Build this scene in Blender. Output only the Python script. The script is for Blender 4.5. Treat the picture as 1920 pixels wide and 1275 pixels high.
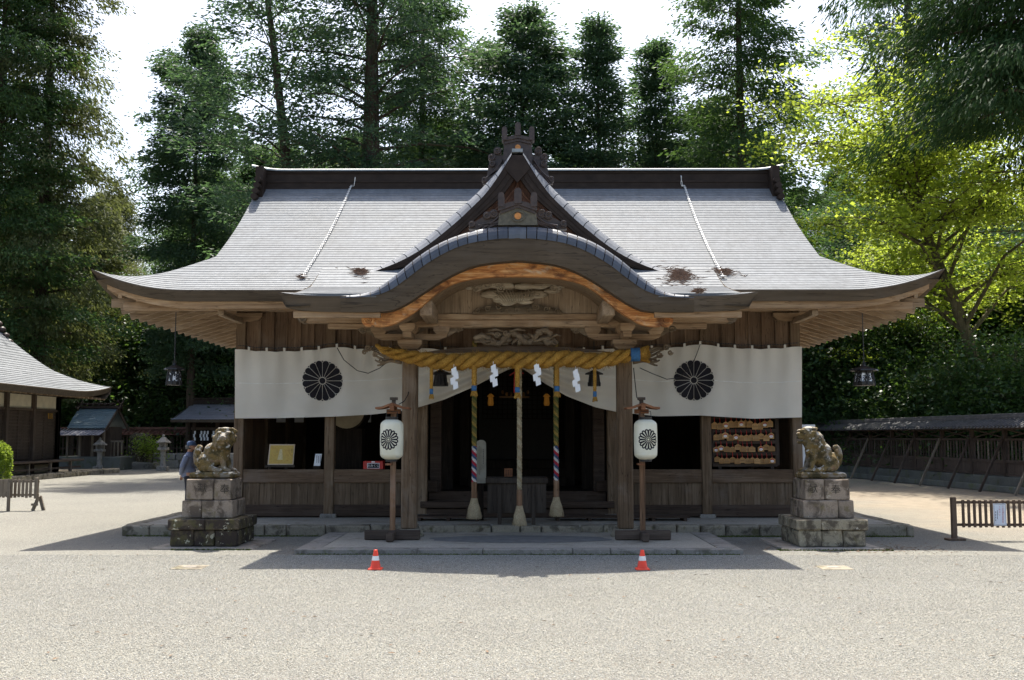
import bpy, bmesh, math, random
import numpy as np
from mathutils import Vector, Matrix, Euler, noise

# ------------------------------------------------------------------ camera, sky, sun, exposure
scene = bpy.context.scene
for o in list(bpy.data.objects):
    bpy.data.objects.remove(o)
COL = scene.collection
CAM_H, FPX, PITCH, YAW = 1.7, 2000.0, math.atan(180.5 / 2000.0), math.atan(10 / 2000.0)
cam = bpy.data.cameras.new('camera')
cam.sensor_width, cam.lens = 36.0, 36.0 * FPX / 1920.0
cam.clip_start, cam.clip_end = 0.1, 3000.0
camera = bpy.data.objects.new('camera', cam)
camera.location = (0, 0, CAM_H)
camera.rotation_euler = (math.pi / 2 + PITCH, 0, YAW)
COL.objects.link(camera)
scene.camera = camera

SUN_EL = 61.6
world = bpy.data.worlds.new('World')
scene.world = world
world.use_nodes = True
wn = world.node_tree
wn.nodes.clear()
sky = wn.nodes.new('ShaderNodeTexSky')
sky.sky_type = 'NISHITA'
sky.sun_disc = False
sky.sun_elevation = math.radians(SUN_EL)
sky.sun_rotation = math.radians(-1.2)
sky.air_density, sky.dust_density, sky.ozone_density = 1.0, 4.0, 1.0
bg = wn.nodes.new('ShaderNodeBackground')
bg.inputs['Strength'].default_value = 0.13
wo = wn.nodes.new('ShaderNodeOutputWorld')
wn.links.new(sky.outputs[0], bg.inputs[0])
wn.links.new(bg.outputs[0], wo.inputs[0])

sl = bpy.data.lights.new('sun', 'SUN')
sl.energy, sl.angle, sl.color = 5.0, math.radians(0.53), (1.0, 0.95, 0.86)
sun = bpy.data.objects.new('sun', sl)
sun.rotation_euler = (-math.radians(90 - SUN_EL), 0, math.radians(1.2))
sun.location = (0, 40, 60)
COL.objects.link(sun)

scene.view_settings.view_transform = 'Standard'
scene.view_settings.look = 'None'
scene.view_settings.exposure = 1.22
scene.view_settings.gamma = 1.0
scene.view_settings.use_curve_mapping = False
scene.render.engine = 'CYCLES'
scene.cycles.max_bounces = 7
scene.cycles.diffuse_bounces = 4
scene.cycles.glossy_bounces = 3
scene.cycles.transmission_bounces = 4
scene.cycles.transparent_max_bounces = 6
scene.cycles.caustics_reflective = False
scene.cycles.caustics_refractive = False
scene.cycles.use_denoising = True
scene.cycles.use_adaptive_sampling = True
scene.cycles.adaptive_threshold = 0.02

# ------------------------------------------------------------------ helpers
rnd = random.Random(7)
RM = Euler((math.pi / 2 + PITCH, 0, YAW)).to_matrix()


def at(px, py, Y):
    """World point at depth Y that the photograph shows at (px, py)."""
    d = RM @ Vector(((px - 960) / FPX, (637.5 - py) / FPX, -1.0))
    t = Y / d.y
    return Vector((d.x * t, Y, CAM_H + d.z * t))


def zat(py, Y):
    return at(970, py, Y).z


def xat(px, Y, py=818):
    return at(px, py, Y).x


class MB:
    def __init__(self):
        self.v, self.f = [], []

    def add(self, vs, fs):
        o = len(self.v)
        self.v.extend([tuple(p) for p in vs])
        self.f.extend([tuple(i + o for i in f) for f in fs])
        return self

    def box(self, c, s, bev=0.0, rot=None, jit=0.0):
        hx, hy, hz = s[0] / 2, s[1] / 2, s[2] / 2
        if bev <= 0:
            vs = [Vector((x, y, z)) for x in (-hx, hx) for y in (-hy, hy) for z in (-hz, hz)]
            fs = [(0, 1, 3, 2), (4, 6, 7, 5), (0, 4, 5, 1), (2, 3, 7, 6), (0, 2, 6, 4), (1, 5, 7, 3)]
        else:
            b = min(bev, hx * .9, hy * .9, hz * .9)
            vs, ix = [], {}
            for sx in (-1, 1):
                for sy in (-1, 1):
                    for sz in (-1, 1):
                        for a in range(3):
                            p = [sx * (hx - b), sy * (hy - b), sz * (hz - b)]
                            p[a] = (sx, sy, sz)[a] * (hx, hy, hz)[a]
                            ix[(sx, sy, sz, a)] = len(vs)
                            vs.append(Vector(p))
            fs = []
            for a in range(3):
                for s_ in (-1, 1):
                    q = []
                    for (i, j) in ((-1, -1), (1, -1), (1, 1), (-1, 1)):
                        k = [0, 0, 0]
                        k[a], k[(a + 1) % 3], k[(a + 2) % 3] = s_, i, j
                        q.append(ix[(k[0], k[1], k[2], a)])
                    fs.append(tuple(q))
                b1, b2 = (a + 1) % 3, (a + 2) % 3
                for i in (-1, 1):
                    for j in (-1, 1):
                        def key(t, w):
                            k = [0, 0, 0]
                            k[a], k[b1], k[b2] = t, i, j
                            return ix[(k[0], k[1], k[2], w)]
                        fs.append((key(-1, b1), key(1, b1), key(1, b2), key(-1, b2)))
            for sx in (-1, 1):
                for sy in (-1, 1):
                    for sz in (-1, 1):
                        fs.append(tuple(ix[(sx, sy, sz, a)] for a in range(3)))
        if jit:
            vs = [p + Vector((rnd.uniform(-jit, jit), rnd.uniform(-jit, jit), rnd.uniform(-jit, jit))) for p in vs]
        if rot is not None:
            m = Euler(rot).to_matrix() if not isinstance(rot, Matrix) else rot
            vs = [m @ p for p in vs]
        c = Vector(c)
        return self.add([p + c for p in vs], fs)

    def span(self, a, b, bev=0.0, jit=0.0):
        a, b = Vector(a), Vector(b)
        return self.box((a + b) / 2, (abs(b.x - a.x), abs(b.y - a.y), abs(b.z - a.z)), bev, None, jit)

    def beam(self, p, q, w, h, bev=0.0, up=(0, 0, 1)):
        p, q = Vector(p), Vector(q)
        d = q - p
        L = d.length
        x = d.normalized()
        y = Vector(up).cross(x)
        if y.length < 1e-5:
            y = Vector((0, 1, 0)).cross(x)
        y.normalize()
        z = x.cross(y)
        return self.box((p + q) / 2, (L, w, h), bev, Matrix((x, y, z)).transposed())

    def prism(self, pts, y0, y1):
        """pts: (x, z) outline; extruded along y."""
        n = len(pts)
        vs = [(x, y0, z) for x, z in pts] + [(x, y1, z) for x, z in pts]
        fs = [tuple(range(n)), tuple(range(2 * n - 1, n - 1, -1))]
        fs += [(i, (i + 1) % n, n + (i + 1) % n, n + i) for i in range(n)]
        return self.add(vs, fs)

    def tube(self, path, r, seg=8, cap=True):
        path = [Vector(p) for p in path]
        n = len(path)
        rr = r if isinstance(r, (list, tuple)) else [r] * n
        vs, fs = [], []
        prev = None
        for i, p in enumerate(path):
            t = (path[min(i + 1, n - 1)] - path[max(i - 1, 0)])
            t = t.normalized() if t.length > 1e-9 else Vector((0, 0, 1))
            if prev is None:
                u = t.cross(Vector((0, 0, 1)))
                if u.length < 1e-3:
                    u = t.cross(Vector((0, 1, 0)))
            else:
                u = prev - t * prev.dot(t)
            u.normalize()
            prev = u
            w = t.cross(u)
            for k in range(seg):
                a = 2 * math.pi * k / seg
                vs.append(p + (u * math.cos(a) + w * math.sin(a)) * rr[i])
        for i in range(n - 1):
            for k in range(seg):
                k2 = (k + 1) % seg
                fs.append((i * seg + k, i * seg + k2, (i + 1) * seg + k2, (i + 1) * seg + k))
        if cap:
            fs.append(tuple(range(seg - 1, -1, -1)))
            fs.append(tuple((n - 1) * seg + k for k in range(seg)))
        return self.add(vs, fs)

    def lathe(self, c, prof, seg=24, cap=True):
        c = Vector(c)
        vs, fs = [], []
        for r, z in prof:
            for k in range(seg):
                a = 2 * math.pi * k / seg
                vs.append(c + Vector((r * math.cos(a), r * math.sin(a), z)))
        for i in range(len(prof) - 1):
            for k in range(seg):
                k2 = (k + 1) % seg
                fs.append((i * seg + k, i * seg + k2, (i + 1) * seg + k2, (i + 1) * seg + k))
        if cap:
            fs.append(tuple(range(seg - 1, -1, -1)))
            fs.append(tuple((len(prof) - 1) * seg + k for k in range(seg)))
        return self.add(vs, fs)

    def disc(self, c, r, y0, y1, seg=14, rz=None):
        """short cylinder along y"""
        rz = rz or r
        return self.prism([(c[0] + r * math.cos(2 * math.pi * k / seg), c[2] + rz * math.sin(2 * math.pi * k / seg)) for k in range(seg)], y0, y1)

    def ell(self, c, r, seg=12, rings=8, rot=None):
        c = Vector(c)
        r = (r, r, r) if isinstance(r, (int, float)) else r
        m = Euler(rot).to_matrix() if rot else None
        vs = [Vector((0, 0, r[2]))]
        for i in range(1, rings):
            a = math.pi * i / rings
            for k in range(seg):
                b = 2 * math.pi * k / seg
                vs.append(Vector((r[0] * math.sin(a) * math.cos(b), r[1] * math.sin(a) * math.sin(b), r[2] * math.cos(a))))
        vs.append(Vector((0, 0, -r[2])))
        fs = [(0, 1 + k, 1 + (k + 1) % seg) for k in range(seg)]
        for i in range(rings - 2):
            for k in range(seg):
                fs.append((1 + i * seg + k, 1 + (i + 1) * seg + k, 1 + (i + 1) * seg + (k + 1) % seg, 1 + i * seg + (k + 1) % seg))
        L = len(vs) - 1
        b = 1 + (rings - 2) * seg
        fs += [(L, b + (k + 1) % seg, b + k) for k in range(seg)]
        if m:
            vs = [m @ p for p in vs]
        return self.add([p + c for p in vs], fs)

    def grid(self, rows):
        """rows: list of equally long point lists"""
        n, m = len(rows), len(rows[0])
        vs = [p for r in rows for p in r]
        fs = [(i * m + j, i * m + j + 1, (i + 1) * m + j + 1, (i + 1) * m + j) for i in range(n - 1) for j in range(m - 1)]
        return self.add(vs, fs)

    def mesh(self, name, smooth=False, recalc=True):
        me = bpy.data.meshes.new(name)
        me.from_pydata(self.v, [], self.f)
        if recalc:
            bm = bmesh.new()
            bm.from_mesh(me)
            bmesh.ops.recalc_face_normals(bm, faces=bm.faces)
            bm.to_mesh(me)
            bm.free()
        if smooth:
            me.shade_smooth()
        me.update()
        return me

    def build(self, name, mat, parent=None, smooth=False, recalc=True):
        return put(name, self.mesh(name, smooth, recalc), mat, parent)


def put(name, me, mat=None, parent=None):
    if mat is not None and not me.materials:
        me.materials.append(mat)
    o = bpy.data.objects.new(name, me)
    COL.objects.link(o)
    if parent is not None:
        adopt(o, parent)
    return o


ROOTLOC = {}


def adopt(o, parent):
    def world_of(p):
        b = Matrix.Translation(p.location) @ p.rotation_euler.to_matrix().to_4x4()
        return b if p.parent is None else world_of(p.parent) @ p.matrix_parent_inverse @ b
    o.parent = parent
    o.matrix_parent_inverse = world_of(parent).inverted()
    return o


def tag(o, label=None, cat=None, group=None, kind=None):
    if label: o['label'] = label
    if cat: o['category'] = cat
    if group: o['group'] = group
    if kind: o['kind'] = kind
    return o


def thing(name, label, cat, loc=(0, 0, 0), group=None, kind=None):
    o = bpy.data.objects.new(name, None)
    COL.objects.link(o)
    o.location = loc
    o.empty_display_size = .2
    return tag(o, label, cat, group, kind)


def copy_tree(o, parent=None):
    c = o.copy()
    COL.objects.link(c)
    if parent is not None:
        c.parent = parent
    for ch in list(o.children):
        copy_tree(ch, c)
    return c


def lerp_list(pts, n):
    """resample a polyline of (a, b) by a smooth curve, n points evenly in arc length"""
    P = [Vector((p[0], p[1], 0)) for p in pts]
    out = []
    for i in range(len(P) - 1):
        p0, p1, p2, p3 = P[max(i - 1, 0)], P[i], P[i + 1], P[min(i + 2, len(P) - 1)]
        for k in range(12):
            t = k / 12
            out.append(.5 * ((2 * p1) + (p2 - p0) * t + (2 * p0 - 5 * p1 + 4 * p2 - p3) * t * t + (3 * p1 - p0 - 3 * p2 + p3) * t ** 3))
    out.append(P[-1])
    d = [0]
    for i in range(1, len(out)):
        d.append(d[-1] + (out[i] - out[i - 1]).length)
    res = []
    j = 0
    for k in range(n):
        s = d[-1] * k / (n - 1)
        while j < len(d) - 2 and d[j + 1] < s:
            j += 1
        t = (s - d[j]) / max(d[j + 1] - d[j], 1e-9)
        q = out[j].lerp(out[j + 1], t)
        res.append((q.x, q.y))
    return res


def evaluated(o, name, smooth=True):
    """mesh of an object with its modifiers applied; the object is removed"""
    dg = bpy.context.evaluated_depsgraph_get()
    dg.update()
    me = bpy.data.meshes.new_from_object(o.evaluated_get(dg))
    me.name = name
    d = o.data
    bpy.data.objects.remove(o)
    if smooth:
        me.shade_smooth()
    return me


def fused(mb, name, voxel, smooth=6):
    o = mb.build(name + '_raw', None)
    m = o.modifiers.new('r', 'REMESH')
    m.mode, m.voxel_size = 'VOXEL', voxel
    s = o.modifiers.new('s', 'SMOOTH')
    s.iterations, s.factor = smooth, .5
    return evaluated(o, name)


def text_mesh(body, size, extrude=.0015, align='CENTER', name='lettering', space=1.0):
    cu = bpy.data.curves.new(name, 'FONT')
    cu.body, cu.size, cu.extrude = body, size, extrude
    cu.align_x, cu.align_y = align, 'CENTER'
    cu.space_line = space
    cu.resolution_u = 2
    o = bpy.data.objects.new(name, cu)
    COL.objects.link(o)
    return evaluated(o, name, False)


def letter(body, size, mat, loc, parent, rot=(math.pi / 2, 0, 0), name='lettering', space=1.0, extrude=.0015):
    me = text_mesh(body, size, extrude, name=name, space=space)
    M = Matrix.Translation(Vector(loc)) @ Euler(rot).to_matrix().to_4x4()
    me.transform(M)
    return put(name, me, mat, parent)


# ------------------------------------------------------------------ materials
class NT:
    def __init__(self, name):
        self.m = bpy.data.materials.new(name)
        self.m.use_nodes = True
        self.t = self.m.node_tree
        self.t.nodes.clear()
        self.out = self.n('ShaderNodeOutputMaterial')

    def n(self, typ, props=None, **ins):
        nd = self.t.nodes.new(typ)
        for k, v in (props or {}).items():
            setattr(nd, k, v)
        for k, v in ins.items():
            self.set(nd, k.replace('_', ' '), v)
        return nd

    def set(self, nd, key, v):
        s = nd.inputs[int(key)] if str(key).isdigit() else nd.inputs[key]
        if isinstance(v, bpy.types.NodeSocket):
            self.t.links.new(v, s)
        elif isinstance(v, bpy.types.Node):
            self.t.links.new(v.outputs[0], s)
        else:
            if isinstance(v, tuple) and len(v) == 3 and s.type == 'RGBA':
                v = v + (1,)
            s.default_value = v

    def ramp(self, fac, stops):
        r = self.n('ShaderNodeValToRGB')
        self.set(r, 'Fac', fac)
        e = r.color_ramp.elements
        while len(e) < len(stops):
            e.new(.5)
        for i, (p, c) in enumerate(stops):
            e[i].position = p
            if not isinstance(c, tuple):
                c = (c, c, c)
            e[i].color = c + (1,) if len(c) == 3 else c
        return r.outputs[0]

    def math(self, op, a, b=0.0, c=None, clamp=False):
        m = self.n('ShaderNodeMath', {'operation': op, 'use_clamp': clamp})
        self.set(m, '0', a)
        self.set(m, '1', b)
        if c is not None:
            self.set(m, '2', c)
        return m.outputs[0]

    def mix(self, fac, a, b, blend='MIX'):
        m = self.n('ShaderNodeMix', {'data_type': 'RGBA', 'blend_type': blend})
        self.set(m, '0', fac)
        self.set(m, '6', a)
        self.set(m, '7', b)
        return m.outputs[2]

    def coords(self, scale=(1, 1, 1), vary=True):
        tc = self.n('ShaderNodeTexCoord')
        mp = self.n('ShaderNodeMapping', Scale=scale)
        self.t.links.new(tc.outputs['Object'], mp.inputs['Vector'])
        if vary:
            oi = self.n('ShaderNodeObjectInfo')
            k = self.math('MULTIPLY', oi.outputs['Random'], 37.0)
            cb = self.n('ShaderNodeCombineXYZ', X=k, Y=k, Z=k)
            self.t.links.new(cb.outputs[0], mp.inputs['Location'])
        return mp.outputs[0]

    def noise(self, vec, scale, detail=4, rough=.55, dist=0.0):
        nd = self.n('ShaderNodeTexNoise', Scale=scale, Detail=detail, Roughness=rough, Distortion=dist)
        self.t.links.new(vec, nd.inputs['Vector'])
        return nd.outputs[0]

    def voro(self, vec, scale, feature='F1', out=0, rand=1.0):
        nd = self.n('ShaderNodeTexVoronoi', {'feature': feature}, Scale=scale)
        nd.inputs['Randomness'].default_value = rand
        self.t.links.new(vec, nd.inputs['Vector'])
        return nd.outputs[out]

    def vary(self, col, amt=.25):
        oi = self.n('ShaderNodeObjectInfo')
        k = self.math('MULTIPLY_ADD', oi.outputs['Random'], amt, 1 - amt / 2)
        hs = self.n('ShaderNodeHueSaturation', Value=k, Color=col)
        return hs.outputs[0]

    def finish(self, col, rough=.8, bump=None, bstr=.3, bdist=.01, **kw):
        b = self.n('ShaderNodeBsdfPrincipled')
        self.set(b, 'Base Color', col)
        self.set(b, 'Roughness', rough)
        for k, v in kw.items():
            self.set(b, k.replace('_', ' '), v)
        if bump is not None:
            bp = self.n('ShaderNodeBump', Strength=bstr, Distance=bdist, Height=bump)
            self.t.links.new(bp.outputs[0], b.inputs['Normal'])
        self.t.links.new(b.outputs[0], self.out.inputs[0])
        return self.m


def wood(name, dark, mid, light, axis='z', rough=.75, vary=.3, scale=1.0, spec=.3, stain=.35):
    t = NT(name)
    s = {'x': (1.3, 26, 26), 'y': (26, 1.3, 26), 'z': (26, 26, 1.3)}[axis]
    v = t.coords(tuple(k * scale for k in s))
    g = t.noise(v, 1.0, 7, .62, .6)
    v2 = t.coords(tuple(k * .22 for k in s))
    g2 = t.noise(v2, 1.0, 3, .5, 1.2)
    g3 = t.math('ADD', t.math('MULTIPLY', g, .65), t.math('MULTIPLY', g2, .35))
    c = t.ramp(g3, [(.30, dark), (.50, mid), (.68, light)])
    w = t.coords((1, 1, 1))
    st = t.noise(w, 2.2, 5, .6)
    c = t.mix(t.ramp(st, [(.35, stain), (.62, 0.0)]), c, dark)
    wb = t.noise(t.coords((.9, .9, .9)), 1.6, 6, .65, .4)          # grey bleached weathering
    c = t.mix(t.ramp(wb, [(.55, 0.0), (.72, .45)]), c, tuple(k * .6 + .4 * sum(light) / 3 for k in light))
    cr = t.noise(t.coords(tuple(k * .55 for k in s)), 1.0, 2, .5, .3)   # drying cracks along the grain
    ck = t.math('ABSOLUTE', t.math('SUBTRACT', cr, .5))
    ckr = t.ramp(ck, [(.0, 1.0), (.012, 0.0)])
    c = t.mix(t.math('MULTIPLY', ckr, .65), c, tuple(k * .35 for k in dark))
    c = t.vary(c, vary)
    return t.finish(c, rough, t.math('SUBTRACT', g, t.math('MULTIPLY', ckr, .5)), .4, .007, Specular_IOR_Level=spec)


def plain(name, col, rough=.7, noise_amt=.15, nscale=9.0, metallic=0.0, spec=.4, bstr=.15):
    t = NT(name)
    v = t.coords()
    n = t.noise(v, nscale, 5)
    lo = tuple(c * (1 - noise_amt) for c in col)
    hi = tuple(min(1, c * (1 + noise_amt)) for c in col)
    return t.finish(t.ramp(n, [(.3, lo), (.7, hi)]), rough, n, bstr, .004, Metallic=metallic, Specular_IOR_Level=spec)


def stone(name, base, dark, moss, lichen, amount=(.5, .62, .66), scale=1.0, rough=.9):
    t = NT(name)
    v = t.coords((scale,) * 3)
    fine = t.noise(v, 70, 3, .7)
    c = t.ramp(fine, [(.3, tuple(k * .72 for k in base)), (.7, tuple(min(1, k * 1.22) for k in base))])
    big = t.noise(v, 3.2, 7, .65, .5)
    c = t.mix(t.ramp(big, [(amount[0], 0.0), (amount[0] + .12, .85)]), c, dark)
    m2 = t.noise(t.coords((scale * 1.7,) * 3), 2.3, 6, .62)
    c = t.mix(t.ramp(m2, [(amount[1], 0.0), (amount[1] + .1, .8)]), c, moss)
    m3 = t.noise(t.coords((scale * 2.9,) * 3), 2.6, 5, .6)
    c = t.mix(t.ramp(m3, [(amount[2], 0.0), (amount[2] + .03, .9)]), c, lichen)
    c = t.vary(c, .22)
    h = t.math('ADD', fine, t.math('MULTIPLY', big, 2.0))
    return t.finish(c, rough, h, .5, .008, Specular_IOR_Level=.25)


M = {}
M['post'] = wood('weathered post wood', (.080, .050, .029), (.185, .124, .076), (.285, .21, .14), 'z', spec=.12)
M['panel'] = wood('grey brown panel wood', (.070, .046, .028), (.15, .104, .066), (.225, .165, .112), 'z', spec=.1)
M['rail'] = wood('brown rail wood', (.080, .049, .030), (.165, .108, .067), (.245, .175, .12), 'x', spec=.12)
M['board'] = wood('upper board wood', (.085, .048, .027), (.17, .105, .062), (.26, .175, .11), 'z', vary=.5)
M['beam_x'] = wood('pale beam wood', (.16, .095, .05), (.36, .24, .14), (.48, .35, .225), 'x', stain=.45)
M['beam_y'] = wood('pale rafter wood', (.17, .11, .065), (.36, .26, .165), (.48, .37, .255), 'y')
M['beam_xs'] = wood('pale side rafter wood', (.17, .11, .065), (.36, .26, .165), (.48, .37, .255), 'x')
M['beam_z'] = wood('pale panel wood', (.15, .10, .062), (.31, .225, .145), (.43, .325, .22), 'z')
M['soffit'] = wood('soffit wood', (.15, .10, .06), (.30, .21, .13), (.42, .31, .20), 'x')
M['carve'] = wood('carved wood', (.075, .05, .03), (.20, .145, .09), (.36, .28, .185), 'x', scale=.6)
M['carve_pale'] = wood('pale painted carving', (.20, .14, .085), (.46, .385, .28), (.62, .55, .43), 'x', scale=.6, stain=.5)
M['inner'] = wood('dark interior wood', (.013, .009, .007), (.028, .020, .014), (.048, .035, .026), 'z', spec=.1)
M['box'] = wood('offering box wood', (.035, .027, .021), (.064, .051, .040), (.092, .075, .060), 'z', spec=.12)
M['foot'] = wood('foot board wood', (.040, .026, .018), (.074, .050, .036), (.11, .078, .057), 'x', spec=.12)
M['redwood'] = wood('reddish lantern wood', (.11, .042, .018), (.25, .105, .048), (.38, .19, .10), 'x')
M['pole'] = wood('reddish pole wood', (.085, .042, .020), (.21, .115, .06), (.33, .21, .13), 'z')
M['fence'] = wood('dark fence wood', (.035, .024, .017), (.075, .052, .038), (.12, .09, .067), 'z')
M['fence_x'] = wood('dark fence rail wood', (.035, .024, .017), (.075, .052, .038), (.12, .09, .067), 'x')
M['fence_y'] = wood('dark fence rail wood along', (.035, .024, .017), (.075, .052, .038), (.12, .09, .067), 'y')
M['pale_prop'] = wood('grey prop wood', (.07, .055, .042), (.15, .12, .09), (.24, .20, .155), 'z')
M['picket'] = wood('picket wood', (.10, .08, .058), (.20, .16, .115), (.30, .25, .185), 'z')
M['brown_picket'] = wood('brown picket wood', (.055, .034, .022), (.11, .07, .046), (.17, .115, .078), 'z')
M['ema'] = wood('plaque wood', (.30, .145, .045), (.48, .26, .095), (.62, .39, .17), 'x', vary=.5, stain=.2)


def barge_mat():
    t = NT('orange weathered barge wood')
    v = t.coords((2.0, 20, 20), False)
    g = t.noise(v, 1.0, 8, .65, 1.0)
    c = t.ramp(g, [(.28, (.11, .042, .015)), (.42, (.40, .145, .04)), (.56, (.62, .29, .095)), (.72, (.70, .46, .24))])
    w = t.noise(t.coords((2.4, 2.4, 3.4), False), 1.0, 5, .6, .8)
    c = t.mix(t.ramp(w, [(.36, .85), (.48, 0.0)]), c, (.12, .045, .018))
    w2 = t.noise(t.coords((1.9, 3, 3.1), False), 1.3, 4, .6, .6)
    c = t.mix(t.ramp(w2, [(.57, 0.0), (.68, .7)]), c, (.58, .47, .33))
    return t.finish(c, .7, g, .4, .006, Specular_IOR_Level=.3)


M['barge'] = barge_mat()


def roof_mat(name, base, rough=.34, streak=.25, vary=.16, spec=.55, metal=0.0):
    t = NT(name)
    v = t.coords((9, 1.2, 1.2), True)
    s1 = t.noise(v, 1.0, 5, .6)
    v2 = t.coords((1.1, 1.1, 1.1), False)
    s2 = t.noise(v2, 1.3, 6, .62)
    v3 = t.coords((40, 40, 40), False)
    s3 = t.noise(v3, 1.0, 2, .5)
    k = t.math('ADD', t.math('MULTIPLY', s1, .5), t.math('MULTIPLY', s2, .5))
    c = t.ramp(k, [(.32, tuple(x * (1 - streak) for x in base)), (.68, tuple(x * (1 + streak) for x in base))])
    c = t.vary(c, vary)
    # sheet joints: every sheet is 0.45 m wide, shifted from course to course
    r = t.math('MULTIPLY_ADD', s2, .16, rough - .08)
    h = t.math('ADD', t.math('MULTIPLY', s3, .25), s1)
    return t.finish(c, r, h, .22, .01, Specular_IOR_Level=spec, Metallic=metal)


M['roof'] = roof_mat('grey sheet roof', (.165, .174, .182), .74, .28, .16, .11)
M['roll'] = roof_mat('blue grey roll sheet', (.075, .085, .105), .5, .2, .4, .35)
M['verge'] = roof_mat('verge sheet', (.115, .125, .14), .5, .2, .25, .35)
M['fascia'] = wood('fascia sheet', (.060, .044, .030), (.098, .075, .052), (.13, .10, .072), 'x', rough=.7, scale=.5, spec=.12)
M['darkmetal'] = plain('dark brown metal', (.034, .023, .017), .6, .3, 6, spec=.18)
M['oni'] = plain('bronze brown ornament', (.055, .036, .028), .5, .35, 14, spec=.5)
M['onibody'] = plain('verdigris bronze plate', (.11, .095, .062), .5, .35, 18, spec=.5)
M['gold'] = plain('dull orange gold', (.55, .22, .05), .45, .2, 20, spec=.5)
M['ridge'] = plain('dark ridge metal', (.036, .025, .019), .6, .3, 4, spec=.15)
M['ridgecap'] = plain('grey ridge cap', (.26, .28, .28), .4, .2, 4, spec=.5)
M['gable'] = wood('dark red gable wood', (.05, .02, .012), (.11, .05, .028), (.16, .08, .045), 'z')
M['black'] = plain('black print', (.008, .006, .010), .8, .2, 5)
M['white'] = plain('white paper', (.80, .81, .82), .7, .04, 9)
M['red'] = plain('red lacquer', (.50, .030, .022), .4, .15, 6)
M['cone'] = plain('orange red cone plastic', (.80, .055, .018), .42, .1, 9, spec=.5)
M['reflect'] = plain('white cone band', (.78, .78, .76), .35, .06, 9, spec=.6)
M['iron'] = plain('black iron', (.014, .012, .011), .5, .3, 12, spec=.5)
M['whitechain'] = plain('white chain', (.72, .70, .66), .5, .15, 20)
M['cord'] = plain('dark cord', (.02, .018, .016), .7)
M['blue'] = plain('blue binding', (.035, .12, .26), .8, .25, 30)
M['bamboo'] = plain('bamboo', (.45, .30, .13), .5, .3, 12)
M['plaster'] = plain('cream plaster', (.62, .56, .42), .9, .12, 3)
M['paper_gold'] = None


def straw_mat(name, a, b, c_, sc=1.0):
    t = NT(name)
    v = t.coords((30 * sc, 30 * sc, 30 * sc), False)
    n = t.noise(v, 1.0, 6, .7, 1.5)
    big = t.noise(t.coords((3, 3, 3), False), 1.5, 4)
    c = t.ramp(n, [(.3, a), (.5, b), (.7, c_)])
    c = t.mix(t.ramp(big, [(.4, 0.0), (.65, .4)]), c, a)
    return t.finish(c, .85, n, .8, .012, Specular_IOR_Level=.25)


M['straw'] = straw_mat('golden straw', (.12, .055, .008), (.38, .20, .032), (.58, .35, .08))
M['pale_straw'] = straw_mat('pale straw', (.20, .15, .085), (.42, .33, .20), (.60, .51, .34), 1.5)
M['hemp'] = straw_mat('hemp rope', (.19, .15, .09), (.40, .34, .22), (.58, .51, .36), 2)
for nm, c in (('r_green', (.07, .085, .022)), ('r_gold', (.30, .19, .04)), ('r_gold2', (.27, .21, .12)), ('r_olive', (.15, .125, .03)), ('r_red', (.38, .022, .04)), ('r_white', (.55, .52, .48)), ('r_navy', (.04, .07, .14))):
    M[nm] = plain('rope cloth ' + nm[2:], c, .85, .25, 40)


def cloth_mat():
    t = NT('white curtain cloth')
    v = t.coords((1, 1, 1), False)
    n = t.noise(v, 1.6, 5, .6)
    w = t.noise(t.coords((300, 300, 300), False), 1.0, 1)
    c = t.ramp(n, [(.3, (.75, .685, .58)), (.7, (.82, .76, .655))])
    b = t.n('ShaderNodeBsdfPrincipled', Base_Color=c, Roughness=.9)
    bp = t.n('ShaderNodeBump', Strength=.12, Distance=.02, Height=t.math('ADD', n, t.math('MULTIPLY', w, .05)))
    t.t.links.new(bp.outputs[0], b.inputs['Normal'])
    tr = t.n('ShaderNodeBsdfTranslucent', Color=(.55, .52, .46))
    mx = t.n('ShaderNodeMixShader', Fac=.15)
    t.t.links.new(b.outputs[0], mx.inputs[1])
    t.t.links.new(tr.outputs[0], mx.inputs[2])
    t.t.links.new(mx.outputs[0], t.out.inputs[0])
    return t.m


M['cloth'] = cloth_mat()


def paper_mat():
    t = NT('cream lantern paper')
    v = t.coords((1, 1, 1), False)
    n = t.noise(v, 5, 4)
    sp = t.n('ShaderNodeSeparateXYZ')
    tc = t.n('ShaderNodeTexCoord')
    t.t.links.new(tc.outputs['Object'], sp.inputs[0])
    ribs = t.math('SINE', t.math('MULTIPLY', sp.outputs[2], 260.0))
    c = t.ramp(n, [(.3, (.74, .69, .50)), (.7, (.84, .80, .64))])
    return t.finish(c, .6, ribs, .25, .004)


M['lantern'] = paper_mat()


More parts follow.
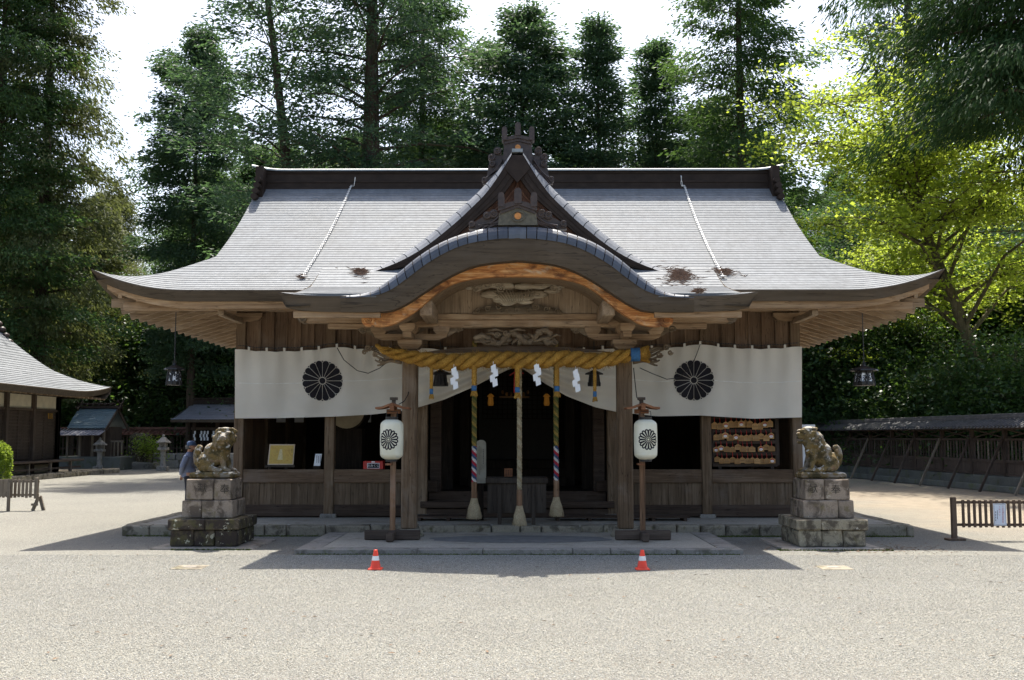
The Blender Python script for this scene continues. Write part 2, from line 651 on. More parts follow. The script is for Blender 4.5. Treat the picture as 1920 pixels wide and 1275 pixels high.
def lion_mat():
    t = NT('lichened lion stone')
    v = t.coords((1, 1, 1), True)
    n = t.noise(v, 8.5, 8, .7, .4)
    c = t.ramp(n, [(.34, (.045, .034, .016)), (.44, (.17, .115, .042)), (.52, (.12, .09, .040)), (.60, (.22, .155, .085)), (.68, (.13, .072, .05)), (.78, (.26, .22, .16))])
    p1 = t.noise(t.coords((1, 1, 1), True), 4.2, 6, .6, .3)
    c = t.mix(t.ramp(p1, [(.52, 0.0), (.60, .85)]), c, (.235, .205, .165))
    p2 = t.noise(t.coords((1.3, 1.3, 1.3), True), 5.0, 6, .65, .3)
    c = t.mix(t.ramp(p2, [(.52, 0.0), (.60, .85)]), c, (.045, .038, .018))
    g = t.n('ShaderNodeNewGeometry')
    sz = t.n('ShaderNodeSeparateXYZ')
    t.t.links.new(g.outputs['Normal'], sz.inputs[0])
    li = t.noise(t.coords((1, 1, 1), True), 9, 5, .6, .2)
    li2 = t.math('ADD', li, t.math('MULTIPLY', sz.outputs[2], .13))
    c = t.mix(t.ramp(li2, [(.62, 0.0), (.66, .85)]), c, (.42, .39, .33))
    vo = t.voro(t.coords((1, 1, 1), True), 7.5, 'F1')
    c = t.mix(t.ramp(vo, [(.13, .8), (.17, 0.0)]), c, (.42, .40, .34))
    return t.finish(c, .92, t.math('ADD', n, t.math('MULTIPLY', li, .8)), .7, .02, Specular_IOR_Level=.2)


M['lion'] = lion_mat()
M['ped_pink'] = stone('pink granite block', (.285, .228, .175), (.085, .064, .047), (.17, .135, .07), (.40, .36, .28), (.46, .57, .65), 1.4)
M['ped_dark'] = stone('dark mossy base stone', (.12, .095, .06), (.030, .022, .020), (.085, .075, .030), (.40, .38, .28), (.40, .50, .60), 1.3)
M['ped_olive'] = stone('olive base stone', (.30, .26, .185), (.060, .048, .036), (.17, .145, .075), (.44, .40, .32), (.46, .57, .63), 1.6)
M['kerb'] = stone('kerb stone', (.27, .235, .175), (.070, .058, .042), (.085, .080, .032), (.36, .35, .30), (.50, .56, .70), 1.2)
M['slab'] = stone('concrete slab', (.36, .325, .265), (.24, .212, .165), (.25, .22, .15), (.42, .39, .335), (.52, .66, .72), .55)
M['greystone'] = stone('grey stone', (.275, .25, .215), (.12, .105, .085), (.14, .14, .075), (.40, .39, .36), (.52, .58, .66), 1.4)
M['fence_stone'] = stone('fence footing stone', (.115, .118, .102), (.085, .085, .075), (.085, .095, .045), (.25, .25, .22), (.50, .54, .70), .5)
M['rooftile'] = plain('dark roof tile', (.075, .070, .070), .6, .35, 7, spec=.25)
M['redtile'] = plain('reddish roof tile', (.14, .062, .045), .6, .35, 7)
M['bluesheet'] = roof_mat('blue green shrine roof', (.085, .125, .14), .4, .25)
M['greysheet'] = roof_mat('lavender grey roof', (.20, .195, .22), .38, .25)


def leaf_mat(name, dark, mid, light, trans, tfac=.35, gloss=.22, rough=.6):
    t = NT(name)
    v = t.coords((1, 1, 1), True)
    a = t.noise(v, .55, 3, .5)
    b = t.noise(v, 6.0, 2, .6)
    k = t.math('ADD', t.math('MULTIPLY', a, .5), t.math('MULTIPLY', b, .5))
    c = t.ramp(k, [(.36, dark), (.5, mid), (.64, light)])
    c = t.vary(c, .3)
    p = t.n('ShaderNodeBsdfPrincipled', Base_Color=c, Roughness=rough, Specular_IOR_Level=gloss)
    tr = t.n('ShaderNodeBsdfTranslucent', Color=t.mix(.75, c, trans))
    mx = t.n('ShaderNodeMixShader', Fac=tfac)
    t.t.links.new(p.outputs[0], mx.inputs[1])
    t.t.links.new(tr.outputs[0], mx.inputs[2])
    t.t.links.new(mx.outputs[0], t.out.inputs[0])
    return t.m


M['cedar'] = leaf_mat('cedar needles', (.028, .064, .024), (.050, .100, .036), (.085, .138, .048), (.15, .27, .05), .33)
M['cypress'] = leaf_mat('cypress sprays', (.030, .062, .036), (.054, .098, .054), (.088, .136, .074), (.13, .24, .07), .32)
M['browncedar'] = leaf_mat('olive cedar needles', (.042, .060, .022), (.075, .098, .036), (.12, .13, .052), (.19, .22, .06), .32)
M['broad'] = leaf_mat('evergreen broad leaves', (.022, .048, .018), (.038, .076, .028), (.062, .11, .038), (.16, .29, .035), .30, .4, .4)
M['near_cedar'] = leaf_mat('dark cedar needles', (.012, .030, .011), (.026, .055, .020), (.05, .085, .030), (.07, .14, .03), .2, .08)
M['maple'] = leaf_mat('fresh yellow green leaves', (.125, .18, .02), (.20, .27, .028), (.30, .345, .042), (.52, .63, .07), .48, .2)
M['hedge'] = leaf_mat('bright hedge leaves', (.10, .16, .018), (.16, .25, .025), (.22, .32, .035), (.35, .45, .05), .35)
M['litter'] = plain('brown fallen needles', (.235, .155, .105), .95, .4, 30)


def bark(name, a, b):
    t = NT(name)
    v = t.coords((14, 14, 1.0), True)
    n = t.noise(v, 1.0, 6, .65, .8)
    big = t.noise(t.coords((1, 1, 1)), 1.1, 4)
    c = t.ramp(n, [(.32, a), (.66, b)])
    c = t.mix(t.ramp(big, [(.5, 0.0), (.66, .6)]), c, (.06, .065, .03))
    return t.finish(c, .95, n, .8, .04, Specular_IOR_Level=.15)


M['bark'] = bark('cedar bark', (.035, .024, .018), (.11, .082, .062))
M['mossbark'] = bark('mossy bark', (.05, .042, .022), (.15, .13, .075))


def ground_mat():
    t = NT('gravel ground')
    tc = t.n('ShaderNodeTexCoord')
    P = tc.outputs['Object']
    cell = t.n('ShaderNodeTexVoronoi', {'feature': 'F1'}, Scale=62.0)
    t.t.links.new(P, cell.inputs['Vector'])
    cell2 = t.n('ShaderNodeTexVoronoi', {'feature': 'F1'}, Scale=135.0)
    t.t.links.new(P, cell2.inputs['Vector'])
    sp = t.n('ShaderNodeSeparateColor')
    t.t.links.new(cell.outputs['Color'], sp.inputs[0])
    c = t.ramp(sp.outputs[0], [(.0, (.12, .118, .108)), (.14, (.145, .143, .126)), (.45, (.20, .196, .171)), (.75, (.24, .236, .207)), (.9, (.31, .305, .272)), (1.0, (.29, .245, .185))])
    sp2 = t.n('ShaderNodeSeparateColor')
    t.t.links.new(cell2.outputs['Color'], sp2.inputs[0])
    c2 = t.ramp(sp2.outputs[0], [(.0, (.10, .098, .087)), (.5, (.22, .217, .191)), (1.0, (.30, .295, .266))])
    c = t.mix(.4, c, c2)
    gap = t.ramp(cell.outputs['Distance'], [(.42, 0.0), (.75, .75)])
    c = t.mix(gap, c, (.105, .095, .082))
    patch = t.noise(P, .45, 5, .6)
    c = t.mix(t.ramp(patch, [(.35, 0.0), (.7, .25)]), c, (.27, .264, .222))
    sx = t.n('ShaderNodeSeparateXYZ')
    t.t.links.new(P, sx.inputs[0])
    # bare tan earth to the right of the hall and beyond, as worn in the yard
    edge = t.noise(P, .35, 4, .6)
    e1 = t.math('MULTIPLY_ADD', edge, 5.0, sx.outputs[0])
    mx = t.ramp(t.math('DIVIDE', e1, 20.0), [(.47, 0.0), (.62, 1.0)])
    my = t.ramp(t.math('DIVIDE', t.math('MULTIPLY_ADD', edge, 4.0, sx.outputs[1]), 40.0), [(.46, 0.0), (.58, 1.0)])
    far = t.ramp(t.math('DIVIDE', t.math('MULTIPLY_ADD', edge, 8.0, sx.outputs[1]), 100.0), [(.37, 1.0), (.44, 0.0)])
    dn = t.noise(P, 3.0, 6, .65)
    dirt = t.ramp(dn, [(.3, (.235, .185, .13)), (.7, (.34, .285, .21))])
    k = t.math('MULTIPLY', t.math('MULTIPLY', mx, my), far)
    c = t.mix(t.math('MULTIPLY', k, .7), c, dirt)
    # forest floor far behind
    ff = t.ramp(t.math('DIVIDE', sx.outputs[1], 100.0), [(.60, 0.0), (.66, 1.0)])
    c = t.mix(ff, c, (.06, .055, .03))
    h = t.math('ADD', t.math('MULTIPLY', t.math('SUBTRACT', 1.0, cell.outputs['Distance']), 1.0), t.math('MULTIPLY', t.math('SUBTRACT', 1.0, cell2.outputs['Distance']), .4))
    return t.finish(c, .95, h, .8, .012, Specular_IOR_Level=.03)


M['ground'] = ground_mat()


def gravel_mat():
    t = NT('gravel stones')
    oi = t.n('ShaderNodeObjectInfo')
    r = oi.outputs['Random']
    c = t.ramp(r, [(.0, (.14, .139, .130)), (.10, (.25, .247, .225)), (.35, (.335, .331, .302)), (.7, (.40, .396, .362)), (.88, (.50, .49, .45)), (.96, (.38, .325, .245)), (1.0, (.31, .28, .22))])
    n = t.noise(t.coords((1, 1, 1), False), 60, 2)
    g = t.n('ShaderNodeNewGeometry')
    pn = t.noise(g.outputs['Position'], .7, 5, .6)
    pn2 = t.noise(g.outputs['Position'], 3.0, 4, .6)
    c = t.mix(.2, c, t.ramp(n, [(.3, (.2, .19, .17)), (.7, (.48, .465, .42))]))
    c = t.mix(t.ramp(pn, [(.36, 0.0), (.66, .45)]), c, (.27, .255, .215))
    c = t.mix(t.ramp(pn2, [(.56, 0.0), (.75, .3)]), c, (.44, .43, .395))
    return t.finish(c, .9, None, Specular_IOR_Level=.08)


M['gravel'] = gravel_mat()

# ------------------------------------------------------------------ ground and platforms
g = MB()
NX, NY = 40, 40
g.grid([[(-220 + 440 * i / NX, -20 + 320 * j / NY, 0) for i in range(NX + 1)] for j in range(NY + 1)])
tag(g.build('ground', M['ground'], None, recalc=False), 'pale gravel yard around the shrine hall', None, None, 'structure')

YE, YF, YR, YB, YBE = 18.5, 20.4, 23.4, 26.4, 28.3   # front eave, front wall, ridge, back wall, back eave
PZ, SZ = 0.17, 0.07                                   # height of the hall platform and of the porch slab

plat = thing('stone_platform', 'low stone platform with rough kerb stones under the hall', None, (0, 23.4, 0), None, 'structure')
p = MB()
p.span((-6.72, 18.62, -.1), (6.72, 28.0, PZ))
p.build('platform_slab', M['slab'], plat)
x = -6.78
while x < 6.7:
    w = rnd.uniform(.34, .78)
    w = min(w, 6.78 - x)
    m = MB().box((x + w / 2, 18.60, PZ / 2 - .02 + rnd.uniform(-.006, .006)), (w - .012, .30, PZ + .055), .022, None, .008)
    m.build('kerb_stone', M['kerb'], plat)
    x += w
for sx in (-1, 1):
    y = 18.76
    while y < 27.9:
        w = rnd.uniform(.5, .95)
        MB().box((sx * 6.70, y + w / 2, PZ / 2 - .02), (.26, w - .012, PZ + .05), .022, None, .008).build('kerb_stone', M['kerb'], plat)
        y += w

slab = thing('porch_slab', 'low concrete slab edged with cut stones before the porch', None, (0, 17, 0), None, 'structure')
XL, XR, YS0, YS1 = -3.22, 3.27, 15.62, 18.44
MB().span((XL + .34, YS0 + .30, -.1), (XR - .34, YS1, SZ - .006)).build('concrete_panel', M['slab'], slab)
x = XL
for w in (1.15, .62, .95, 1.3, .55, .95, .97):
    MB().box((x + w / 2, YS0 + .145, SZ / 2 - .05), (w - .010, .29, SZ + .1), .008, None, .003).build('edge_stone', M['greystone'], slab)
    x += w
for sx, xx in ((-1, XL + .165), (1, XR - .165)):
    y = YS0 + .30
    for w in (.95, .7, .85):
        MB().box((xx, y + w / 2, SZ / 2 - .05), (.33, w - .01, SZ + .1), .008, None, .003).build('edge_stone', M['greystone'], slab)
        y += w
# darker worn oval where people stand
m = MB()
n = 40
m.add([(.05 + 1.45 * math.cos(2 * math.pi * k / n) * (1 + .05 * math.sin(5 * k)), 17.25 + .62 * math.sin(2 * math.pi * k / n), SZ - .002) for k in range(n)], [tuple(range(n))])
m.build('worn_patch', plain('worn dark concrete', (.17, .165, .155), .8, .2, 6), slab)

# ------------------------------------------------------------------ the hall
hall = thing('shrine_hall', 'wooden shrine hall with sweeping grey roof and curved porch gable', 'shrine hall', (0, 23.4, 0))

# roof profile (Y, z) from the eave to the ridge
_prof = [(18.5, zat(544, 18.5)), (19.0, zat(529, 19.0)), (19.5, zat(511, 19.5)), (20.2, zat(481, 20.2)), (21.03, zat(450, 21.03)), (21.8, zat(420, 21.8)), (22.5, zat(390, 22.5)), (23.0, zat(367, 23.0)), (23.4, zat(348, 23.4))]


def prof(Y):
    """height of the hall roof at depth Y (mirrored behind the ridge)"""
    if Y > YR:
        Y = 2 * YR - Y
    P = _prof
    if Y <= P[0][0]:
        return P[0][1] + (Y - P[0][0]) * .42
    for i in range(len(P) - 1):
        if Y <= P[i + 1][0]:
            break
    x0, y0 = P[i]
    x1, y1 = P[i + 1]
    h = x1 - x0
    def sl(a):
        lo, hi = max(a - 1, 0), min(a + 1, len(P) - 1)
        return (P[hi][1] - P[lo][1]) / (P[hi][0] - P[lo][0])
    t = (Y - x0) / h
    return (2 * t ** 3 - 3 * t * t + 1) * y0 + (t ** 3 - 2 * t * t + t) * h * sl(i) + (-2 * t ** 3 + 3 * t * t) * y1 + (t ** 3 - t * t) * h * sl(i + 1)


HX, GX = 7.47, 5.78          # half width at the eave and at the gables


def halfw(Y):
    return max(GX, HX - max(0, Y - YE)) if Y < YR else max(GX, HX - max(0, YBE - Y))


def upturn(x, Y):
    d = min(Y - YE, YBE - Y)
    u = max(0.0, (abs(x) - 5.75) / (HX - 5.75))
    return .37 * u ** 2.2 * max(0.0, 1 - max(0, d) / 1.6) ** 1.3


def roofz(x, Y):
    return prof(Y) + upturn(x, Y)


def roof_hit(px, py):
    """the point of the front roof slope seen at a pixel"""
    best = None
    Y = 18.5
    while Y < 23.4:
        q = at(px, py, Y)
        if q.z <= roofz(q.x, Y) + .0:
            return Vector((q.x, Y, roofz(q.x, Y)))
        Y += .01
    return at(px, py, 20)


# courses of roof sheets, each with a lip that throws its own line of shade
NC = 44
ss = [YE + (23.30 - YE) * k / 400 for k in range(401)]
acc = [0]
for k in range(400):
    acc.append(acc[-1] + math.hypot(ss[k + 1] - ss[k], prof(ss[k + 1]) - prof(ss[k])))


def y_at(s):
    j = 0
    while j < 399 and acc[j + 1] < s:
        j += 1
    t = (s - acc[j]) / max(acc[j + 1] - acc[j], 1e-9)
    return ss[j] + (ss[j + 1] - ss[j]) * min(1, t)


LIP = .008
for c in range(NC):
    ya, yb = y_at(acc[-1] * c / NC), y_at(acc[-1] * (c + 1) / NC)
    m = MB()
    cols = []
    na = 72
    top, bot, lip = [], [], []
    for i in range(na + 1):
        u = -1 + 2 * i / na
        u = math.copysign(abs(u) ** .8, u)
        xa, xb = u * halfw(ya), u * halfw(yb)
        top.append((xb, yb, roofz(xb, yb) + .001))
        bot.append((xa, ya, roofz(xa, ya) + LIP))
        lip.append((xa, ya + .004, roofz(xa, ya) - .004))
    m.grid([top, bot, lip])
    m.build('roof_course', M['roof'], hall, recalc=False)
# back slope and the two hip slopes, in one sheet each
m = MB()
m.grid([[(u * halfw(Y), Y, roofz(u * halfw(Y), Y)) for u in [-1 + i / 20 for i in range(41)]] for Y in [23.4 + (28.3 - 23.4) * k / 30 for k in range(31)]])
m.build('back_slope', M['roof'], hall)
for sx in (-1, 1):
    m = MB()
    rows = []
    for k in range(13):
        d = 1.69 * k / 12
        x = HX - d
        rows.append([(sx * x, Y, prof(YE + d) + upturn(x, min(Y, 2 * YR - Y) if False else Y)) for Y in [YE + d + (YBE - YE - 2 * d) * j / 30 for j in range(31)]])
    m.grid(rows)
    m.build('side_slope', M['roof'], hall)
    m = MB()
    pts = [(Y, prof(Y)) for Y in [20.2 + 6.4 * k / 40 for k in range(41)]]
    vs = [(sx * (GX - .25), Y, z - .03) for Y, z in pts] + [(sx * (GX - .25), Y, prof(20.2) - .3) for Y, z in pts]
    m.add(vs, [(i, i + 1, 41 + i + 1, 41 + i) for i in range(40)])
    m.build('gable_wall', M['gable'], hall)
    # verge thickness along the gable
    m = MB()
    up = [(sx * GX, Y, z - .004) for Y, z in pts]
    m.grid([up, [(sx * (GX - .01), Y, z - .16) for Y, z in pts], [(sx * (GX - .26), Y, z - .16) for Y, z in pts]])
    m.build('gable_verge', M['darkmetal'], hall)

# ridge: tall dark box with two mouldings, grey cap and upturned ends
RX = 5.62
zb, zt = zat(354, 23.1) - .1, zat(318, 23.3)
m = MB()
m.span((-RX, 23.30, zb), (RX, 23.64, zt))
m.build('ridge_box', M['ridge'], hall)
m = MB()
m.span((-RX - .03, 23.26, zb + .02), (RX + .03, 23.70, zat(347, 23.1)))
m.span((-RX - .02, 23.28, zat(338, 23.1)), (RX + .02, 23.68, zat(334.5, 23.1)))
m.span((-RX - .04, 23.27, zat(321, 23.1)), (RX + .04, 23.70, zat(318, 23.1)))
m.build('ridge_moulding', M['darkmetal'], hall)
m = MB()
rows = []
for k in range(61):
    u = -1 + k / 30
    x = u * (RX + .28)
    lift = .10 * max(0, (abs(x) - 5.2) / .7) ** 2
    z0 = zat(317.5, 23.1) + lift
    rows.append([(x, 23.22, z0), (x, 23.22, z0 + .035), (x, 23.32, z0 + .075), (x, 23.58, z0 + .075), (x, 23.78, z0 + .035), (x, 23.78, z0)])
m.grid(rows)
m.build('ridge_cap', M['ridgecap'], hall)
for sx in (-1, 1):
    m = MB()
    for k in range(4):
        q = at(970 + sx * (478 - k * .5 + (6 if k == 3 else 0)), 338 + k * 11.2, 22.9)
        m.disc((sx * (RX + .03 + .02 * k), 0, q.z), .068, 22.78 - .03 * k, 23.2, 16)
    m.span((sx * (RX - .04), 22.95, zat(374, 22.9)), (sx * (RX + .12), 23.3, zt))
    m.build('ridge_end_roll', M['ridge'], hall)

# eave fascia, board under it, soffit and rafters
def eave_line(side):
    """points along the eave edge, its outward direction in plan"""
    pts = []
    if side == 0:
        for k in range(41):
            x = -HX + (HX - 3.70) * k / 40
            pts.append((x, YE, roofz(x, YE)))
    elif side == 1:
        for k in range(41):
            x = 3.70 + (HX - 3.70) * k / 40
            pts.append((x, YE, roofz(x, YE)))
    return pts


FT = .185
for side in (0, 1):
    sx = -1 if side == 0 else 1
    m = MB()
    rows = []
    for x, y, z in eave_line(side):
        u = max(0, (abs(x) - 5.6) / (HX - 5.6))
        ins = .10 * u          # mitre at the corner
        xi = x - sx * ins
        rows.append([(x, y, z + .012), (x, y - .012, z - .01), (xi, y + .07, z - FT), (xi - sx * .0, y + .42, z - FT + .02)])
    m.grid(rows)
    # rounded inner end cap
    e = rows[-1 if side == 0 else 0]
    m.add([e[0], e[1], e[2], e[3], (e[0][0], e[0][1] + .42, e[0][2])], [(0, 1, 2, 3, 4)])
    m.build('eave_fascia', M['fascia'], hall)
    m = MB()
    rows = []
    for k in range(41):
        Y = YE + (YBE - YE) * k / 40
        z = prof(YE) + upturn(HX, Y)
        e = min(Y - YE, YBE - Y)
        rows.append([(sx * HX, Y, z + .012), (sx * (HX + .012), Y, z - .01), (sx * (HX - .08), Y, z - FT), (sx * (HX - .42), Y, z - FT + .02)])
    m.grid(rows)
    m.build('side_fascia', M['fascia'], hall)
    m = MB()
    rows = []
    for k in range(31):
        x = sx * (3.4 + (HX - .22 - 3.4) * k / 30)
        z = prof(YE) + upturn(abs(x) + .16, YE)
        rows.append([(x, YE + .13, z - FT + .01), (x, YE + .17, z - FT - .115), (x, YE + .26, z - FT - .115), (x, YE + .26, z - FT + .01)])
    m.grid(rows)
    m.build('eave_board', M['beam_x'], hall)
    m = MB()
    rows = []
    for k in range(31):
        Y = YE + .15 + (YBE - YE - .3) * k / 30
        z = prof(YE) + upturn(HX - .05, Y)
        x = HX - .13
        rows.append([(sx * x, Y, z - FT + .01), (sx * (x - .04), Y, z - FT - .115), (sx * (x - .13), Y, z - FT - .115), (sx * (x - .13), Y, z - FT + .01)])
    m.grid(rows)

EZ = prof(YE) - FT - .02        # height of the rafters' outer ends
RS = .30                        # rafter slope


def rz(d):
    return EZ - .02 + RS * d


m = MB()
m.grid([[(x, YE + .2 + d, rz(d) + .075 + upturn(x, YE + .2 + d) * .9) for x in [-HX + .2 + d + (HX - .2 - d) * 2 * i / 40 for i in range(41)]] for d in (0, .5, 1.0, 1.5, 1.9, 2.4)])
m.build('soffit_board', M['soffit'], hall)
for sx in (-1, 1):
    m = MB()
    m.grid([[(sx * (HX - .2 - d), Y, rz(d) + .075 + upturn(HX - .2 - d, Y) * .9) for Y in [YE + .2 + d + (YBE - YE - .4 - 2 * d) * i / 30 for i in range(31)]] for d in (0, .5, 1.0, 1.5, 2.0, 2.2)])
    m.build('soffit_board', M['beam_xs'], hall)
rw, rh = .065, .10
for k in range(-22, 23):
    x = k * .32
    if abs(x) < 3.2 and k % 2:
        pass
    d1 = min(1.85, HX - .2 - abs(x) - .05)
    if d1 < .15:
        continue
    l0 = upturn(x, YE + .25) * .9
    MB().beam((x, YE + .22, rz(0.02) + .02 + l0), (x, YE + .2 + d1, rz(d1) + .02 + upturn(x, YE + .2 + d1) * .9), rw, rh).build('rafter', M['beam_y'], hall)
for sx in (-1, 1):
    for k in range(19):
        Y = 19.15 + k * .47
        d1 = min(2.0, Y - YE - .25, YBE - Y - .25)
        if d1 < .15:
            continue
        MB().beam((sx * (HX - .13), Y, rz(-.07) - .03 + upturn(HX - .2, Y) * .9), (sx * (HX - .2 - d1), Y, rz(d1) - .03), .075, .15).build('side_rafter', M['beam_xs'], hall)
    # hip rafter under each corner
    MB().beam((sx * (HX - .25), YE + .25, rz(0) + upturn(HX, YE) * .85 - .0), (sx * (HX - 2.1), YE + 2.1, rz(1.9) + .03), .10, .10).build('hip_rafter', M['beam_xs'], hall)

# long eave purlin on arms in front of the wall; its ends show under the side eaves
zp0, zp1 = zat(582, 18.98), zat(566.5, 18.98)
MB().span((-7.05, 18.91, zp0), (7.05, 19.05, zp1), .008).build('eave_purlin', M['beam_x'], hall)
for sx in (-1, 1):
    pass

# walls: posts, rails, boards
POST = [449.5, 619, 793, 1147, 1323, 1493]
PX = [xat(p_, YF) for p_ in POST]
ZTOP = zat(583, YF)
PW = .185
ZB = PZ
for i, x in enumerate(PX):
    MB().span((x - PW / 2, YF - PW / 2, ZB + .06), (x + PW / 2, YF + PW / 2, ZTOP + .35), .012).build('post', M['post'], hall)
    MB().box((x, YF, ZB + .03), (.30, .30, .08), .015, None, .006).build('post_base', M['greystone'], hall)
    # boat shaped bracket and arm over the post
    m = MB()
    a = [(-.42, .16), (-.42, .09), (-.34, .02), (-.2, 0), (.2, 0), (.34, .02), (.42, .09), (.42, .16)]
    m.prism([(x + u, zat(603, YF - .1) + v) for u, v in a], YF - .17, YF - .098)
    m.build('bracket', M['beam_x'], hall)
    MB().span((x - .055, 18.90, zp0 - .10), (x + .055, YF - .1, zp0 - .002), .008).build('bracket_arm', M['beam_y'], hall)
# wall plate over the posts
MB().span((PX[0] - .1, YF - .08, zat(590, YF) + .05), (PX[-1] + .1, YF + .08, zat(590, YF) + .3), .008).build('wall_plate', M['beam_x'], hall)

ZRT, ZRB = zat(880, YF), zat(905, YF)
ZS1 = zat(946, YF)
for i in (0, 1, 3, 4):
    xa, xb = PX[i] + PW / 2, PX[i + 1] - PW / 2
    MB().span((xa, YF - .075, ZRB), (xb, YF + .06, ZRT), .01).build('rail', M['rail'], hall)
    MB().span((xa, YF - .06, PZ + .02), (xb, YF + .05, ZS1), .01).build('sill', M['foot'], hall)
    nb = 5
    for k in range(nb):
        w = (xb - xa) / nb
        MB().span((xa + k * w + .002, YF - .035 + rnd.uniform(-.004, .004), ZS1 - .01), (xa + (k + 1) * w - .002, YF + .0, ZRB + .01), .004).build('lower_board', M['panel'], hall)
# upper wall boards with cover battens
for i in range(5):
    xa, xb = PX[i] + PW / 2, PX[i + 1] - PW / 2
    nb = 6 if i != 2 else 11
    for k in range(nb):
        w = (xb - xa) / nb
        MB().span((xa + k * w + .003, YF - .01 + rnd.uniform(-.006, .006), zat(668, YF)), (xa + (k + 1) * w - .003, YF + .03, zat(586, YF) + .1), .003).build('upper_board', M['board'], hall)
        if k:
            MB().span((xa + k * w - .022, YF - .045, zat(668, YF)), (xa + k * w + .022, YF - .012, zat(586, YF) + .1)).build('batten', M['board'], hall)
    MB().span((xa, YF - .06, zat(672, YF)), (xb, YF + .06, zat(668, YF) + .001)).build('lintel', M['board'], hall)

# side and back walls, ceiling and floor close the dark room
for sx in (-1, 1):
    xw = PX[-1] if sx > 0 else PX[0]
    for k in range(22):
        ya = YF + .1 + k * .27
        MB().span((xw - .02, ya, PZ), (xw + .02, ya + .266, ZTOP + .4)).build('side_board', M['board'], hall)
    for Y in (22.4, 24.4, YB):
        MB().span((xw - .09, Y - .09, PZ), (xw + .09, Y + .09, ZTOP + .4)).build('post', M['post'], hall)
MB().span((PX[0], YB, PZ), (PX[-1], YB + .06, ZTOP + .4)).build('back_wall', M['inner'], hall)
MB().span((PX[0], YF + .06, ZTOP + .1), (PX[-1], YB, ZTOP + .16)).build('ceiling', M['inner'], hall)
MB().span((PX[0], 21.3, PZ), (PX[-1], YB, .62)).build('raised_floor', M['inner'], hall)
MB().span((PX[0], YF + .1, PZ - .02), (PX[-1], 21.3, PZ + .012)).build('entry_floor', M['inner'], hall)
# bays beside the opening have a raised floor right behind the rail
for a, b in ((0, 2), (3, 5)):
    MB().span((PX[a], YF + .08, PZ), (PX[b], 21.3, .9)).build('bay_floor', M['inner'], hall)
# threshold beams of the middle opening
xa, xb = PX[2] + PW / 2, PX[3] - PW / 2
MB().span((xa - .12, YF - .16, zat(952, YF - .1)), (xb + .12, YF + .02, zat(940, YF - .1)), .01).build('threshold', M['foot'], hall)
MB().span((xa, YF + .3, zat(940, YF + .3)), (xb, YF + .42, zat(921, YF + .3)), .01).build('threshold', M['foot'], hall)
for sx, q in ((-1, 811), (1, 1128)):
    x = xat(q, YF + .3)
    MB().span((x - .11, YF + .25, zat(922, YF + .3)), (x + .11, YF + .45, zat(901, YF + .3)), .01).build('threshold_block', M['foot'], hall)
MB().span((xa, YF - .1, PZ), (xb, YF + .1, zat(954, YF - .1)), .01).build('threshold', M['foot'], hall)
# inner columns and dark lattice doors
for q, Y in ((818, 21.2), (840, 22.2), (1122, 21.2), (1100, 22.2), (872, 24.0), (1068, 24.0)):
    x = xat(q, Y)
    MB().span((x - .11, Y - .11, PZ), (x + .11, Y + .11, ZTOP + .1), .01).build('inner_post', M['foot'] if Y < 21.5 else M['inner'], hall)
lat = MB()
Y = 25.2
xa, xb, za, zb_ = xat(905, Y), xat(1035, Y), zat(785, Y), zat(690, Y)
for k in range(15):
    x = xa + (xb - xa) * k / 14
    lat.span((x - .012, Y, za), (x + .012, Y + .03, zb_))
for k in range(12):
    z = za + (zb_ - za) * k / 11
    lat.span((xa, Y + .002, z - .012), (xb, Y + .028, z + .012))
lo = lat.build('lattice_door', M['inner'], hall)
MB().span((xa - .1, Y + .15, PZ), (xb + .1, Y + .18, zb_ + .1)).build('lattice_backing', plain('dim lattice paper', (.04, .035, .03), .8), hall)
for k, zz in enumerate((.80, .98, 1.16)):
    MB().span((xat(880, 24.2), 23.6 + k * .35, .6), (xat(1060, 24.2), 24.6 + k * .35, zz), .01).build('inner_step', M['inner'], hall)

# ------------------------------------------------------------------ porch: columns, brackets, beams
YC = 17.72
CX = [xat(768.5, YC), xat(1171, YC)]
zc = zat(655, YC)
for x in CX:
    MB().span((x - .125, YC - .125, SZ + .12), (x + .125, YC + .125, zc), .022).build('porch_column', M['post'], hall)
    m = MB()
    m.lathe((x, YC, SZ - .02), [(.24, 0), (.25, .05), (.21, .12), (.19, .145)], 12)
    m.build('column_base', M['kerb'], hall)


def bearing(m, c, w, h, d):
    """square bearing block with a waist"""
    x, y, z = c
    m.span((x - w / 2, y - d / 2, z + h * .45), (x + w / 2, y + d / 2, z + h), .006)
    vs = [(x + sx * w * k / 2, y + sy * d * k / 2, zz) for k, zz in ((.66, z), (1, z + h * .45)) for sx, sy in ((-1, -1), (1, -1), (1, 1), (-1, 1))]
    m.add(vs, [(0, 1, 2, 3), (4, 5, 6, 7), (0, 1, 5, 4), (1, 2, 6, 5), (2, 3, 7, 6), (3, 0, 4, 7)])


def scroll(m, c, r, a0, turns, sgn, y, rad, seg=26):
    """flat spiral in the x-z plane, tube radius rad"""
    pts = []
    for k in range(seg + 1):
        t = k / seg
        a = a0 + sgn * turns * 2 * math.pi * t
        rr = r * (1 - .82 * t)
        pts.append((c[0] + rr * math.cos(a), y, c[1] + rr * math.sin(a)))
    m.tube(pts, [rad * (1 - .45 * k / seg) for k in range(seg + 1)], 6)


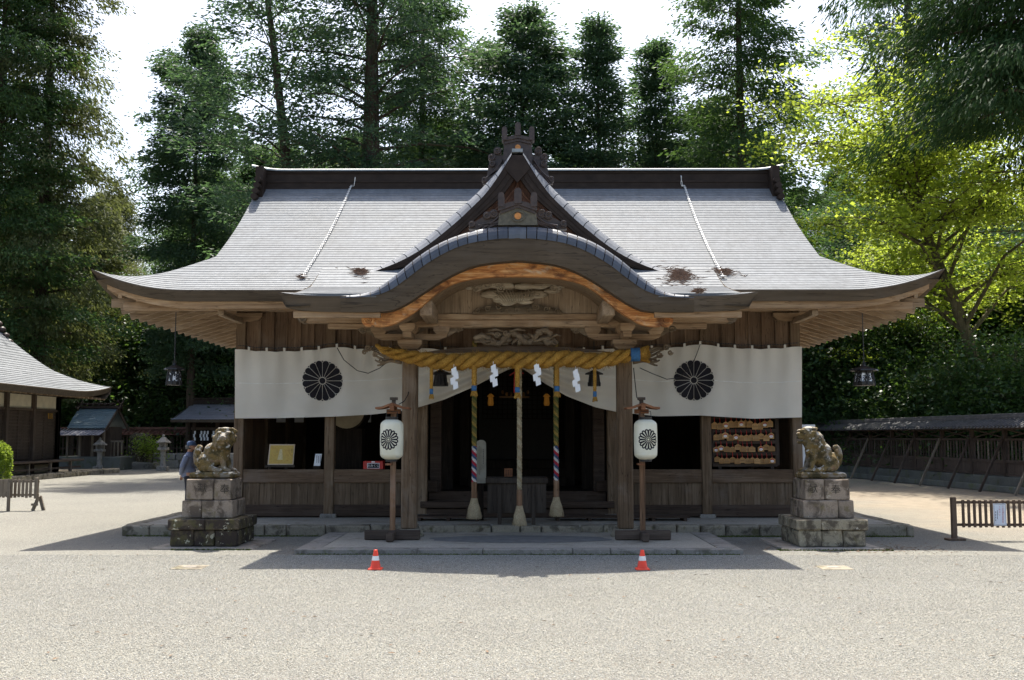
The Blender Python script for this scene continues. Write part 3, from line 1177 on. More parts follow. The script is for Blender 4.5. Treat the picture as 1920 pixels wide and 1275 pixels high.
for ci, x in enumerate(CX):
    s = -1 if ci == 0 else 1
    m = MB()
    bearing(m, (x, YC, zat(655, YC)), .40, zat(638, YC) - zat(655, YC), .36)
    m.build('bearing_block', M['beam_x'], hall)
    # cruciform arm with rounded ends
    m = MB()
    z0, z1 = zat(638, YC), zat(627, YC)
    m.prism([(x - .62, z1 + .0), (x - .60, z0 + .05), (x - .48, z0), (x + .48, z0), (x + .60, z0 + .05), (x + .62, z1)], YC - .07, YC + .07)
    m.span((x - .07, YC - .62, z0 + .002), (x + .07, YC + .62, z1 - .002), .008)
    m.build('bracket_arm', M['beam_x'], hall)
    for u in (-.52, -.26 * 0, .52):
        m = MB()
        bearing(m, (x + u, YC, z1), .27, zat(614, YC) - z1 + .01, .25)
        m.build('bearing_block', M['beam_x'], hall)
    m = MB()
    bearing(m, (x, YC - .52, z1), .25, zat(614, YC) - z1 + .01, .25)
    m.build('bearing_block', M['beam_x'], hall)
    # small cloud-carved ends beside the bracket
    for sg in (-1, 1):
        m = MB()
        xx = x + sg * .74
        zz = zat(620, YC)
        m.prism([(xx - sg * .12, zz - .10), (xx - sg * .12, zz + .07), (xx + sg * .16, zz + .07), (xx + sg * .13, zz + .0), (xx + sg * .02, zz - .02)], YC - .05, YC + .05)
        scroll(m, (xx + sg * .06, zz + .01), .06, 0, 1.2, sg, YC - .055, .018)
        m.build('carved_bracket_end', M['carve'], hall)

# big tie beam and purlin over the columns, frog-leg panel
zb0, zb1, zb2 = zat(615, YC), zat(601, YC), zat(590, YC)
MB().span((CX[0] - .75, YC - .12, zb0), (CX[1] + .75, YC + .12, zb1 - .002), .012).build('tie_beam', M['beam_x'], hall)
MB().span((xat(815, YC), YC - .16, zb1), (xat(1127, YC), YC + .10, zb2), .008).build('tie_beam', M['beam_x'], hall)
for s, q0, q1 in ((-1, 566, 800), (1, 1374, 1140)):
    xa, xb = xat(q0, YC), xat(q1, YC)
    MB().span((xa + s * -.05, YC - .11, zat(606, YC)), (xb, YC + .11, zat(588, YC)), .012).build('porch_purlin', M['beam_x'], hall)
    m = MB()
    zz = (zat(606, YC) + zat(588, YC)) / 2
    m.disc((xa, 0, zz), .085, YC - .125, YC + .125, 14)
    scroll(m, (xa, zz), .07, 0, 1.3, s, YC - .13, .018)
    m.build('carved_purlin_end', M['carve'], hall)
    xc = xat(970 + s * 320, YC)
    MB().span((xc - .33, YC - .06, zat(617, YC)), (xc + .33, YC + .06, zat(606.5, YC)), .01).build('bracket_arm', M['beam_x'], hall)

# vertical boards of the curved gable
Yg = 17.60
ARCH_IN = [(0, 519), (60, 520), (105, 526), (135, 538), (160, 556), (185, 580), (228, 606), (262, 612)]
inner_top = lerp_list([(-a, b) for a, b in ARCH_IN[:6]][::-1] + ARCH_IN[1:6], 60)
edges = [-155, -105, -70, -40, 0, 42, 80, 118, 155]
for a, b in zip(edges[:-1], edges[1:]):
    m = MB()
    tops = []
    for k in range(7):
        h = a + (b - a) * k / 6
        py = min(inner_top, key=lambda q: abs(q[0] - h))[1] - 14
        tops.append((h, py))
    rows = []
    ln = []
    for h, py in tops:
        rows.append(at(970 + h, py, Yg))
        ln.append(at(970 + h, 592, Yg))
    vs = [tuple(q) for q in rows] + [tuple(q) for q in ln]
    vs += [(q[0], q[1] + .03, q[2]) for q in vs]
    n = 7
    fs = [(i, i + 1, n + i + 1, n + i) for i in range(n - 1)] + [(2 * n + i, 2 * n + n + i, 2 * n + n + i + 1, 2 * n + i + 1) for i in range(n - 1)]
    fs += [(0, n, 3 * n, 2 * n), (n - 1, 3 * n - 1, 4 * n - 1, 2 * n - 1)]
    off = rnd.uniform(-.006, .006)
    m.add([(q[0], q[1] + off, q[2]) for q in vs], fs)
    m.build('gable_board', M['beam_z'], hall)
# purlin ends left and right of the gable panel
for s in (-1, 1):
    q0, q1 = at(970 + s * 175, 602, 17.2), at(970 + s * 152, 575, 17.2)
    m = MB()
    m.span((min(q0.x, q1.x), 16.4, q0.z), (max(q0.x, q1.x), 17.7, q1.z), .012)
    m.build('gable_purlin', M['beam_y'], hall)

# cloud and waterfall carving in the gable, dragon over the rainbow beam, wave strip
m = MB()
def blob(px, py, rx, rzp, Y, ry=.05):
    q = at(px, py, Y)
    k = Y / FPX
    m.ell(q, (rx * k, ry, rzp * k), 10, 6)
def scr(px, py, r, a0, turns, sg, Y, rad):
    q = at(px, py, Y)
    k = Y / FPX
    scroll(m, (q.x, q.z), r * k, a0, turns, sg, Y, rad * k)
Yc = 17.5
for px, py, rx, rz_ in ((884, 531, 18, 8), (905, 534, 20, 9), (930, 532, 22, 9), (950, 536, 16, 8), (880, 537, 10, 7), (895, 541, 10, 6), (985, 537, 24, 7), (1010, 537, 18, 6), (1032, 530, 20, 8), (1050, 532, 16, 8), (1042, 540, 12, 6), (925, 552, 26, 8), (945, 558, 26, 12), (975, 556, 30, 10), (1005, 552, 24, 8), (950, 566, 18, 8), (985, 566, 16, 5), (930, 562, 7, 5), (1035, 546, 16, 5)):
    blob(px, py, rx, rz_, Yc)
for px, py, r, sg in ((882, 531, 8, 1), (897, 531, 9, -1), (916, 533, 9, 1), (935, 533, 9, -1), (1028, 530, 9, 1), (1045, 531, 9, -1), (1056, 534, 7, 1), (893, 541, 7, 1), (938, 541, 8, -1), (1040, 541, 7, 1)):
    scr(px, py, r, 1.0, 1.6, sg, Yc - .05, 1.5)
for k in range(14):
    a = rnd.uniform(-20, 60)
    pts = [at(925 + k * 6, 545 + 3 * math.sin(k), Yc - .06), at(935 + k * 5, 556, Yc - .07), at(945 + k * 3.5, 568 - .4 * k, Yc - .06), at(955 + k * 2.5, 573 - .8 * k, Yc - .04)]
    m.tube([tuple(q) for q in pts], [.010, .014, .012, .006], 5)
m.build('cloud_carving', M['carve_pale'], hall, True)
m = MB()
zw0 = zat(590, 17.5)
m.prism([(at(970 + h, 0, 17.52).x * 1, zat(py, 17.52)) for h, py in ((-82, 589), (-80, 583), (-62, 578), (-40, 574), (0, 577), (40, 574), (62, 578), (80, 583), (82, 589))], 17.50, 17.56)
for h, py, r, sg in ((-74, 583, 5, 1), (-55, 579, 6, 1), (-34, 575, 7, 1), (-20, 583, 5, -1), (0, 582, 5, 1), (22, 583, 5, 1), (34, 575, 7, -1), (55, 579, 6, -1), (74, 583, 5, -1)):
    scr(970 + h, py, r, .5, 1.5, sg, 17.48, 1.5)
m.build('wave_carving', M['carve'], hall, True)
m = MB()
Yd = 17.62
body = [(890, 636), (902, 630), (915, 634), (925, 643), (938, 643), (948, 632), (958, 625), (972, 630), (982, 640), (994, 642), (1004, 632), (1012, 622), (1024, 620), (1032, 630), (1022, 640), (1034, 643), (1046, 640)]
sm = lerp_list(body, 60)
m.tube([tuple(at(a, b, Yd - .05 - .03 * math.sin(i * .5))) for i, (a, b) in enumerate(sm)], [.052 + .012 * math.sin(i * 1.9) for i in range(60)], 8)
for a, b in (((915, 620), (945, 622)), ((912, 625), (935, 632)), ((1000, 642), (1040, 634)), ((1035, 632), (1052, 630)), ((960, 645), (975, 636)), ((925, 640), (905, 645)), ((1024, 645), (1040, 646)), ((955, 622), (985, 620)), ((990, 626), (1005, 640)), ((890, 641), (912, 645))):
    p0, p1 = at(a[0], a[1], Yd - .07), at(b[0], b[1], Yd - .09)
    m.tube([tuple(p0), tuple((p0 + p1) / 2 + Vector((0, -.02, .03))), tuple(p1)], [.022, .026, .010], 6)
for px, py, r, sg in ((932, 629, 6, 1), (925, 638, 5, -1), (1040, 640, 6, -1), (1014, 624, 6, 1), (905, 638, 5, -1), (975, 642, 5, 1), (948, 624, 5, -1)):
    scr(px, py, r, 0, 1.5, sg, Yd - .12, 1.7)
for px, py, rx, rz_ in ((935, 628, 12, 7), (950, 638, 12, 6), (985, 632, 12, 6), (1020, 636, 14, 7), (1008, 643, 20, 4), (930, 645, 26, 4), (900, 638, 10, 5)):
    blob(px, py, rx, rz_, Yd, .06)
m.build('dragon_carving', M['carve'], hall, True)
# rainbow beam
m = MB()
rows = []
for k in range(33):
    u = -1 + k / 16
    px = 970 + u * 187
    lo, hi = 672 - 5 * (1 - u * u), 663 - 14 * (1 - abs(u) ** 2.2)
    a, b = at(px, lo, YC), at(px, hi, YC)
    rows.append([(a.x, YC - .09, a.z), (b.x, YC - .09, b.z), (b.x, YC + .09, b.z), (a.x, YC + .09, a.z), (a.x, YC - .09, a.z)])
m.grid(rows)
m.build('rainbow_beam', M['rail'], hall)
# cloud nosings that stick out sideways from the columns
for ci, x in enumerate(CX):
    s = -1 if ci == 0 else 1
    m = MB()
    k = YC / FPX
    c0 = at(970 + s * 216, 668, YC)
    for j in range(6):
        a = j / 5
        pts = [(c0.x + s * t * (.16 + .45 * (.55 + .45 * a)), YC - .05 + .02 * j, c0.z - .10 + a * .16 + .06 * math.sin(t * 5 + j) * t + .10 * t * t * a) for t in [i / 9 for i in range(10)]]
        m.tube(pts, [.045 - .030 * i / 9 for i in range(10)], 6)
    for (ox, oz, r, sg) in ((.56, .14, .055, 1), (.44, .02, .05, -1), (.34, -.08, .045, 1), (.62, .06, .04, -1)):
        scroll(m, (c0.x + s * ox, c0.z + oz), r, 0, 1.4, sg * s, YC - .06, .020)
    m.ell((c0.x + s * .15, YC, c0.z), (.16, .07, .10), 10, 6)
    m.build('cloud_nosing', M['carve'], hall, True)

# ------------------------------------------------------------------ curved porch gable (karahafu) and porch roof
YK = 15.95
T_TOP = [(0, 426), (37, 427), (70, 431), (110, 442), (150, 459), (190, 485), (230, 518), (262, 541), (290, 552), (331, 556)]
T_FT = [(0, 447), (40, 449), (90, 457), (130, 472), (170, 495), (210, 525), (240, 545), (275, 556), (331, 559)]
T_FB = [(0, 488), (60, 494), (100, 505), (140, 525), (180, 551), (215, 573), (250, 584), (331, 585)]


def arch(pts, n):
    """mirrored outline, n points per side: (half px, py) from left to right"""
    r = lerp_list(pts, n)
    return [(-a, b) for a, b in r[::-1]] + r[1:]


NA = 40
A_top, A_ft, A_fb = arch(T_TOP, NA), arch(T_FT, NA), arch(T_FB, NA)


def arch_py(pts, h):
    h = abs(h)
    r = pts
    for i in range(len(r) - 1):
        if h <= r[i + 1][0]:
            t = (h - r[i][0]) / max(1e-6, r[i + 1][0] - r[i][0])
            return r[i][1] + (r[i + 1][1] - r[i][1]) * t
    return r[-1][1]


S_top = lerp_list(T_TOP, 80)
# rounded edge sheets, one object for each sheet
rt, rf = lerp_list(T_TOP, 133), lerp_list(T_FT, 133)
for s in (-1, 1):
    SEG = 19
    for j in range(1, SEG):
        a0 = int(j / SEG * 132)
        a1 = int((j + 1) / SEG * 132)
        m = MB()
        rows = []
        for i in range(a0, a1 + 1):
            e = 0        # each sheet laps over the next one down
            pt = at(970 + s * rt[i][0], rt[i][1], YK + .17)
            pf = at(970 + s * rf[i][0], rf[i][1], YK)
            row = []
            for q in range(6):
                t = q / 5
                yy = YK + .17 * (1 - math.cos(t * math.pi / 2))
                w = math.sin(t * math.pi / 2)
                b = pf.lerp(pt, w)
                row.append((b.x - s * 0, yy - .008, b.z + .004))
            rows.append(row)
        r0 = [Vector(q) for q in rows[0]]
        rows[0] = [tuple(p_.lerp(Vector(q), .65)) for p_, q in zip(r0, rows[1])]
        m.grid([[(q[0], q[1] + .02, q[2] - .02) for q in rows[0]]] + rows + [[(q[0], q[1] + .02, q[2] - .02) for q in rows[-1]]])
        m.build('roll_sheet', M['roll'], hall)
m = MB()
a1 = int(1 / 19 * 132)
for j, (i0, i1) in enumerate(((-a1, -a1 // 3), (-a1 // 3, a1 // 3), (a1 // 3, a1))):
    mm = MB()
    rows = []
    for i in range(i0, i1 + 1):
        s = -1 if i < 0 else 1
        pt, pf = at(970 + s * rt[abs(i)][0], rt[abs(i)][1], YK + .17), at(970 + s * rf[abs(i)][0], rf[abs(i)][1], YK)
        rows.append([(pf.lerp(pt, math.sin(t * math.pi / 10)).x, YK + .17 * (1 - math.cos(t * math.pi / 10)), pf.lerp(pt, math.sin(t * math.pi / 10)).z + .004 * (j == 1)) for t in range(6)])
    mm.grid(rows)
    mm.build('roll_sheet', M['verge'], hall)
# dark backing under the edge sheets
m = MB()
rows = []
for i in range(0, 133 * 2 - 1, 3):
    j = abs(i - 132)
    s = -1 if i < 132 else 1
    pt, pf = at(970 + s * rt[j][0], rt[j][1], YK + .19), at(970 + s * rf[j][0], rf[j][1], YK + .02)
    rows.append([(pf.lerp(pt, math.sin(t * math.pi / 10)).x, YK + .02 + .17 * (1 - math.cos(t * math.pi / 10)), pf.lerp(pt, math.sin(t * math.pi / 10)).z - .012) for t in range(6)])
m.grid(rows)
m.build('edge_backing', M['darkmetal'], hall)
# dark fascia face and its underside
m = MB()
rows = []
for i in range(len(A_ft)):
    h = A_ft[i][0]
    f, b = at(970 + h, A_ft[i][1] - 1.5, YK + .012), at(970 + A_fb[i][0], A_fb[i][1], YK + .05)
    mid = f.lerp(b, .5)
    rows.append([(f.x, YK + .16, f.z), (f.x, YK + .008, f.z), (mid.x, YK + .012, mid.z), (b.x, YK + .045, b.z), (b.x, YK + .34, b.z + .0)])
m.grid(rows)
m.build('gable_fascia', M['fascia'], hall)
# orange barge board with a scroll at each end
YBG = 16.22
A_in = arch([(0, 518), (60, 520), (105, 527), (135, 539), (160, 557), (190, 583), (228, 606), (250, 612), (268, 612)], NA)
A_out = arch([(0, 484), (60, 490), (100, 501), (140, 521), (180, 547), (215, 570), (250, 583), (292, 588)], NA)
m = MB()
rows = []
for i in range(len(A_in)):
    a, b = at(970 + A_out[i][0], A_out[i][1], YBG), at(970 + A_in[i][0], A_in[i][1], YBG)
    c = a.lerp(b, .86)
    rows.append([(a.x, YBG + .10, a.z), (a.x, YBG, a.z), (c.x, YBG - .005, c.z), (c.x, YBG - .02, c.z), (b.x, YBG - .02, b.z), (b.x, YBG + .12, b.z)])
m.grid(rows)
m.add([rows[0][1], rows[0][4], rows[0][5], rows[0][0]], [(0, 1, 2, 3)])
m.add([rows[-1][1], rows[-1][4], rows[-1][5], rows[-1][0]], [(0, 1, 2, 3)])
bargeo = m.build('barge_board', M['barge'], hall)
for s in (-1, 1):
    m = MB()
    q = at(970 + s * 279, 600, YBG)
    m.disc((q.x, 0, q.z), .105, YBG - .03, YBG + .10, 18)
    scroll(m, (q.x, q.z), .085, 1.5, 1.7, s, YBG - .035, .017)
    m.build('barge_scroll', M['barge'], hall, False)
# curved soffit behind the barge board
m = MB()
rows = []
for a, b in arch([(0, 508), (60, 511), (105, 519), (135, 532), (160, 550), (190, 576), (228, 597), (268, 604)], NA):
    q = at(970 + a, b, YBG)
    rows.append([(q.x, y, q.z) for y in (YBG + .08, 16.6, 17.2, 18.0, 19.0)])
m.grid(rows)
m.build('curved_soffit', M['soffit'], hall)
# curved roof behind, running back into the hall roof
m = MB()
rows = []
for a, b in arch(T_TOP, NA):
    q = at(970 + a, b, YK + .17)
    rows.append([(q.x, y, q.z) for y in (YK + .17, 16.8, 17.6, 18.4, 19.2, 20.2)])
m.grid(rows)
m.build('curved_roof', M['roof'], hall)


# porch roof at both sides
PXH = xat(970 + 451, YK, 557)
def porch(Y):
    P = [(15.95, zat(556.5, YK)), (17.2, 4.02), (18.5, prof(18.5) + .06), (19.7, prof(19.7) + .012)]
    P[1] = (17.2, P[0][1] + .42 * (P[2][1] - P[0][1]))
    for i in range(3):
        if Y <= P[i + 1][0]:
            t = (Y - P[i][0]) / (P[i + 1][0] - P[i][0])
            return P[i][1] + (P[i + 1][1] - P[i][1]) * t
    return P[-1][1]


NP = 24
for c in range(NP):
    ya, yb = YK + (19.7 - YK) * c / NP, YK + (19.7 - YK) * (c + 1) / NP
    for s in (-1, 1):
        m = MB()
        xs = [s * (xat(970 + 268, YK) + (PXH - xat(970 + 268, YK)) * i / 12) for i in range(13)]
        lift = lambda x: .06 * max(0, (abs(x) - 2.9) / .7) ** 2 * max(0, 1 - (ya - YK) / 1.5)
        m.grid([[(x, yb, porch(yb) + .001 + lift(x)) for x in xs], [(x, ya, porch(ya) + LIP + lift(x)) for x in xs], [(x, ya + .004, porch(ya) - .004 + lift(x)) for x in xs]])
        m.build('porch_course', M['roof'], hall, recalc=False)
for s in (-1, 1):
    m = MB()
    rows = []
    for k in range(13):
        x = s * (xat(970 + 325, YK) + (PXH - xat(970 + 325, YK)) * k / 12)
        z = porch(YK) + .06 * max(0, (abs(x) - 2.9) / .7) ** 2
        xi = x - s * (.13 * k / 12)
        rows.append([(x, YK, z + .016), (x, YK - .004, z - .005), (xi, YK + .06, z - .22), (xi, YK + .4, z - .2)])
    m.grid(rows)
    # side edge of the porch roof, back to the hall eave
    e = []
    for k in range(12):
        Y = YK + (19.2 - YK) * k / 11
        z = porch(Y) + (.06 * max(0, 1 - (Y - YK) / 1.5))
        e.append([(s * PXH, Y, z + .014), (s * (PXH - .13), Y, z - .21), (s * (PXH - .5), Y, z - .19)])
    m.grid(e)
    m.build('porch_fascia', M['fascia'], hall)
    m = MB()
    xi = xat(970 + 262, YK)
    m.grid([[(s * (xi + (PXH - .3 - xi) * i / 6), Y, porch(Y) - .17 + .0) for i in range(7)] for Y in (YK + .2, 16.8, 17.7, 18.6)])
    m.build('porch_soffit', M['soffit'], hall)
    for k in range(5):
        x = s * (xi + .12 + (PXH - .5 - xi) * k / 4)
        MB().beam((x, YK + .22, porch(YK) - .24), (x, 18.7, porch(18.7) - .34), .06, .09).build('rafter', M['beam_y'], hall)
    MB().span((s * xi, YK + .12, porch(YK) - .30), (s * (PXH - .22), YK + .2, porch(YK) - .2), .006).build('eave_board', M['beam_x'], hall)

# ------------------------------------------------------------------ triangular dormer gable (chidori-hafu)
OUT = [(10, 287), (33, 316), (56, 342), (78, 365), (104, 388), (130, 411), (170, 445), (220, 480), (283, 511)]
INN = [(10, 289), (27, 317), (40, 337), (61, 365), (87, 391), (116, 418), (170, 461), (220, 490), (276, 512)]
BOT = [(0, 322), (9, 339), (27, 363), (58, 391), (96, 424), (135, 458), (180, 485), (230, 504), (277, 513)]
YG0, YG1 = 19.45, 19.75
o_, i_, b_ = lerp_list(OUT, 57), lerp_list(INN, 57), lerp_list(BOT, 57)
for s in (-1, 1):
    for j in range(14):
        m = MB()
        rows = []
        for i in range(j * 4, j * 4 + 5):
            po, pi_ = at(970 + s * o_[i][0], o_[i][1], YG1), at(970 + s * i_[i][0], i_[i][1], YG0)
            e = .003
            row = []
            for q in range(4):
                t = q / 3
                b = pi_.lerp(po, t)
                row.append((b.x, b.y - e - .02 * math.sin(t * math.pi), b.z + e + .02 * math.sin(t * math.pi)))
            rows.append(row)
        m.grid(rows)
        rows[0] = [tuple(Vector(p_).lerp(Vector(q), .28)) for p_, q in zip(rows[0], rows[1])]
        m = MB()
        m.grid([[(q[0], q[1] + .02, q[2] - .02) for q in rows[0]]] + rows + [[(q[0], q[1] + .02, q[2] - .02) for q in rows[-1]]])
        m.build('verge_sheet', M['verge'], hall)
    m = MB()
    m.grid([[tuple(at(970 + s * i_[i][0], i_[i][1], YG0 + .03)), tuple(at(970 + s * o_[i][0], o_[i][1] + 1.0, YG1 + .03))] for i in range(0, 57, 2)])
    m.build('edge_backing', M['darkmetal'], hall)
    # barge board with a moulding line
    m = MB()
    rows = []
    for i in range(57):
        a, b = at(970 + s * i_[i][0], i_[i][1], YG0), at(970 + s * b_[i][0], b_[i][1], YG0)
        c, d = a.lerp(b, .38), a.lerp(b, .76)
        rows.append([(a.x, YG0 + .1, a.z), (a.x, YG0 + .002, a.z), (c.x, YG0 + .004, c.z), (c.x, YG0 + .022, c.z), (d.x, YG0 + .024, d.z), (d.x, YG0 + .042, d.z), (b.x, YG0 + .045, b.z), (b.x, YG0 + .16, b.z)])
    m.grid(rows)
    m.build('gable_barge_board', M['darkmetal'], hall)
    # roof of the dormer back to the hall roof
    m = MB()
    rows = []
    for i in range(57):
        q = at(970 + s * o_[i][0], o_[i][1], YG1)
        yb = YG1
        while yb < 23.3 and prof(yb) < q.z:
            yb += .02
        rows.append([(q.x, YG1 + (yb + .08 - YG1) * t / 6, q.z) for t in range(7)])
    m.grid(rows)
    m.build('dormer_slope', M['roof'], hall)
m = MB()
q0, q1 = at(960, 288, YG1), at(980, 288, YG1)
m.span((q0.x, YG0 - .01, q0.z - .05), (q1.x, 22.9, q0.z + .012))
m.build('dormer_ridge', M['ridgecap'], hall)
m = MB()
m.prism([(at(970 + a, b, YG0).x, at(970 + a, b, YG0).z) for a, b in ((-11, 291), (11, 291), (24, 316), (0, 342), (-24, 316))], YG0 - .015, YG0 + .05)
m.build('gable_boss', M['darkmetal'], hall)
Yp = YG0 + .22
m = MB()
pts = [(at(970 + s * a, b - 6, Yp).x, at(970 + s * a, b - 6, Yp).z) for s, a, b in [(-1, a, b) for a, b in BOT[::-1]] + [(1, a, b) for a, b in BOT[1:]]]
m.prism(pts, Yp, Yp + .03)
m.build('gable_panel', M['gable'], hall)
m = MB()
for s in (-1, 1):
    for off in (10, 22):
        pts = [at(970 + s * max(a - off * .8, 0), b + off, Yp - .02) for a, b in BOT[:6]]
        m.tube([tuple(q) for q in pts], .022, 5)
m.build('gable_trim', M['gable'], hall)


# ornaments (onigawara)
def ornament(cx, Y, knobs, cap, body, discs, gold, base, sc):
    root = MB()
    k = Y / FPX
    if base:
        root.prism([(at(cx + a, b, Y).x, at(cx + a, b, Y).z) for a, b in base], Y - .02, Y + .10)
    for a, b, r in discs:
        q = at(cx + a, b, Y)
        root.disc((q.x, 0, q.z), r * k, Y - .06, Y + .10, 16)
        scroll(root, (q.x, q.z), r * k * .86, .6, 1.6, 1 if a > 0 else -1, Y - .065, 2.0 * k)
    for a in (-1, 1):
        for t in range(4):
            pts = [at(cx + a * (discs_x[0] + discs_x[1] * u - 0), discs_x[2] + discs_x[3] * u + t * 5 + 4 * math.sin(u * 4 + t), Y - .06) for u in [i / 8 for i in range(9)]]
            root.tube([tuple(q) for q in pts], 2.3 * k, 5)
    b1 = MB()
    b1.prism([(at(cx + a, b, Y).x, at(cx + a, b, Y).z) for a, b in body], Y - .09, Y + .12)
    c1 = MB()
    c1.prism([(at(cx + a, b, Y).x, at(cx + a, b, Y).z) for a, b in cap], Y - .15, Y + .14)
    cap2 = [(a * .93, b + 5) for a, b in cap]
    c1.prism([(at(cx + a, b, Y).x, at(cx + a, b, Y).z) for a, b in cap2], Y - .12, Y + .13)
    k1 = MB()
    for a, b, w, h in knobs:
        q = at(cx + a, b, Y)
        w, h = w * k, h * k
        pts = [(q.x - w / 2, q.z - h / 2), (q.x + w / 2, q.z - h / 2), (q.x + w / 2, q.z + h / 2 - w / 2)] + [(q.x + w / 2 * math.cos(t * math.pi / 6), q.z + h / 2 - w / 2 + w / 2 * math.sin(t * math.pi / 6)) for t in range(1, 6)] + [(q.x - w / 2, q.z + h / 2 - w / 2)]
        k1.prism(pts, Y - .17, Y + .08)
    g1 = MB()
    for a, b, r in gold:
        q = at(cx + a, b, Y - .1)
        g1.disc((q.x, 0, q.z), r * k, Y - .105, Y - .06, 18)
    return root, b1, c1, k1, g1


def add_orn(name, *args, bodymat='oni'):
    r, b, c, k_, g1 = ornament(*args)
    o = r.build(name, M['oni'], hall)
    b.build('ornament_body', M[bodymat], o)
    c.build('ornament_cap', M['oni'], o)
    k_.build('ornament_knob', M['oni'], o)
    g1.build('gold_disc', M['gold'], o)


discs_x = (30, 30, 300, 38)
add_orn('ridge_ornament', 971, 19.98,
        [(0, 246, 11, 26), (-25, 254, 10, 26), (26, 254, 10, 26)],
        [(-27, 268), (-26, 262), (0, 256), (26, 262), (27, 268), (0, 262.5)],
        [(-25, 266), (0, 261), (25, 266), (28, 300), (22, 320), (-22, 320), (-28, 300)],
        [(-38, 284, 7.5), (38, 284, 7.5), (-49, 296, 7), (49, 296, 7), (-48, 308, 6.5), (48, 308, 6.5), (-62, 338, 6), (62, 338, 6)],
        [(0, 276, 5.2)],
        [(-26, 292), (26, 292), (44, 290), (55, 310), (58, 330), (66, 345), (50, 345), (0, 320), (-50, 345), (-66, 345), (-58, 330), (-55, 310), (-44, 290)], 1)
discs_x = (34, 40, 404, 22)
add_orn('porch_gable_ornament', 971, 16.2,
        [(0, 371, 14, 30), (-31, 378, 12, 28), (30, 378, 12, 28)],
        [(-36, 399), (-35, 390), (-20, 384), (0, 379), (20, 384), (34, 390), (35, 399), (0, 387)],
        [(-34, 397), (0, 387), (33, 397), (37, 424), (-37, 424)],
        [(-45, 402, 8.5), (44, 402, 8.5), (-58, 405, 7.5), (57, 405, 7.5), (-86, 421, 6.5), (85, 421, 6.5)],
        [(0, 405, 6.5)],
        [(-92, 430), (-86, 420), (-70, 410), (-52, 402), (-38, 404), (0, 414), (38, 404), (52, 402), (70, 410), (86, 420), (92, 430), (50, 432), (0, 428), (-50, 432)], 1, bodymat='onibody')
m = MB()
q = at(971, 405, 16.07)
k = 16.07 / FPX
m.tube([(q.x + 13 * k * math.cos(a), 16.09, q.z + 9.5 * k * math.sin(a)) for a in [2 * math.pi * i / 24 for i in range(25)]], .009, 5)
m.build('crest_rim', M['onibody'], hall)

# ------------------------------------------------------------------ curtain with crests
def crest(m, mapf, R, petal=16, inner=.15, back=True):
    """flat chrysanthemum print; mapf turns (u, v) in metres into a point"""
    def poly(pts):
        m.add([mapf(u, v) for u, v in pts], [tuple(range(len(pts)))])
    for i in range(petal):
        a = 2 * math.pi * (i + .5) / petal
        ca, sa = math.cos(a), math.sin(a)
        w = math.pi / petal
        g_ = .013 * R
        def wid(r):
            return r * math.tan(w) - g_
        ro = R * .86
        ra = wid(ro)
        ri = inner * R * 1.28
        sec = [(ri + (ro - ri) * k / 9, wid(ri + (ro - ri) * k / 9)) for k in range(10)] + [(ro + ra * .9 * math.sin(t), ra * math.cos(t)) for t in [math.pi / 2 * k / 6 for k in range(1, 7)]]
        m.grid([[mapf(u * ca - (h * j / 2) * sa, u * sa + (h * j / 2) * ca) for j in (-2, -1, 0, 1, 2)] for u, h in sec])
        if back:
            a = 2 * math.pi * i / petal
            ca, sa = math.cos(a), math.sin(a)
            pts = [(R * .93, 0), (R * .985, R * .055), (R * 1.0, 0), (R * .985, -R * .055)]
            poly([(u * ca - v * sa, u * sa + v * ca) for u, v in pts])
    n = 20
    poly([(inner * R * math.cos(2 * math.pi * k / n), inner * R * math.sin(2 * math.pi * k / n)) for k in range(n)])


YCU = 20.16
def top_py(px):
    posts = [(440, 655), (632, 651), (795, 653), (970, 652), (1147, 654), (1313, 646), (1503, 650)]
    for (a, ya), (b, yb) in zip(posts[:-1], posts[1:]):
        if px <= b:
            t = max(0, (px - a) / (b - a))
            sag = 7 if b - a > 170 else 5
            y = ya + (yb - ya) * t + sag * 4 * t * (1 - t)
            return y - 1.6 * abs(math.sin(math.pi * (px - a) / ((b - a) / 5)))
    return 650


BOTP = [(440, 784.5), (520, 784), (628, 781), (700, 777), (750, 771), (784, 764), (832, 749.5), (886, 726.5), (921, 708.5), (952, 693.5), (966, 688), (980, 691), (1010, 712), (1063, 743), (1116, 763.5), (1157, 772.5), (1232, 780.5), (1314, 779), (1412, 785), (1504, 782.5)]


def bot_py(px):
    for (a, ya), (b, yb) in zip(BOTP[:-1], BOTP[1:]):
        if px <= b:
            t = max(0, (px - a) / (b - a))
            return ya + (yb - ya) * t
    return 783


def cloth_pt(px, v, off=0.0):
    ty, by = top_py(px), bot_py(px)
    h = max(0, 1 - (by - ty) / 128.0)
    c = min(1, h * 1.6)
    w = v ** (1.0 + .5 * c)
    y = YCU + .10 * c * math.sin(2 * math.pi * 4.3 * v + .015 * px) * (.3 + .7 * v) * (1 - .3 * c)
    y += .018 * math.sin(px * .021 + 2.2 * v) + .010 * math.sin(px * .057 + 5 * v)
    y += -.03 * v
    y += .022 * math.sin(px * .19 + .4) * (1 - v) ** 2 + .020 * math.sin(px * .083 + 1.3 * v) * (.3 + v)
    return at(px, ty + (by - ty) * w, y - off)


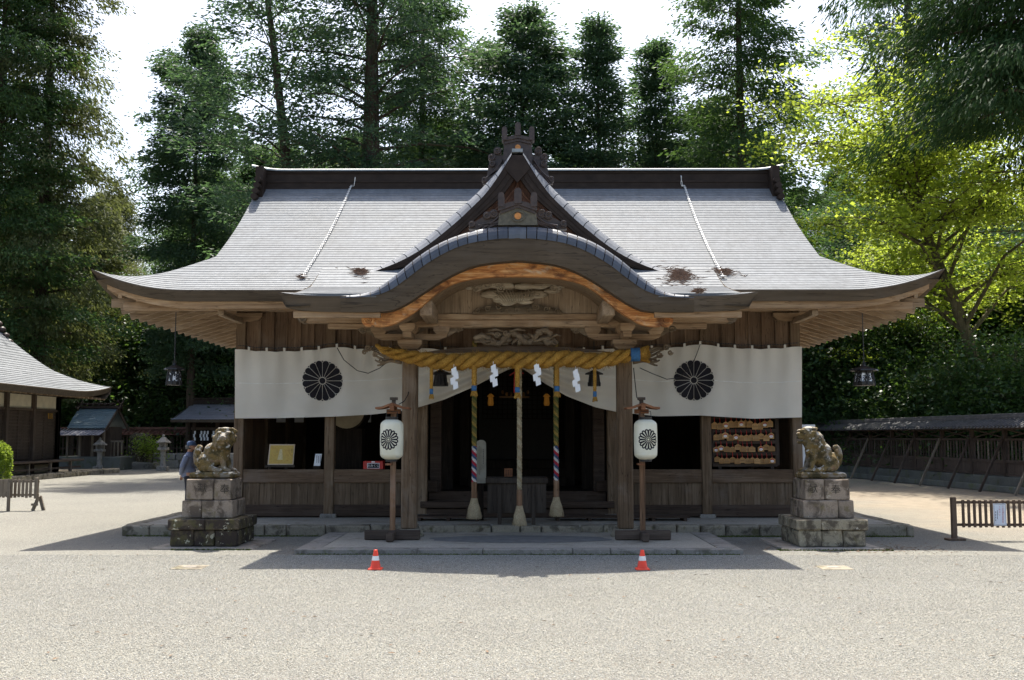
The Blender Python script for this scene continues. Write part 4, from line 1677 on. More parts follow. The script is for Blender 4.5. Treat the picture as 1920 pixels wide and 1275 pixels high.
curtain = thing('shrine_curtain', 'wide white curtain with two black chrysanthemum crests, gathered at the middle', 'curtain', (0, YCU, 2))
m = MB()
NXC, NVC = 190, 44
m.grid([[tuple(cloth_pt(440.5 + 1063 * i / NXC, v / NVC)) for i in range(NXC + 1)] for v in range(NVC + 1)])
m.build('cloth', M['cloth'], curtain, True, recalc=False)
for a, b in ((441, 566), (643, 925), (1012, 1263), (1340, 1502)):
    m = MB()
    n = 40
    rows = [[tuple(cloth_pt(a + (b - a) * i / n, v, .004)) for v in (.482, .494)] for i in range(n + 1)]
    m.grid(rows)
    m.build('seam', plain('seam thread', (.80, .77, .70), .9), curtain)
for cx, cy in ((604.5, 714), (1301, 713)):
    c = at(cx, cy, YCU)
    k = YCU / FPX
    vv = (cy - top_py(cx)) / (bot_py(cx) - top_py(cx))
    def mp(u, v, cx=cx, cy=cy, k=k):
        px, py = cx + u / k, cy - v / k
        t = (py - top_py(px)) / (bot_py(px) - top_py(px))
        q = cloth_pt(px, t, .009)
        return (q.x, q.y, q.z)
    m = MB()
    crest(m, mp, 37.8 * k)
    m.build('crest', M['black'], curtain, recalc=False)
# loops along the top and the dark chain they hang from
HOOKS = [467.5, 500, 533, 566, 598, 632, 666, 698, 730, 835, 870, 905, 1060, 1095, 1130, 1222, 1252, 1283.5, 1313, 1347, 1378.5, 1411.5, 1442, 1472]
for px in HOOKS:
    q = cloth_pt(px, 0)
    MB().box((q.x, YCU - .004, q.z + .022), (.042, .008, .085)).build('hanging_loop', M['cloth'], curtain)
ch = MB()
for a, b in ((446, 632), (632, 800), (800, 970), (970, 1140), (1140, 1313), (1313, 1498)):
    n = int((b - a) / 3)
    for i in range(n):
        px = a + (b - a) * (i + .5) / n
        q = at(px, top_py(px) - 7.0, YCU - .005)
        ch.box(q, (.020, .012, .020) if i % 2 else (.024, .007, .011), 0, (0, 0, 0))
ch.build('hanging_chain', M['iron'], curtain)

# ------------------------------------------------------------------ twisted straw rope
shime = thing('straw_rope', 'thick twisted golden straw rope slung between the porch columns', 'rope', (0, 17.2, 2.9))
YS = 17.28
CPTS = [(704, 647, 3), (716, 655, 6), (735, 662, 9), (765, 669, 11.5), (800, 675, 14), (835, 679, 15), (870, 678, 15), (905, 675, 14.5), (940, 674, 15), (975, 676, 15), (1010, 676, 15), (1045, 673, 15), (1080, 674, 15), (1115, 677, 14.5), (1145, 673, 13), (1168, 668, 12), (1184, 665, 11.5)]
cen = lerp_list([(a, b) for a, b, r in CPTS], 130)
rad = lerp_list([(a, r) for a, b, r in CPTS], 130)
k = YS / FPX
path = [at(a, b, YS) for a, b in cen]
rads = [max(2.5, r[1]) * k for r in rad]
for st in range(3):
    m = MB()
    pts, rr = [], []
    for i, q in enumerate(path):
        a = 2 * math.pi * (st / 3) + i / 129 * 2 * math.pi * 6.3
        R = rads[i] * .60
        pts.append((q.x + .01 * math.sin(a * 3), q.y + R * math.sin(a), q.z + R * math.cos(a)))
        rr.append(rads[i] * .515 * (1 + .06 * math.sin(i * 1.3 + st)))
    m.tube(pts, rr, 10)
    m.build('rope_strand', M['straw'], shime, True)
# loose straws
m = MB()
rr_ = random.Random(3)
for i in range(1700):
    j = rr_.randrange(6, 128)
    q = path[j]
    a = rr_.uniform(0, 2 * math.pi)
    n = Vector((rr_.uniform(-.5, .5), math.sin(a) - .3, math.cos(a))).normalized()
    p0 = q + Vector((0, math.sin(a), math.cos(a))) * rads[j] * .9
    L = rr_.uniform(.03, .10)
    p1 = p0 + (n + Vector((rr_.uniform(-1, 1), 0, rr_.uniform(-.6, .3)))).normalized() * L
    w = Vector((.0034, 0, .0034))
    m.add([p0 - w, p0 + w, p1], [(0, 1, 2)])
o = m.build('loose_straw', M['straw'], shime)
o['kind'] = 'stuff'
# blue binding and flared end
qa, qb = path[-1], at(1215, 664, YS)
m = MB()
m.tube([tuple(qa.lerp(qb, t)) for t in (-.06, .2, .5)], [rads[-1] * 1.12] * 3, 16)
m.build('binding', M['blue'], shime, True)
m = MB()
for i in range(260):
    a, r0 = rr_.uniform(0, 2 * math.pi), math.sqrt(rr_.random())
    p0 = qa.lerp(qb, .45) + Vector((0, math.sin(a), math.cos(a))) * r0 * rads[-1] * .95
    p1 = qa.lerp(qb, rr_.uniform(.95, 1.12)) + Vector((0, math.sin(a), math.cos(a))) * r0 * rads[-1] * 1.45
    w = Vector((0, .005, .006))
    m.add([p0 - w, p0 + w, p1 + w, p1 - w], [(0, 1, 2, 3)])
m.tube([tuple(qa.lerp(qb, .4)), tuple(qa.lerp(qb, .9))], [rads[-1] * .9, rads[-1] * 1.2], 12)
m.build('rope_end', M['straw'], shime)


def braid(m, path_, R, turns, strands=3, seg=6, which=None):
    n = len(path_)
    for st in (range(strands) if which is None else which):
        pts = []
        for i, q in enumerate(path_):
            a = 2 * math.pi * st / strands + turns * 2 * math.pi * i / (n - 1)
            pts.append((q[0] + R * .52 * math.cos(a), q[1] + R * .52 * math.sin(a), q[2]))
        m.tube(pts, R * .62, seg)


# straw tassels tied to the rope
for px, y0, y1, y2, w in ((809, 690, 733, 747, 3.2), (889, 680, 727, 741, 4.6), (970, 682, 730, 746, 4.4), (1044, 682, 728, 743, 4.6), (1115, 690, 738, 752, 3.2)):
    Yt = YS - .06
    k = Yt / FPX
    m = MB()
    top, bot = at(px, y0, Yt), at(px, y1, Yt)
    pth = [(top.x, Yt, top.z + (bot.z - top.z) * i / 30) for i in range(31)]
    braid(m, pth, w * k, 4.5)
    t = m.build('straw_tassel', M['straw'], shime, True)
    m = MB()
    zz = [zat(y1 - 4, Yt), zat(y1 + 6, Yt)]
    m.lathe((top.x, Yt, 0), [(w * k * 1.08, zz[1]), (w * k * 1.12, zz[0])], 12)
    m.build('binding', M['blue'], t, True)
    m = MB()
    m.lathe((top.x, Yt, 0), [(w * k * 1.35, zat(y2, Yt)), (w * k * .95, zz[1] + .003)], 12)
    for i in range(50):
        a = rr_.uniform(0, 6.28)
        p0 = Vector((top.x + w * k * math.cos(a), Yt + w * k * math.sin(a), zz[1]))
        p1 = p0 + Vector((w * k * .5 * math.cos(a), w * k * .5 * math.sin(a), zat(y2 + rr_.uniform(-1, 2.5), Yt) - zz[1]))
        m.add([p0, p0 + Vector((.006, 0, 0)), p1 + Vector((.004, 0, 0)), p1], [(0, 1, 2, 3)])
    m.build('tassel_end', M['straw'], t)
# bamboo pole behind the rope, tied to it
m = MB()
p0, p1 = at(790, 664, 17.42), at(1165, 662, 17.42)
m.tube([tuple(p0.lerp(p1, t / 10)) for t in range(11)], .018, 8)
for t in (1, 3, 5.2, 7.1, 9):
    q = p0.lerp(p1, t / 10)
    m.tube([(q.x - .006, q.y, q.z), (q.x + .006, q.y, q.z)], .022, 8)
m.build('bamboo_pole', M['bamboo'], shime, True)

# zigzag paper streamers
for px, py, lab in ((851, 691, 'leftmost of the four white zigzag paper streamers under the straw rope'), (925, 686, 'white zigzag paper streamer between the left and the middle bell rope'),
                    (1006, 684, 'white zigzag paper streamer between the middle and the right bell rope'), (1079, 695, 'rightmost of the four white zigzag paper streamers under the straw rope')):
    m = MB()
    Ys = YS - .13
    k = Ys / FPX
    q = at(px, py, Ys)
    x, z = q.x, q.z
    w, h = 9 * k, 12.5 * k
    sh = [(0, 0), (4.5, 9), (-2.5, 18), (3.5, 27)] if px < 1079 else [(0, 0), (3.5, 9), (-1.5, 18), (5, 28)]
    for j, (ox, oy) in enumerate(sh):
        xx, zz = x + ox * k * .8, z - oy * k
        yy = Ys + .004 * j
        s = 4.5 * k
        a = [(xx - w * .55, zz - s * .2), (xx + w * .45, zz + s * .9), (xx + w * .62, zz - h * .75), (xx - w * .38, zz - h * 1.05)]
        m.prism(a, yy, yy + .0025)
    m.span((x - .003, Ys - .001, z - .01), (x + .003, Ys + .003, z + .07))
    tag(m.build('paper_streamer', M['white']), lab, 'paper streamer', 'zigzag paper streamers on the straw rope')


# bell ropes with brush ends
def bell_rope(px, Yb, top, segs, z_sleeve, z_sl2, z_end, bw, lab, tilt=0.0):
    q = at(px, z_sleeve, Yb)
    x = q.x
    t = thing('bell_rope', lab, 'bell rope', (x, Yb, q.z), 'bell ropes before the offering box')
    k = Yb / FPX
    for (ya, yb, cols) in segs:
        za, zb_ = zat(ya, Yb), zat(yb, Yb)
        n = max(16, int(abs(za - zb_) / .025))
        pth = [(x, Yb, za + (zb_ - za) * i / n) for i in range(n + 1)]
        turns = abs(za - zb_) / .17
        for st, cname in enumerate(cols):
            m = MB()
            braid(m, pth, 4.6 * k, turns, len(cols), 6, [st])
            m.build('rope_strand', M[cname], t, True)
    m = MB()
    z0, z1 = zat(z_sl2, Yb), zat(z_sleeve, Yb)
    m.lathe((x, Yb, 0), [(4.6 * k, z0), (5.2 * k, z0 + .01), (5.2 * k, z1 - .01), (4.4 * k, z1)], 8)
    m.build('wooden_sleeve', M['pole'], t)
    m = MB()
    ze = zat(z_end, Yb)
    m.lathe((x, Yb, 0), [(bw * .86 * k, ze + .02), (bw * .74 * k, (ze + z0) / 2), (6.6 * k, z0 - .045), (5.6 * k, z0)], 14)
    for i in range(420):
        a = rr_.uniform(0, 6.28)
        r0, r1 = 6 * k, bw * k * rr_.uniform(.70, 1.0)
        p0 = Vector((x + r0 * math.cos(a), Yb + r0 * math.sin(a), z0 - rr_.uniform(.0, .06)))
        p1 = Vector((x + r1 * math.cos(a + .1), Yb + r1 * math.sin(a + .1), ze + rr_.uniform(-.012, .03)))
        d = Vector((-math.sin(a), math.cos(a), 0)) * .005
        m.add([p0 - d, p0 + d, p1 + d, p1 - d], [(0, 1, 2, 3)])
    m.tube([(x + 6.2 * k * math.cos(a), Yb + 6.2 * k * math.sin(a), z0 - .045) for a in [i * .5236 for i in range(13)]], .007, 5)
    m.build('brush', M['pale_straw'], t)
    return t


col_top = ('r_green', 'r_gold', 'r_olive')
col_low = ('r_red', 'r_white', 'r_navy')
ZB_TOP = 640
bell_rope(889, 18.35, ZB_TOP, [(ZB_TOP, 836, col_top), (836, 905, col_low)], 903, 934, 972, 15.5, 'left bell rope, green and gold above, red white and blue below, beside the notice board')
bell_rope(974, 17.75, ZB_TOP, [(ZB_TOP, 918, ('hemp', 'r_gold2', 'hemp'))], 918, 948, 985, 14.5, 'plain pale hemp bell rope hanging in the middle of the porch with a straw brush')
bell_rope(1043, 18.45, ZB_TOP, [(ZB_TOP, 836, col_top), (836, 903, col_low)], 900, 932, 967, 15, 'right bell rope, green and gold above, red white and blue below')

# red cord that gathers the curtain
m = MB()
for i in range(5):
    a, b = at(966 + i * 1.2, 690, 19.95), at(964 + i * 1.6, 736 - 3 * i, 19.9)
    m.tube([tuple(a), tuple((a + b) / 2 + Vector((.01 * math.sin(i * 2), 0, 0))), tuple(b)], [.012, .016, .012], 6)
a, b = at(956, 704, 19.93), at(982, 700, 19.93)
m.tube([tuple(a), tuple(at(966, 697, 19.92)), tuple(b)], .012, 6)
tag(m.build('red_tie_cord', M['red'], None, True), 'red cord tying up the middle of the white curtain', 'cord')

# ------------------------------------------------------------------ lanterns on stands before the columns
def crest_lantern(m, c, rfun, R, yaw):
    def mp(u, v):
        z = c[2] + v
        r = rfun(v) + .0025
        a = -math.pi / 2 + yaw + u / max(r, .05)
        return (c[0] + r * math.cos(a), c[1] + r * math.sin(a), z)
    # the white flower lies in a black disc with a scalloped rim
    def dense(p):
        o = []
        for a_, b_ in zip(p[:-1], p[1:]):
            o += [(a_[0] + (b_[0] - a_[0]) * i_ / 6, a_[1] + (b_[1] - a_[1]) * i_ / 6) for i_ in range(6)]
        return o + [p[-1]]
    petal = 16
    for i in range(petal):
        a = 2 * math.pi * (i + .5) / petal
        ca, sa = math.cos(a), math.sin(a)
        w = math.pi / petal
        def pet(ro, ri, gap, grow):
            ra = ro * math.tan(w) - gap
            pts = [(ri, max(.002, ri * math.tan(w) - gap)), (ro, ra)] + [(ro + ra * math.sin(t), ra * math.cos(t)) for t in [math.pi * k / 8 for k in range(1, 8)]] + [(ro, -ra), (ri, -max(.002, ri * math.tan(w) - gap))]
            return [(u * ca - v * sa, u * sa + v * ca) for u, v in pts]
        outer, innr = pet(R * .83, R * .14, -.0005, 1), pet(R * .80, R * .30, R * .092, 1)
        # black border = outline strip between the two outlines
        A = [mp(u, v) for u, v in dense(outer)]
        B = [mp(u, v) for u, v in dense(innr)]
        nn = len(A)
        vs = A + B
        m.add(vs, [(k, k + 1, nn + k + 1, nn + k) for k in range(nn - 1)])
    for r0, r1 in ((R * .16, R * .10),):
        A = [mp(r0 * math.cos(t), r0 * math.sin(t)) for t in [2 * math.pi * k / 24 for k in range(25)]]
        B = [mp(r1 * math.cos(t), r1 * math.sin(t)) for t in [2 * math.pi * k / 24 for k in range(25)]]
        m.add(A + B, [(k, k + 1, 25 + k + 1, 25 + k) for k in range(24)])


def lantern_set(px, lpx, yaw, labs, mirror):
    Yl = 17.05
    k = Yl / FPX
    x = xat(px, Yl)
    st = thing('lantern_stand', labs[0], 'lantern stand', (x, Yl, SZ), 'lantern stands before the porch columns')
    z0 = SZ
    Yp = Yl + .05
    zroof = zat(772, Yp)
    MB().span((x - .042, Yp - .04, z0 + .10), (x + .042, Yp + .04, zroof + .0), .008).build('pole', M['pole'], st)
    for w in (0, 1):
        m = MB()
        if w == 0:
            m.span((x - .44, Yp - .055, z0 + .0), (x + .44, Yp + .055, z0 + .15), .012)
        else:
            m.span((x - .055, Yp - .40, z0 + .002), (x + .055, Yp + .40, z0 + .13), .012)
        m.build('foot_beam', M['fence_x'], st)
    # little gabled roof
    for s in (-1, 1):
        m = MB()
        zr = zat(761, Yp)
        m.prism([(x, zr + .045), (x + s * .16, zr - .015), (x + s * .265, zr - .028), (x + s * .262, zr - .058), (x + s * .15, zr - .048), (x, zr + .005)], Yp - .26, Yp + .18)
        m.build('roof_board', M['redwood'], st)
    m = MB()
    m.span((x - .035, Yp - .28, zroof + .02), (x + .035, Yp + .2, zat(757, Yp)), .006)
    m.span((x - .11, Yp - .06, zroof - .03), (x + .11, Yp + .06, zroof + .04), .006)
    m.build('ridge_block', M['redwood'], st)
    m = MB()
    m.span((x - .03, Yp - .03, zat(758, Yp)), (x + .03, Yp + .03, zat(750, Yp)))
    m.span((x - .058, Yp - .058, zat(750, Yp)), (x + .058, Yp + .058, zat(745, Yp)))
    m.build('finial', M['fence_x'], st)
    # the lantern
    c = at(lpx, 824, Yl - .19)
    h2 = 37 * k * .985
    r0 = 21.6 * k
    t = thing('paper_lantern', labs[1], 'paper lantern', (c.x, c.y, c.z - h2), 'cream paper lanterns with black crests')
    def rfun(v):
        u = abs(v) / h2
        return r0 * (1 - .05 * u * u) if u < .72 else r0 * max(.3, (.974 - .42 * ((u - .72) / .28) ** 2.4))
    prof_ = [(rfun(v), c.z + v) for v in [h2 * (-1 + 2 * i / 32) for i in range(33)]]
    m = MB()
    m.lathe((c.x, c.y, 0), prof_, 32)
    m.build('paper_body', M['lantern'], t, True)
    m = MB()
    crest_lantern(m, (c.x, c.y, c.z), rfun, 19.3 * k, yaw)
    m.build('crest', M['black'], t, recalc=False)
    m = MB()
    m.lathe((c.x, c.y, 0), [(r0 * .52, c.z + h2 - .004), (r0 * .55, c.z + h2 + .045)], 20)
    m.lathe((c.x, c.y, 0), [(r0 * .5, c.z - h2 - .035), (r0 * .5, c.z - h2 + .004)], 20)
    m.tube([(c.x - r0 * .5, c.y, c.z + h2 + .03), (c.x - r0 * .45, c.y, c.z + h2 + .13), (c.x, c.y + .03, zroof), (c.x + r0 * .45, c.y, c.z + h2 + .13), (c.x + r0 * .5, c.y, c.z + h2 + .03)], .006, 5)
    m.build('rim', M['iron'], t)
    m = MB()
    zb = zat(868, Yp)
    m.span((x - .09, Yp - .30, zb - .03), (x + .0, Yp - .04, zb), .004)
    m.build('lantern_rest', M['redwood'], st)


lantern_set(737, 734.5, -.17, ('left wooden lantern stand with reddish gabled top by the porch column', 'cream paper lantern with chrysanthemum crest on the left stand'), False)
lantern_set(1204, 1210.5, .12, ('right wooden lantern stand with reddish gabled top by the porch column', 'cream paper lantern with chrysanthemum crest on the right stand'), True)

# cables of the lanterns
for pts, lab in (([(632, 652, 20.0), (645, 675, 20.0), (670, 695, 19.9), (690, 700, 19.6), (712, 690, 18.6), (735, 672, 17.9)], 'dark cable sagging across the left half of the curtain'),
                 ([(1313, 645, 20.0), (1306, 665, 20.0), (1299, 682, 20.0), (1275, 708, 20.0), (1250, 711, 19.6), (1222, 700, 18.8), (1200, 690, 17.9)], 'dark cable sagging across the right half of the curtain'),
                 ([(766, 735, 17.57), (765, 740, 17.5), (758, 752, 17.35), (748, 758, 17.2)], 'short cable from the left porch column to its lantern'),
                 ([(1188, 690, 17.6), (1191, 720, 17.5), (1194, 745, 17.3), (1203, 757, 17.2)], 'short cable from the right porch column to its lantern')):
    m = MB()
    m.tube([tuple(at(*q)) for q in pts], .008, 5)
    tag(m.build('power_cable', M['cord'], None, True), lab, 'cable')


# iron hanging lanterns
def iron_lantern(px, py0, py1, Y, wpx, rod_top, lab, lit):
    k = Y / FPX
    q = at(px, py0, Y)
    t = thing('hanging_lantern', lab, 'hanging lantern', (q.x, Y, zat(py1, Y)), 'iron lanterns hung from the eaves')
    x = q.x
    z1, z0 = q.z, zat(py1, Y)
    w0, w1 = wpx * k * .5, wpx * k * .42
    hexa = [math.pi / 6 + i * math.pi / 3 for i in range(6)]
    m = MB()
    m.lathe((x, Y, 0), [(w0 * 1.55, z1 - .004), (w0 * 1.5, z1 + .02), (w0 * .75, z1 + .055), (w0 * .25, z1 + .085), (.02, z1 + .11)], 6)
    m.build('lantern_roof', M['iron'], t)
    m = MB()
    for a in hexa:
        m.tube([(x + w1 * math.cos(a) * 1.02, Y + w1 * math.sin(a) * 1.02, z1), (x + w0 * 1.12 * math.cos(a), Y + w0 * 1.12 * math.sin(a), z0 - .02)], .011, 5)
    m.lathe((x, Y, 0), [(w0 * 1.08, z0 - .02), (w0 * 1.12, z0), (w0 * 1.12, z0 + .05), (w0 * 1.05, z0 + .05)], 6)
    m.lathe((x, Y, 0), [(w1 * 1.02, z1 - .045), (w1 * 1.02, z1)], 6)
    m.build('lantern_frame', M['iron'], t)
    m = MB()
    m.lathe((x, Y, 0), [(w0 * 1.0, z0 + .03), (w1 * .95, z1 - .02)], 6, False)
    m.build('paper_lining', M['white'] if lit else M['iron'], t)
    if lit:   # pierced plates: a network of bars in front of the white lining
        m = MB()
        rr2 = random.Random(int(px))
        for i in range(6):
            a0, a1 = hexa[i], hexa[(i + 1) % 6]
            for j in range(44):
                u, v = rr2.random(), rr2.random()
                ang = rr2.uniform(0, math.pi)
                du, dv = .10 * math.cos(ang), .12 * math.sin(ang)
                def P(u, v):
                    r = w0 * 1.06 + (w1 - w0) * v * 1.06
                    A = Vector((r * math.cos(a0), r * math.sin(a0), 0))
                    B = Vector((r * math.cos(a1), r * math.sin(a1), 0))
                    p_ = A.lerp(B, min(1, max(0, u)))
                    return (x + p_.x, Y + p_.y, z0 + .05 + (z1 - z0 - .095) * min(1, max(0, v)))
                m.tube([P(u - du, v - dv), P(u, v + .02), P(u + du, v + dv)], .0085, 4)
        m.build('pierced_plate', M['iron'], t)
    m = MB()
    m.tube([(x, Y, z1 + .1), (x, Y, rod_top)], .009, 6)
    m.tube([(x + .03 * math.cos(a), Y, z1 + .13 + .03 * math.sin(a)) for a in [i * .52 for i in range(13)]], .007, 5)
    m.build('hanging_rod', M['iron'], t)


iron_lantern(327, 693, 720, 18.75, 26, zat(585, 18.75), 'black iron hanging lantern with pierced white panes under the left eave corner', True)
iron_lantern(1620, 695, 721, 18.75, 36, zat(588, 18.75), 'black iron hanging lantern with pierced white panes under the right eave corner', True)
iron_lantern(826, 702, 722, 19.3, 26, zat(640, 19.3), 'dark lantern hanging before the curtain beside the left porch column', False)
iron_lantern(1114, 702, 722, 19.3, 22, zat(640, 19.3), 'dark lantern hanging before the curtain beside the right porch column', False)
for px, lab in ((920, 'small gilt hanging lantern inside the hall, left of the lattice door'), (1025, 'small gilt hanging lantern inside the hall, right of the lattice door')):
    Y = 23.0
    q = at(px, 752, Y)
    t = thing('gilt_lantern', lab, 'hanging lantern', (q.x, Y, q.z - .1), 'gilt lanterns inside the hall')
    gm = bpy.data.materials.get('lit gilt')
    if gm is None:
        a = NT('lit gilt')
        gm = a.finish((.30, .14, .025), .4, None, Metallic=.5, Emission_Color=(1, .42, .06, 1), Emission_Strength=.03)
    m = MB()
    m.lathe((q.x, Y, 0), [(.05, q.z - .10), (.065, q.z - .06), (.05, q.z + .09), (.085, q.z + .10), (.02, q.z + .16)], 6)
    m.build('lantern_body', gm, t)
    MB().tube([(q.x, Y, q.z + .15), (q.x, Y, ZTOP + .1)], .006, 5).build('hanging_rod', M['iron'], t)
# gilt hanging ornament in the middle of the dark room
m = MB()
Y = 22.9
q = at(966, 738, Y)
for i in range(7):
    m.ell((q.x + (i - 3) * .09, Y, q.z + .03 * math.cos(i * 2.1)), (.03, .03, .05), 8, 5)
m.span((q.x - .34, Y - .03, q.z - .09), (q.x + .3, Y + .03, q.z - .055))
m.tube([(q.x, Y, q.z), (q.x, Y, ZTOP + .1)], .006, 5)
tag(m.build('gilt_pendant', plain('dark gilt', (.22, .10, .02), .4, .3)), 'gilt ornament hanging in the dark room behind the middle bell rope', 'ornament')

# ------------------------------------------------------------------ offering box, boards, small things at the hall
t = thing('offering_box', 'grey brown wooden offering box with slatted top in the opening', 'offering box', (0, 18.95, PZ))
Y0, Y1 = 18.75, 19.35
xa, xb = xat(914, Y0), xat(1024, Y0)
z0, z1 = zat(962, Y0), zat(906, Y0)
nb = 4
for i in range(nb):
    w = (xb - xa) / nb
    MB().span((xa + i * w + .0015, Y0, z0), (xa + (i + 1) * w - .0015, Y0 + .03, z1), .003).build('front_board', M['box'], t)
for xx in (xa, xb - .03):
    MB().span((xx, Y0 + .032, z0), (xx + .03, Y1, z1)).build('side_board', M['box'], t)
MB().span((xa, Y1 - .03, z0 + .002), (xb, Y1 + .002, z1 - .002)).build('back_board', M['box'], t)
for px in (937, 1000):
    x = xat(px, Y0)
    MB().span((x - .035, Y0 - .035, PZ), (x + .035, Y0 - .002, z1 - .04), .006).build('leg', M['box'], t)
for yy in (Y0 - .05, Y1 - .04):
    MB().span((xa - .03, yy, z1), (xb + .03, yy + .09, zat(896, Y0)), .008).build('top_rim', M['box'], t)
for xx in (xa - .028, xb - .06):
    MB().span((xx, Y0 + .042, z1 + .002), (xx + .088, Y1 - .042, zat(896, Y0) - .003), .006).build('top_rim', M['box'], t)
for i in range(6):
    y = Y0 + .09 + i * .085
    MB().span((xa + .06, y, z1 + .01), (xb - .06, y + .03, z1 + .05)).build('top_slat', M['box'], t)
MB().span((xa + .03, Y0 + .032, z0), (xb - .03, Y1 - .032, z0 + .03)).build('bottom_board', M['inner'], t)

ink = plain('ink', (.02, .018, .018), .8)
grey_ink = plain('faded ink', (.16, .13, .08), .8)


def strokes(px0, py0, px1, py1, Y, cols, parent, mat, seed, hpx=2.2):
    """rows of small illegible marks set in upright columns"""
    r = random.Random(seed)
    m = MB()
    for c in range(cols):
        px = px0 + (px1 - px0) * (c + .5) / cols
        y = py0 + r.uniform(0, 2)
        end = py1 - r.uniform(0, (py1 - py0) * .3)
        while y < end:
            a, b = at(px - .55, y, Y), at(px + .55, y + hpx * .62, Y)
            m.span((a.x, Y - .002, b.z), (b.x, Y, a.z))
            y += hpx
    return m.build('small_marks', mat, parent)


# wooden notice board with rounded top beside the offering box
Yn = 19.75
t = thing('notice_board', 'tall pale wooden notice board with rounded top beside the offering box', 'notice board', (xat(902, Yn), Yn, PZ))
xa, xb = xat(892.5, Yn), xat(911.5, Yn)
za, zb_ = zat(906, Yn), zat(832, Yn)
r = (xb - xa) / 2
pts = [(xa, za), (xb, za), (xb, zb_)] + [((xa + xb) / 2 + r * math.cos(a), zb_ + r * .75 * math.sin(a)) for a in [math.pi * i / 10 for i in range(1, 10)]] + [(xa, zb_)]
m = MB()
m.prism(pts, Yn, Yn + .03)
m.build('board', plain('pale grey board wood', (.30, .275, .215), .75, .2, 7), t)
strokes(895, 836, 903, 892, Yn - .001, 3, t, grey_ink, 2)
strokes(904.5, 842, 908, 876, Yn - .001, 1, t, ink, 3, 3.2)
MB().span(((xa + xb) / 2 - .05, Yn + .031, PZ), ((xa + xb) / 2 + .05, Yn + .08, za + .3)).build('foot', M['inner'], t)

Yo = 19.25
a, b = at(945.5, 897, Yo), at(961, 878, Yo)
t = thing('small_plaque', 'small reddish wooden plaque standing on the offering box', 'plaque', (a.x, Yo, a.z))
MB().span((a.x, Yo, zat(896, Y0)), (b.x, Yo + .02, b.z), .004).build('plaque_board', M['redwood'], t)
strokes(947, 880, 960, 896, Yo - .001, 3, t, ink, 5, 2.6)

for s, qa_, qb_ in ((-1, 780, 903), (1, 1037, 1290)):
    t = thing('foot_board', ('left' if s < 0 else 'right') + ' low slatted wooden foot board on the platform before the ' + ('opening' if s < 0 else 'porch'), 'foot board', (0, 19.75, PZ))
    xa, xb = xat(qa_, 19.6), xat(qb_, 19.6)
    for i in range(4):
        MB().span((xa, 19.5 + i * .13, PZ + .055), (xb, 19.61 + i * .13, PZ + .085), .005).build('slat', M['foot'], t)
    n = 3 if s < 0 else 5
    for i in range(n):
        x = xa + .08 + (xb - xa - .16) * i / (n - 1)
        MB().span((x - .03, 19.5, PZ), (x + .03, 20.0, PZ + .054)).build('bearer', M['foot'], t)

# framed golden picture on a small easel behind the left rail
Yi = YF + .04
ZRAIL = ZRT
t = thing('golden_picture', 'framed golden picture on a low easel standing on the left rail', 'picture', (xat(527, Yi), Yi, ZRAIL))
gm = NT('golden picture print')
v = gm.coords((7, 7, 7), False)
n1, n2 = gm.noise(v, 1.4, 6, .65, 1.0), gm.noise(v, 4.0, 5, .6)
c = gm.ramp(n1, [(.3, (.42, .24, .035)), (.5, (.55, .36, .06)), (.7, (.46, .33, .07))])
c = gm.mix(gm.ramp(n2, [(.5, 0.0), (.75, .5)]), c, (.34, .17, .03))
gold_pic = gm.finish(c, .5)
def quad_panel(mb, corners, Y, th, lean=.0):
    f = [at(a, b, Y + lean * (876 - b) / 40) for a, b in corners]
    mb.add([tuple(q) for q in f] + [(q.x, q.y + th, q.z) for q in f], [(0, 1, 2, 3), (7, 6, 5, 4), (0, 4, 5, 1), (1, 5, 6, 2), (2, 6, 7, 3), (3, 7, 4, 0)])
m = MB(); quad_panel(m, [(501.5, 871.5), (550, 871.5), (553, 833), (505.5, 833)], Yi, .025, .06)
m.build('picture_frame', plain('pale frame', (.55, .43, .30), .5), t)
m = MB(); quad_panel(m, [(504, 869.5), (548, 869.5), (551, 835), (507.5, 835)], Yi - .004, .02, .06)
m.build('picture_print', gold_pic, t)
m = MB(); quad_panel(m, [(520, 862), (530, 862), (529, 842), (525, 842)], Yi - .007, .004, .06)
m.build('pale_figure', plain('pale gilt', (.60, .50, .26), .6, .2, 30), t)
strokes(545.5, 841, 549, 848, Yi + .02, 1, t, ink, 9, 2.4)
m = MB()
m.span((xat(498, Yi), Yi - .03, zat(876, Yi)), (xat(554, Yi), Yi + .06, zat(872, Yi)))
m.span((xat(505, Yi), Yi - .01, ZRAIL), (xat(509, Yi), Yi + .05, zat(876, Yi)))
m.span((xat(536, Yi), Yi - .01, ZRAIL), (xat(540, Yi), Yi + .05, zat(876, Yi)))
m.build('easel', M['box'], t)
t = thing('paper_notice', 'small white paper notice leaning on the rail by the second post', 'notice', (xat(597, Yi), Yi, ZRAIL))
m = MB(); quad_panel(m, [(588, 874), (600, 874), (603.5, 851), (591.5, 851)], Yi, .012, .05)
m.build('paper', M['white'], t)
strokes(592.5, 853, 602, 871, Yi + .012, 3, t, ink, 11, 2.0)
m = MB()
m.span((xat(587, Yi), Yi, ZRAIL), (xat(601, Yi), Yi + .05, zat(873.5, Yi)))
m.build('notice_foot', M['inner'], t)
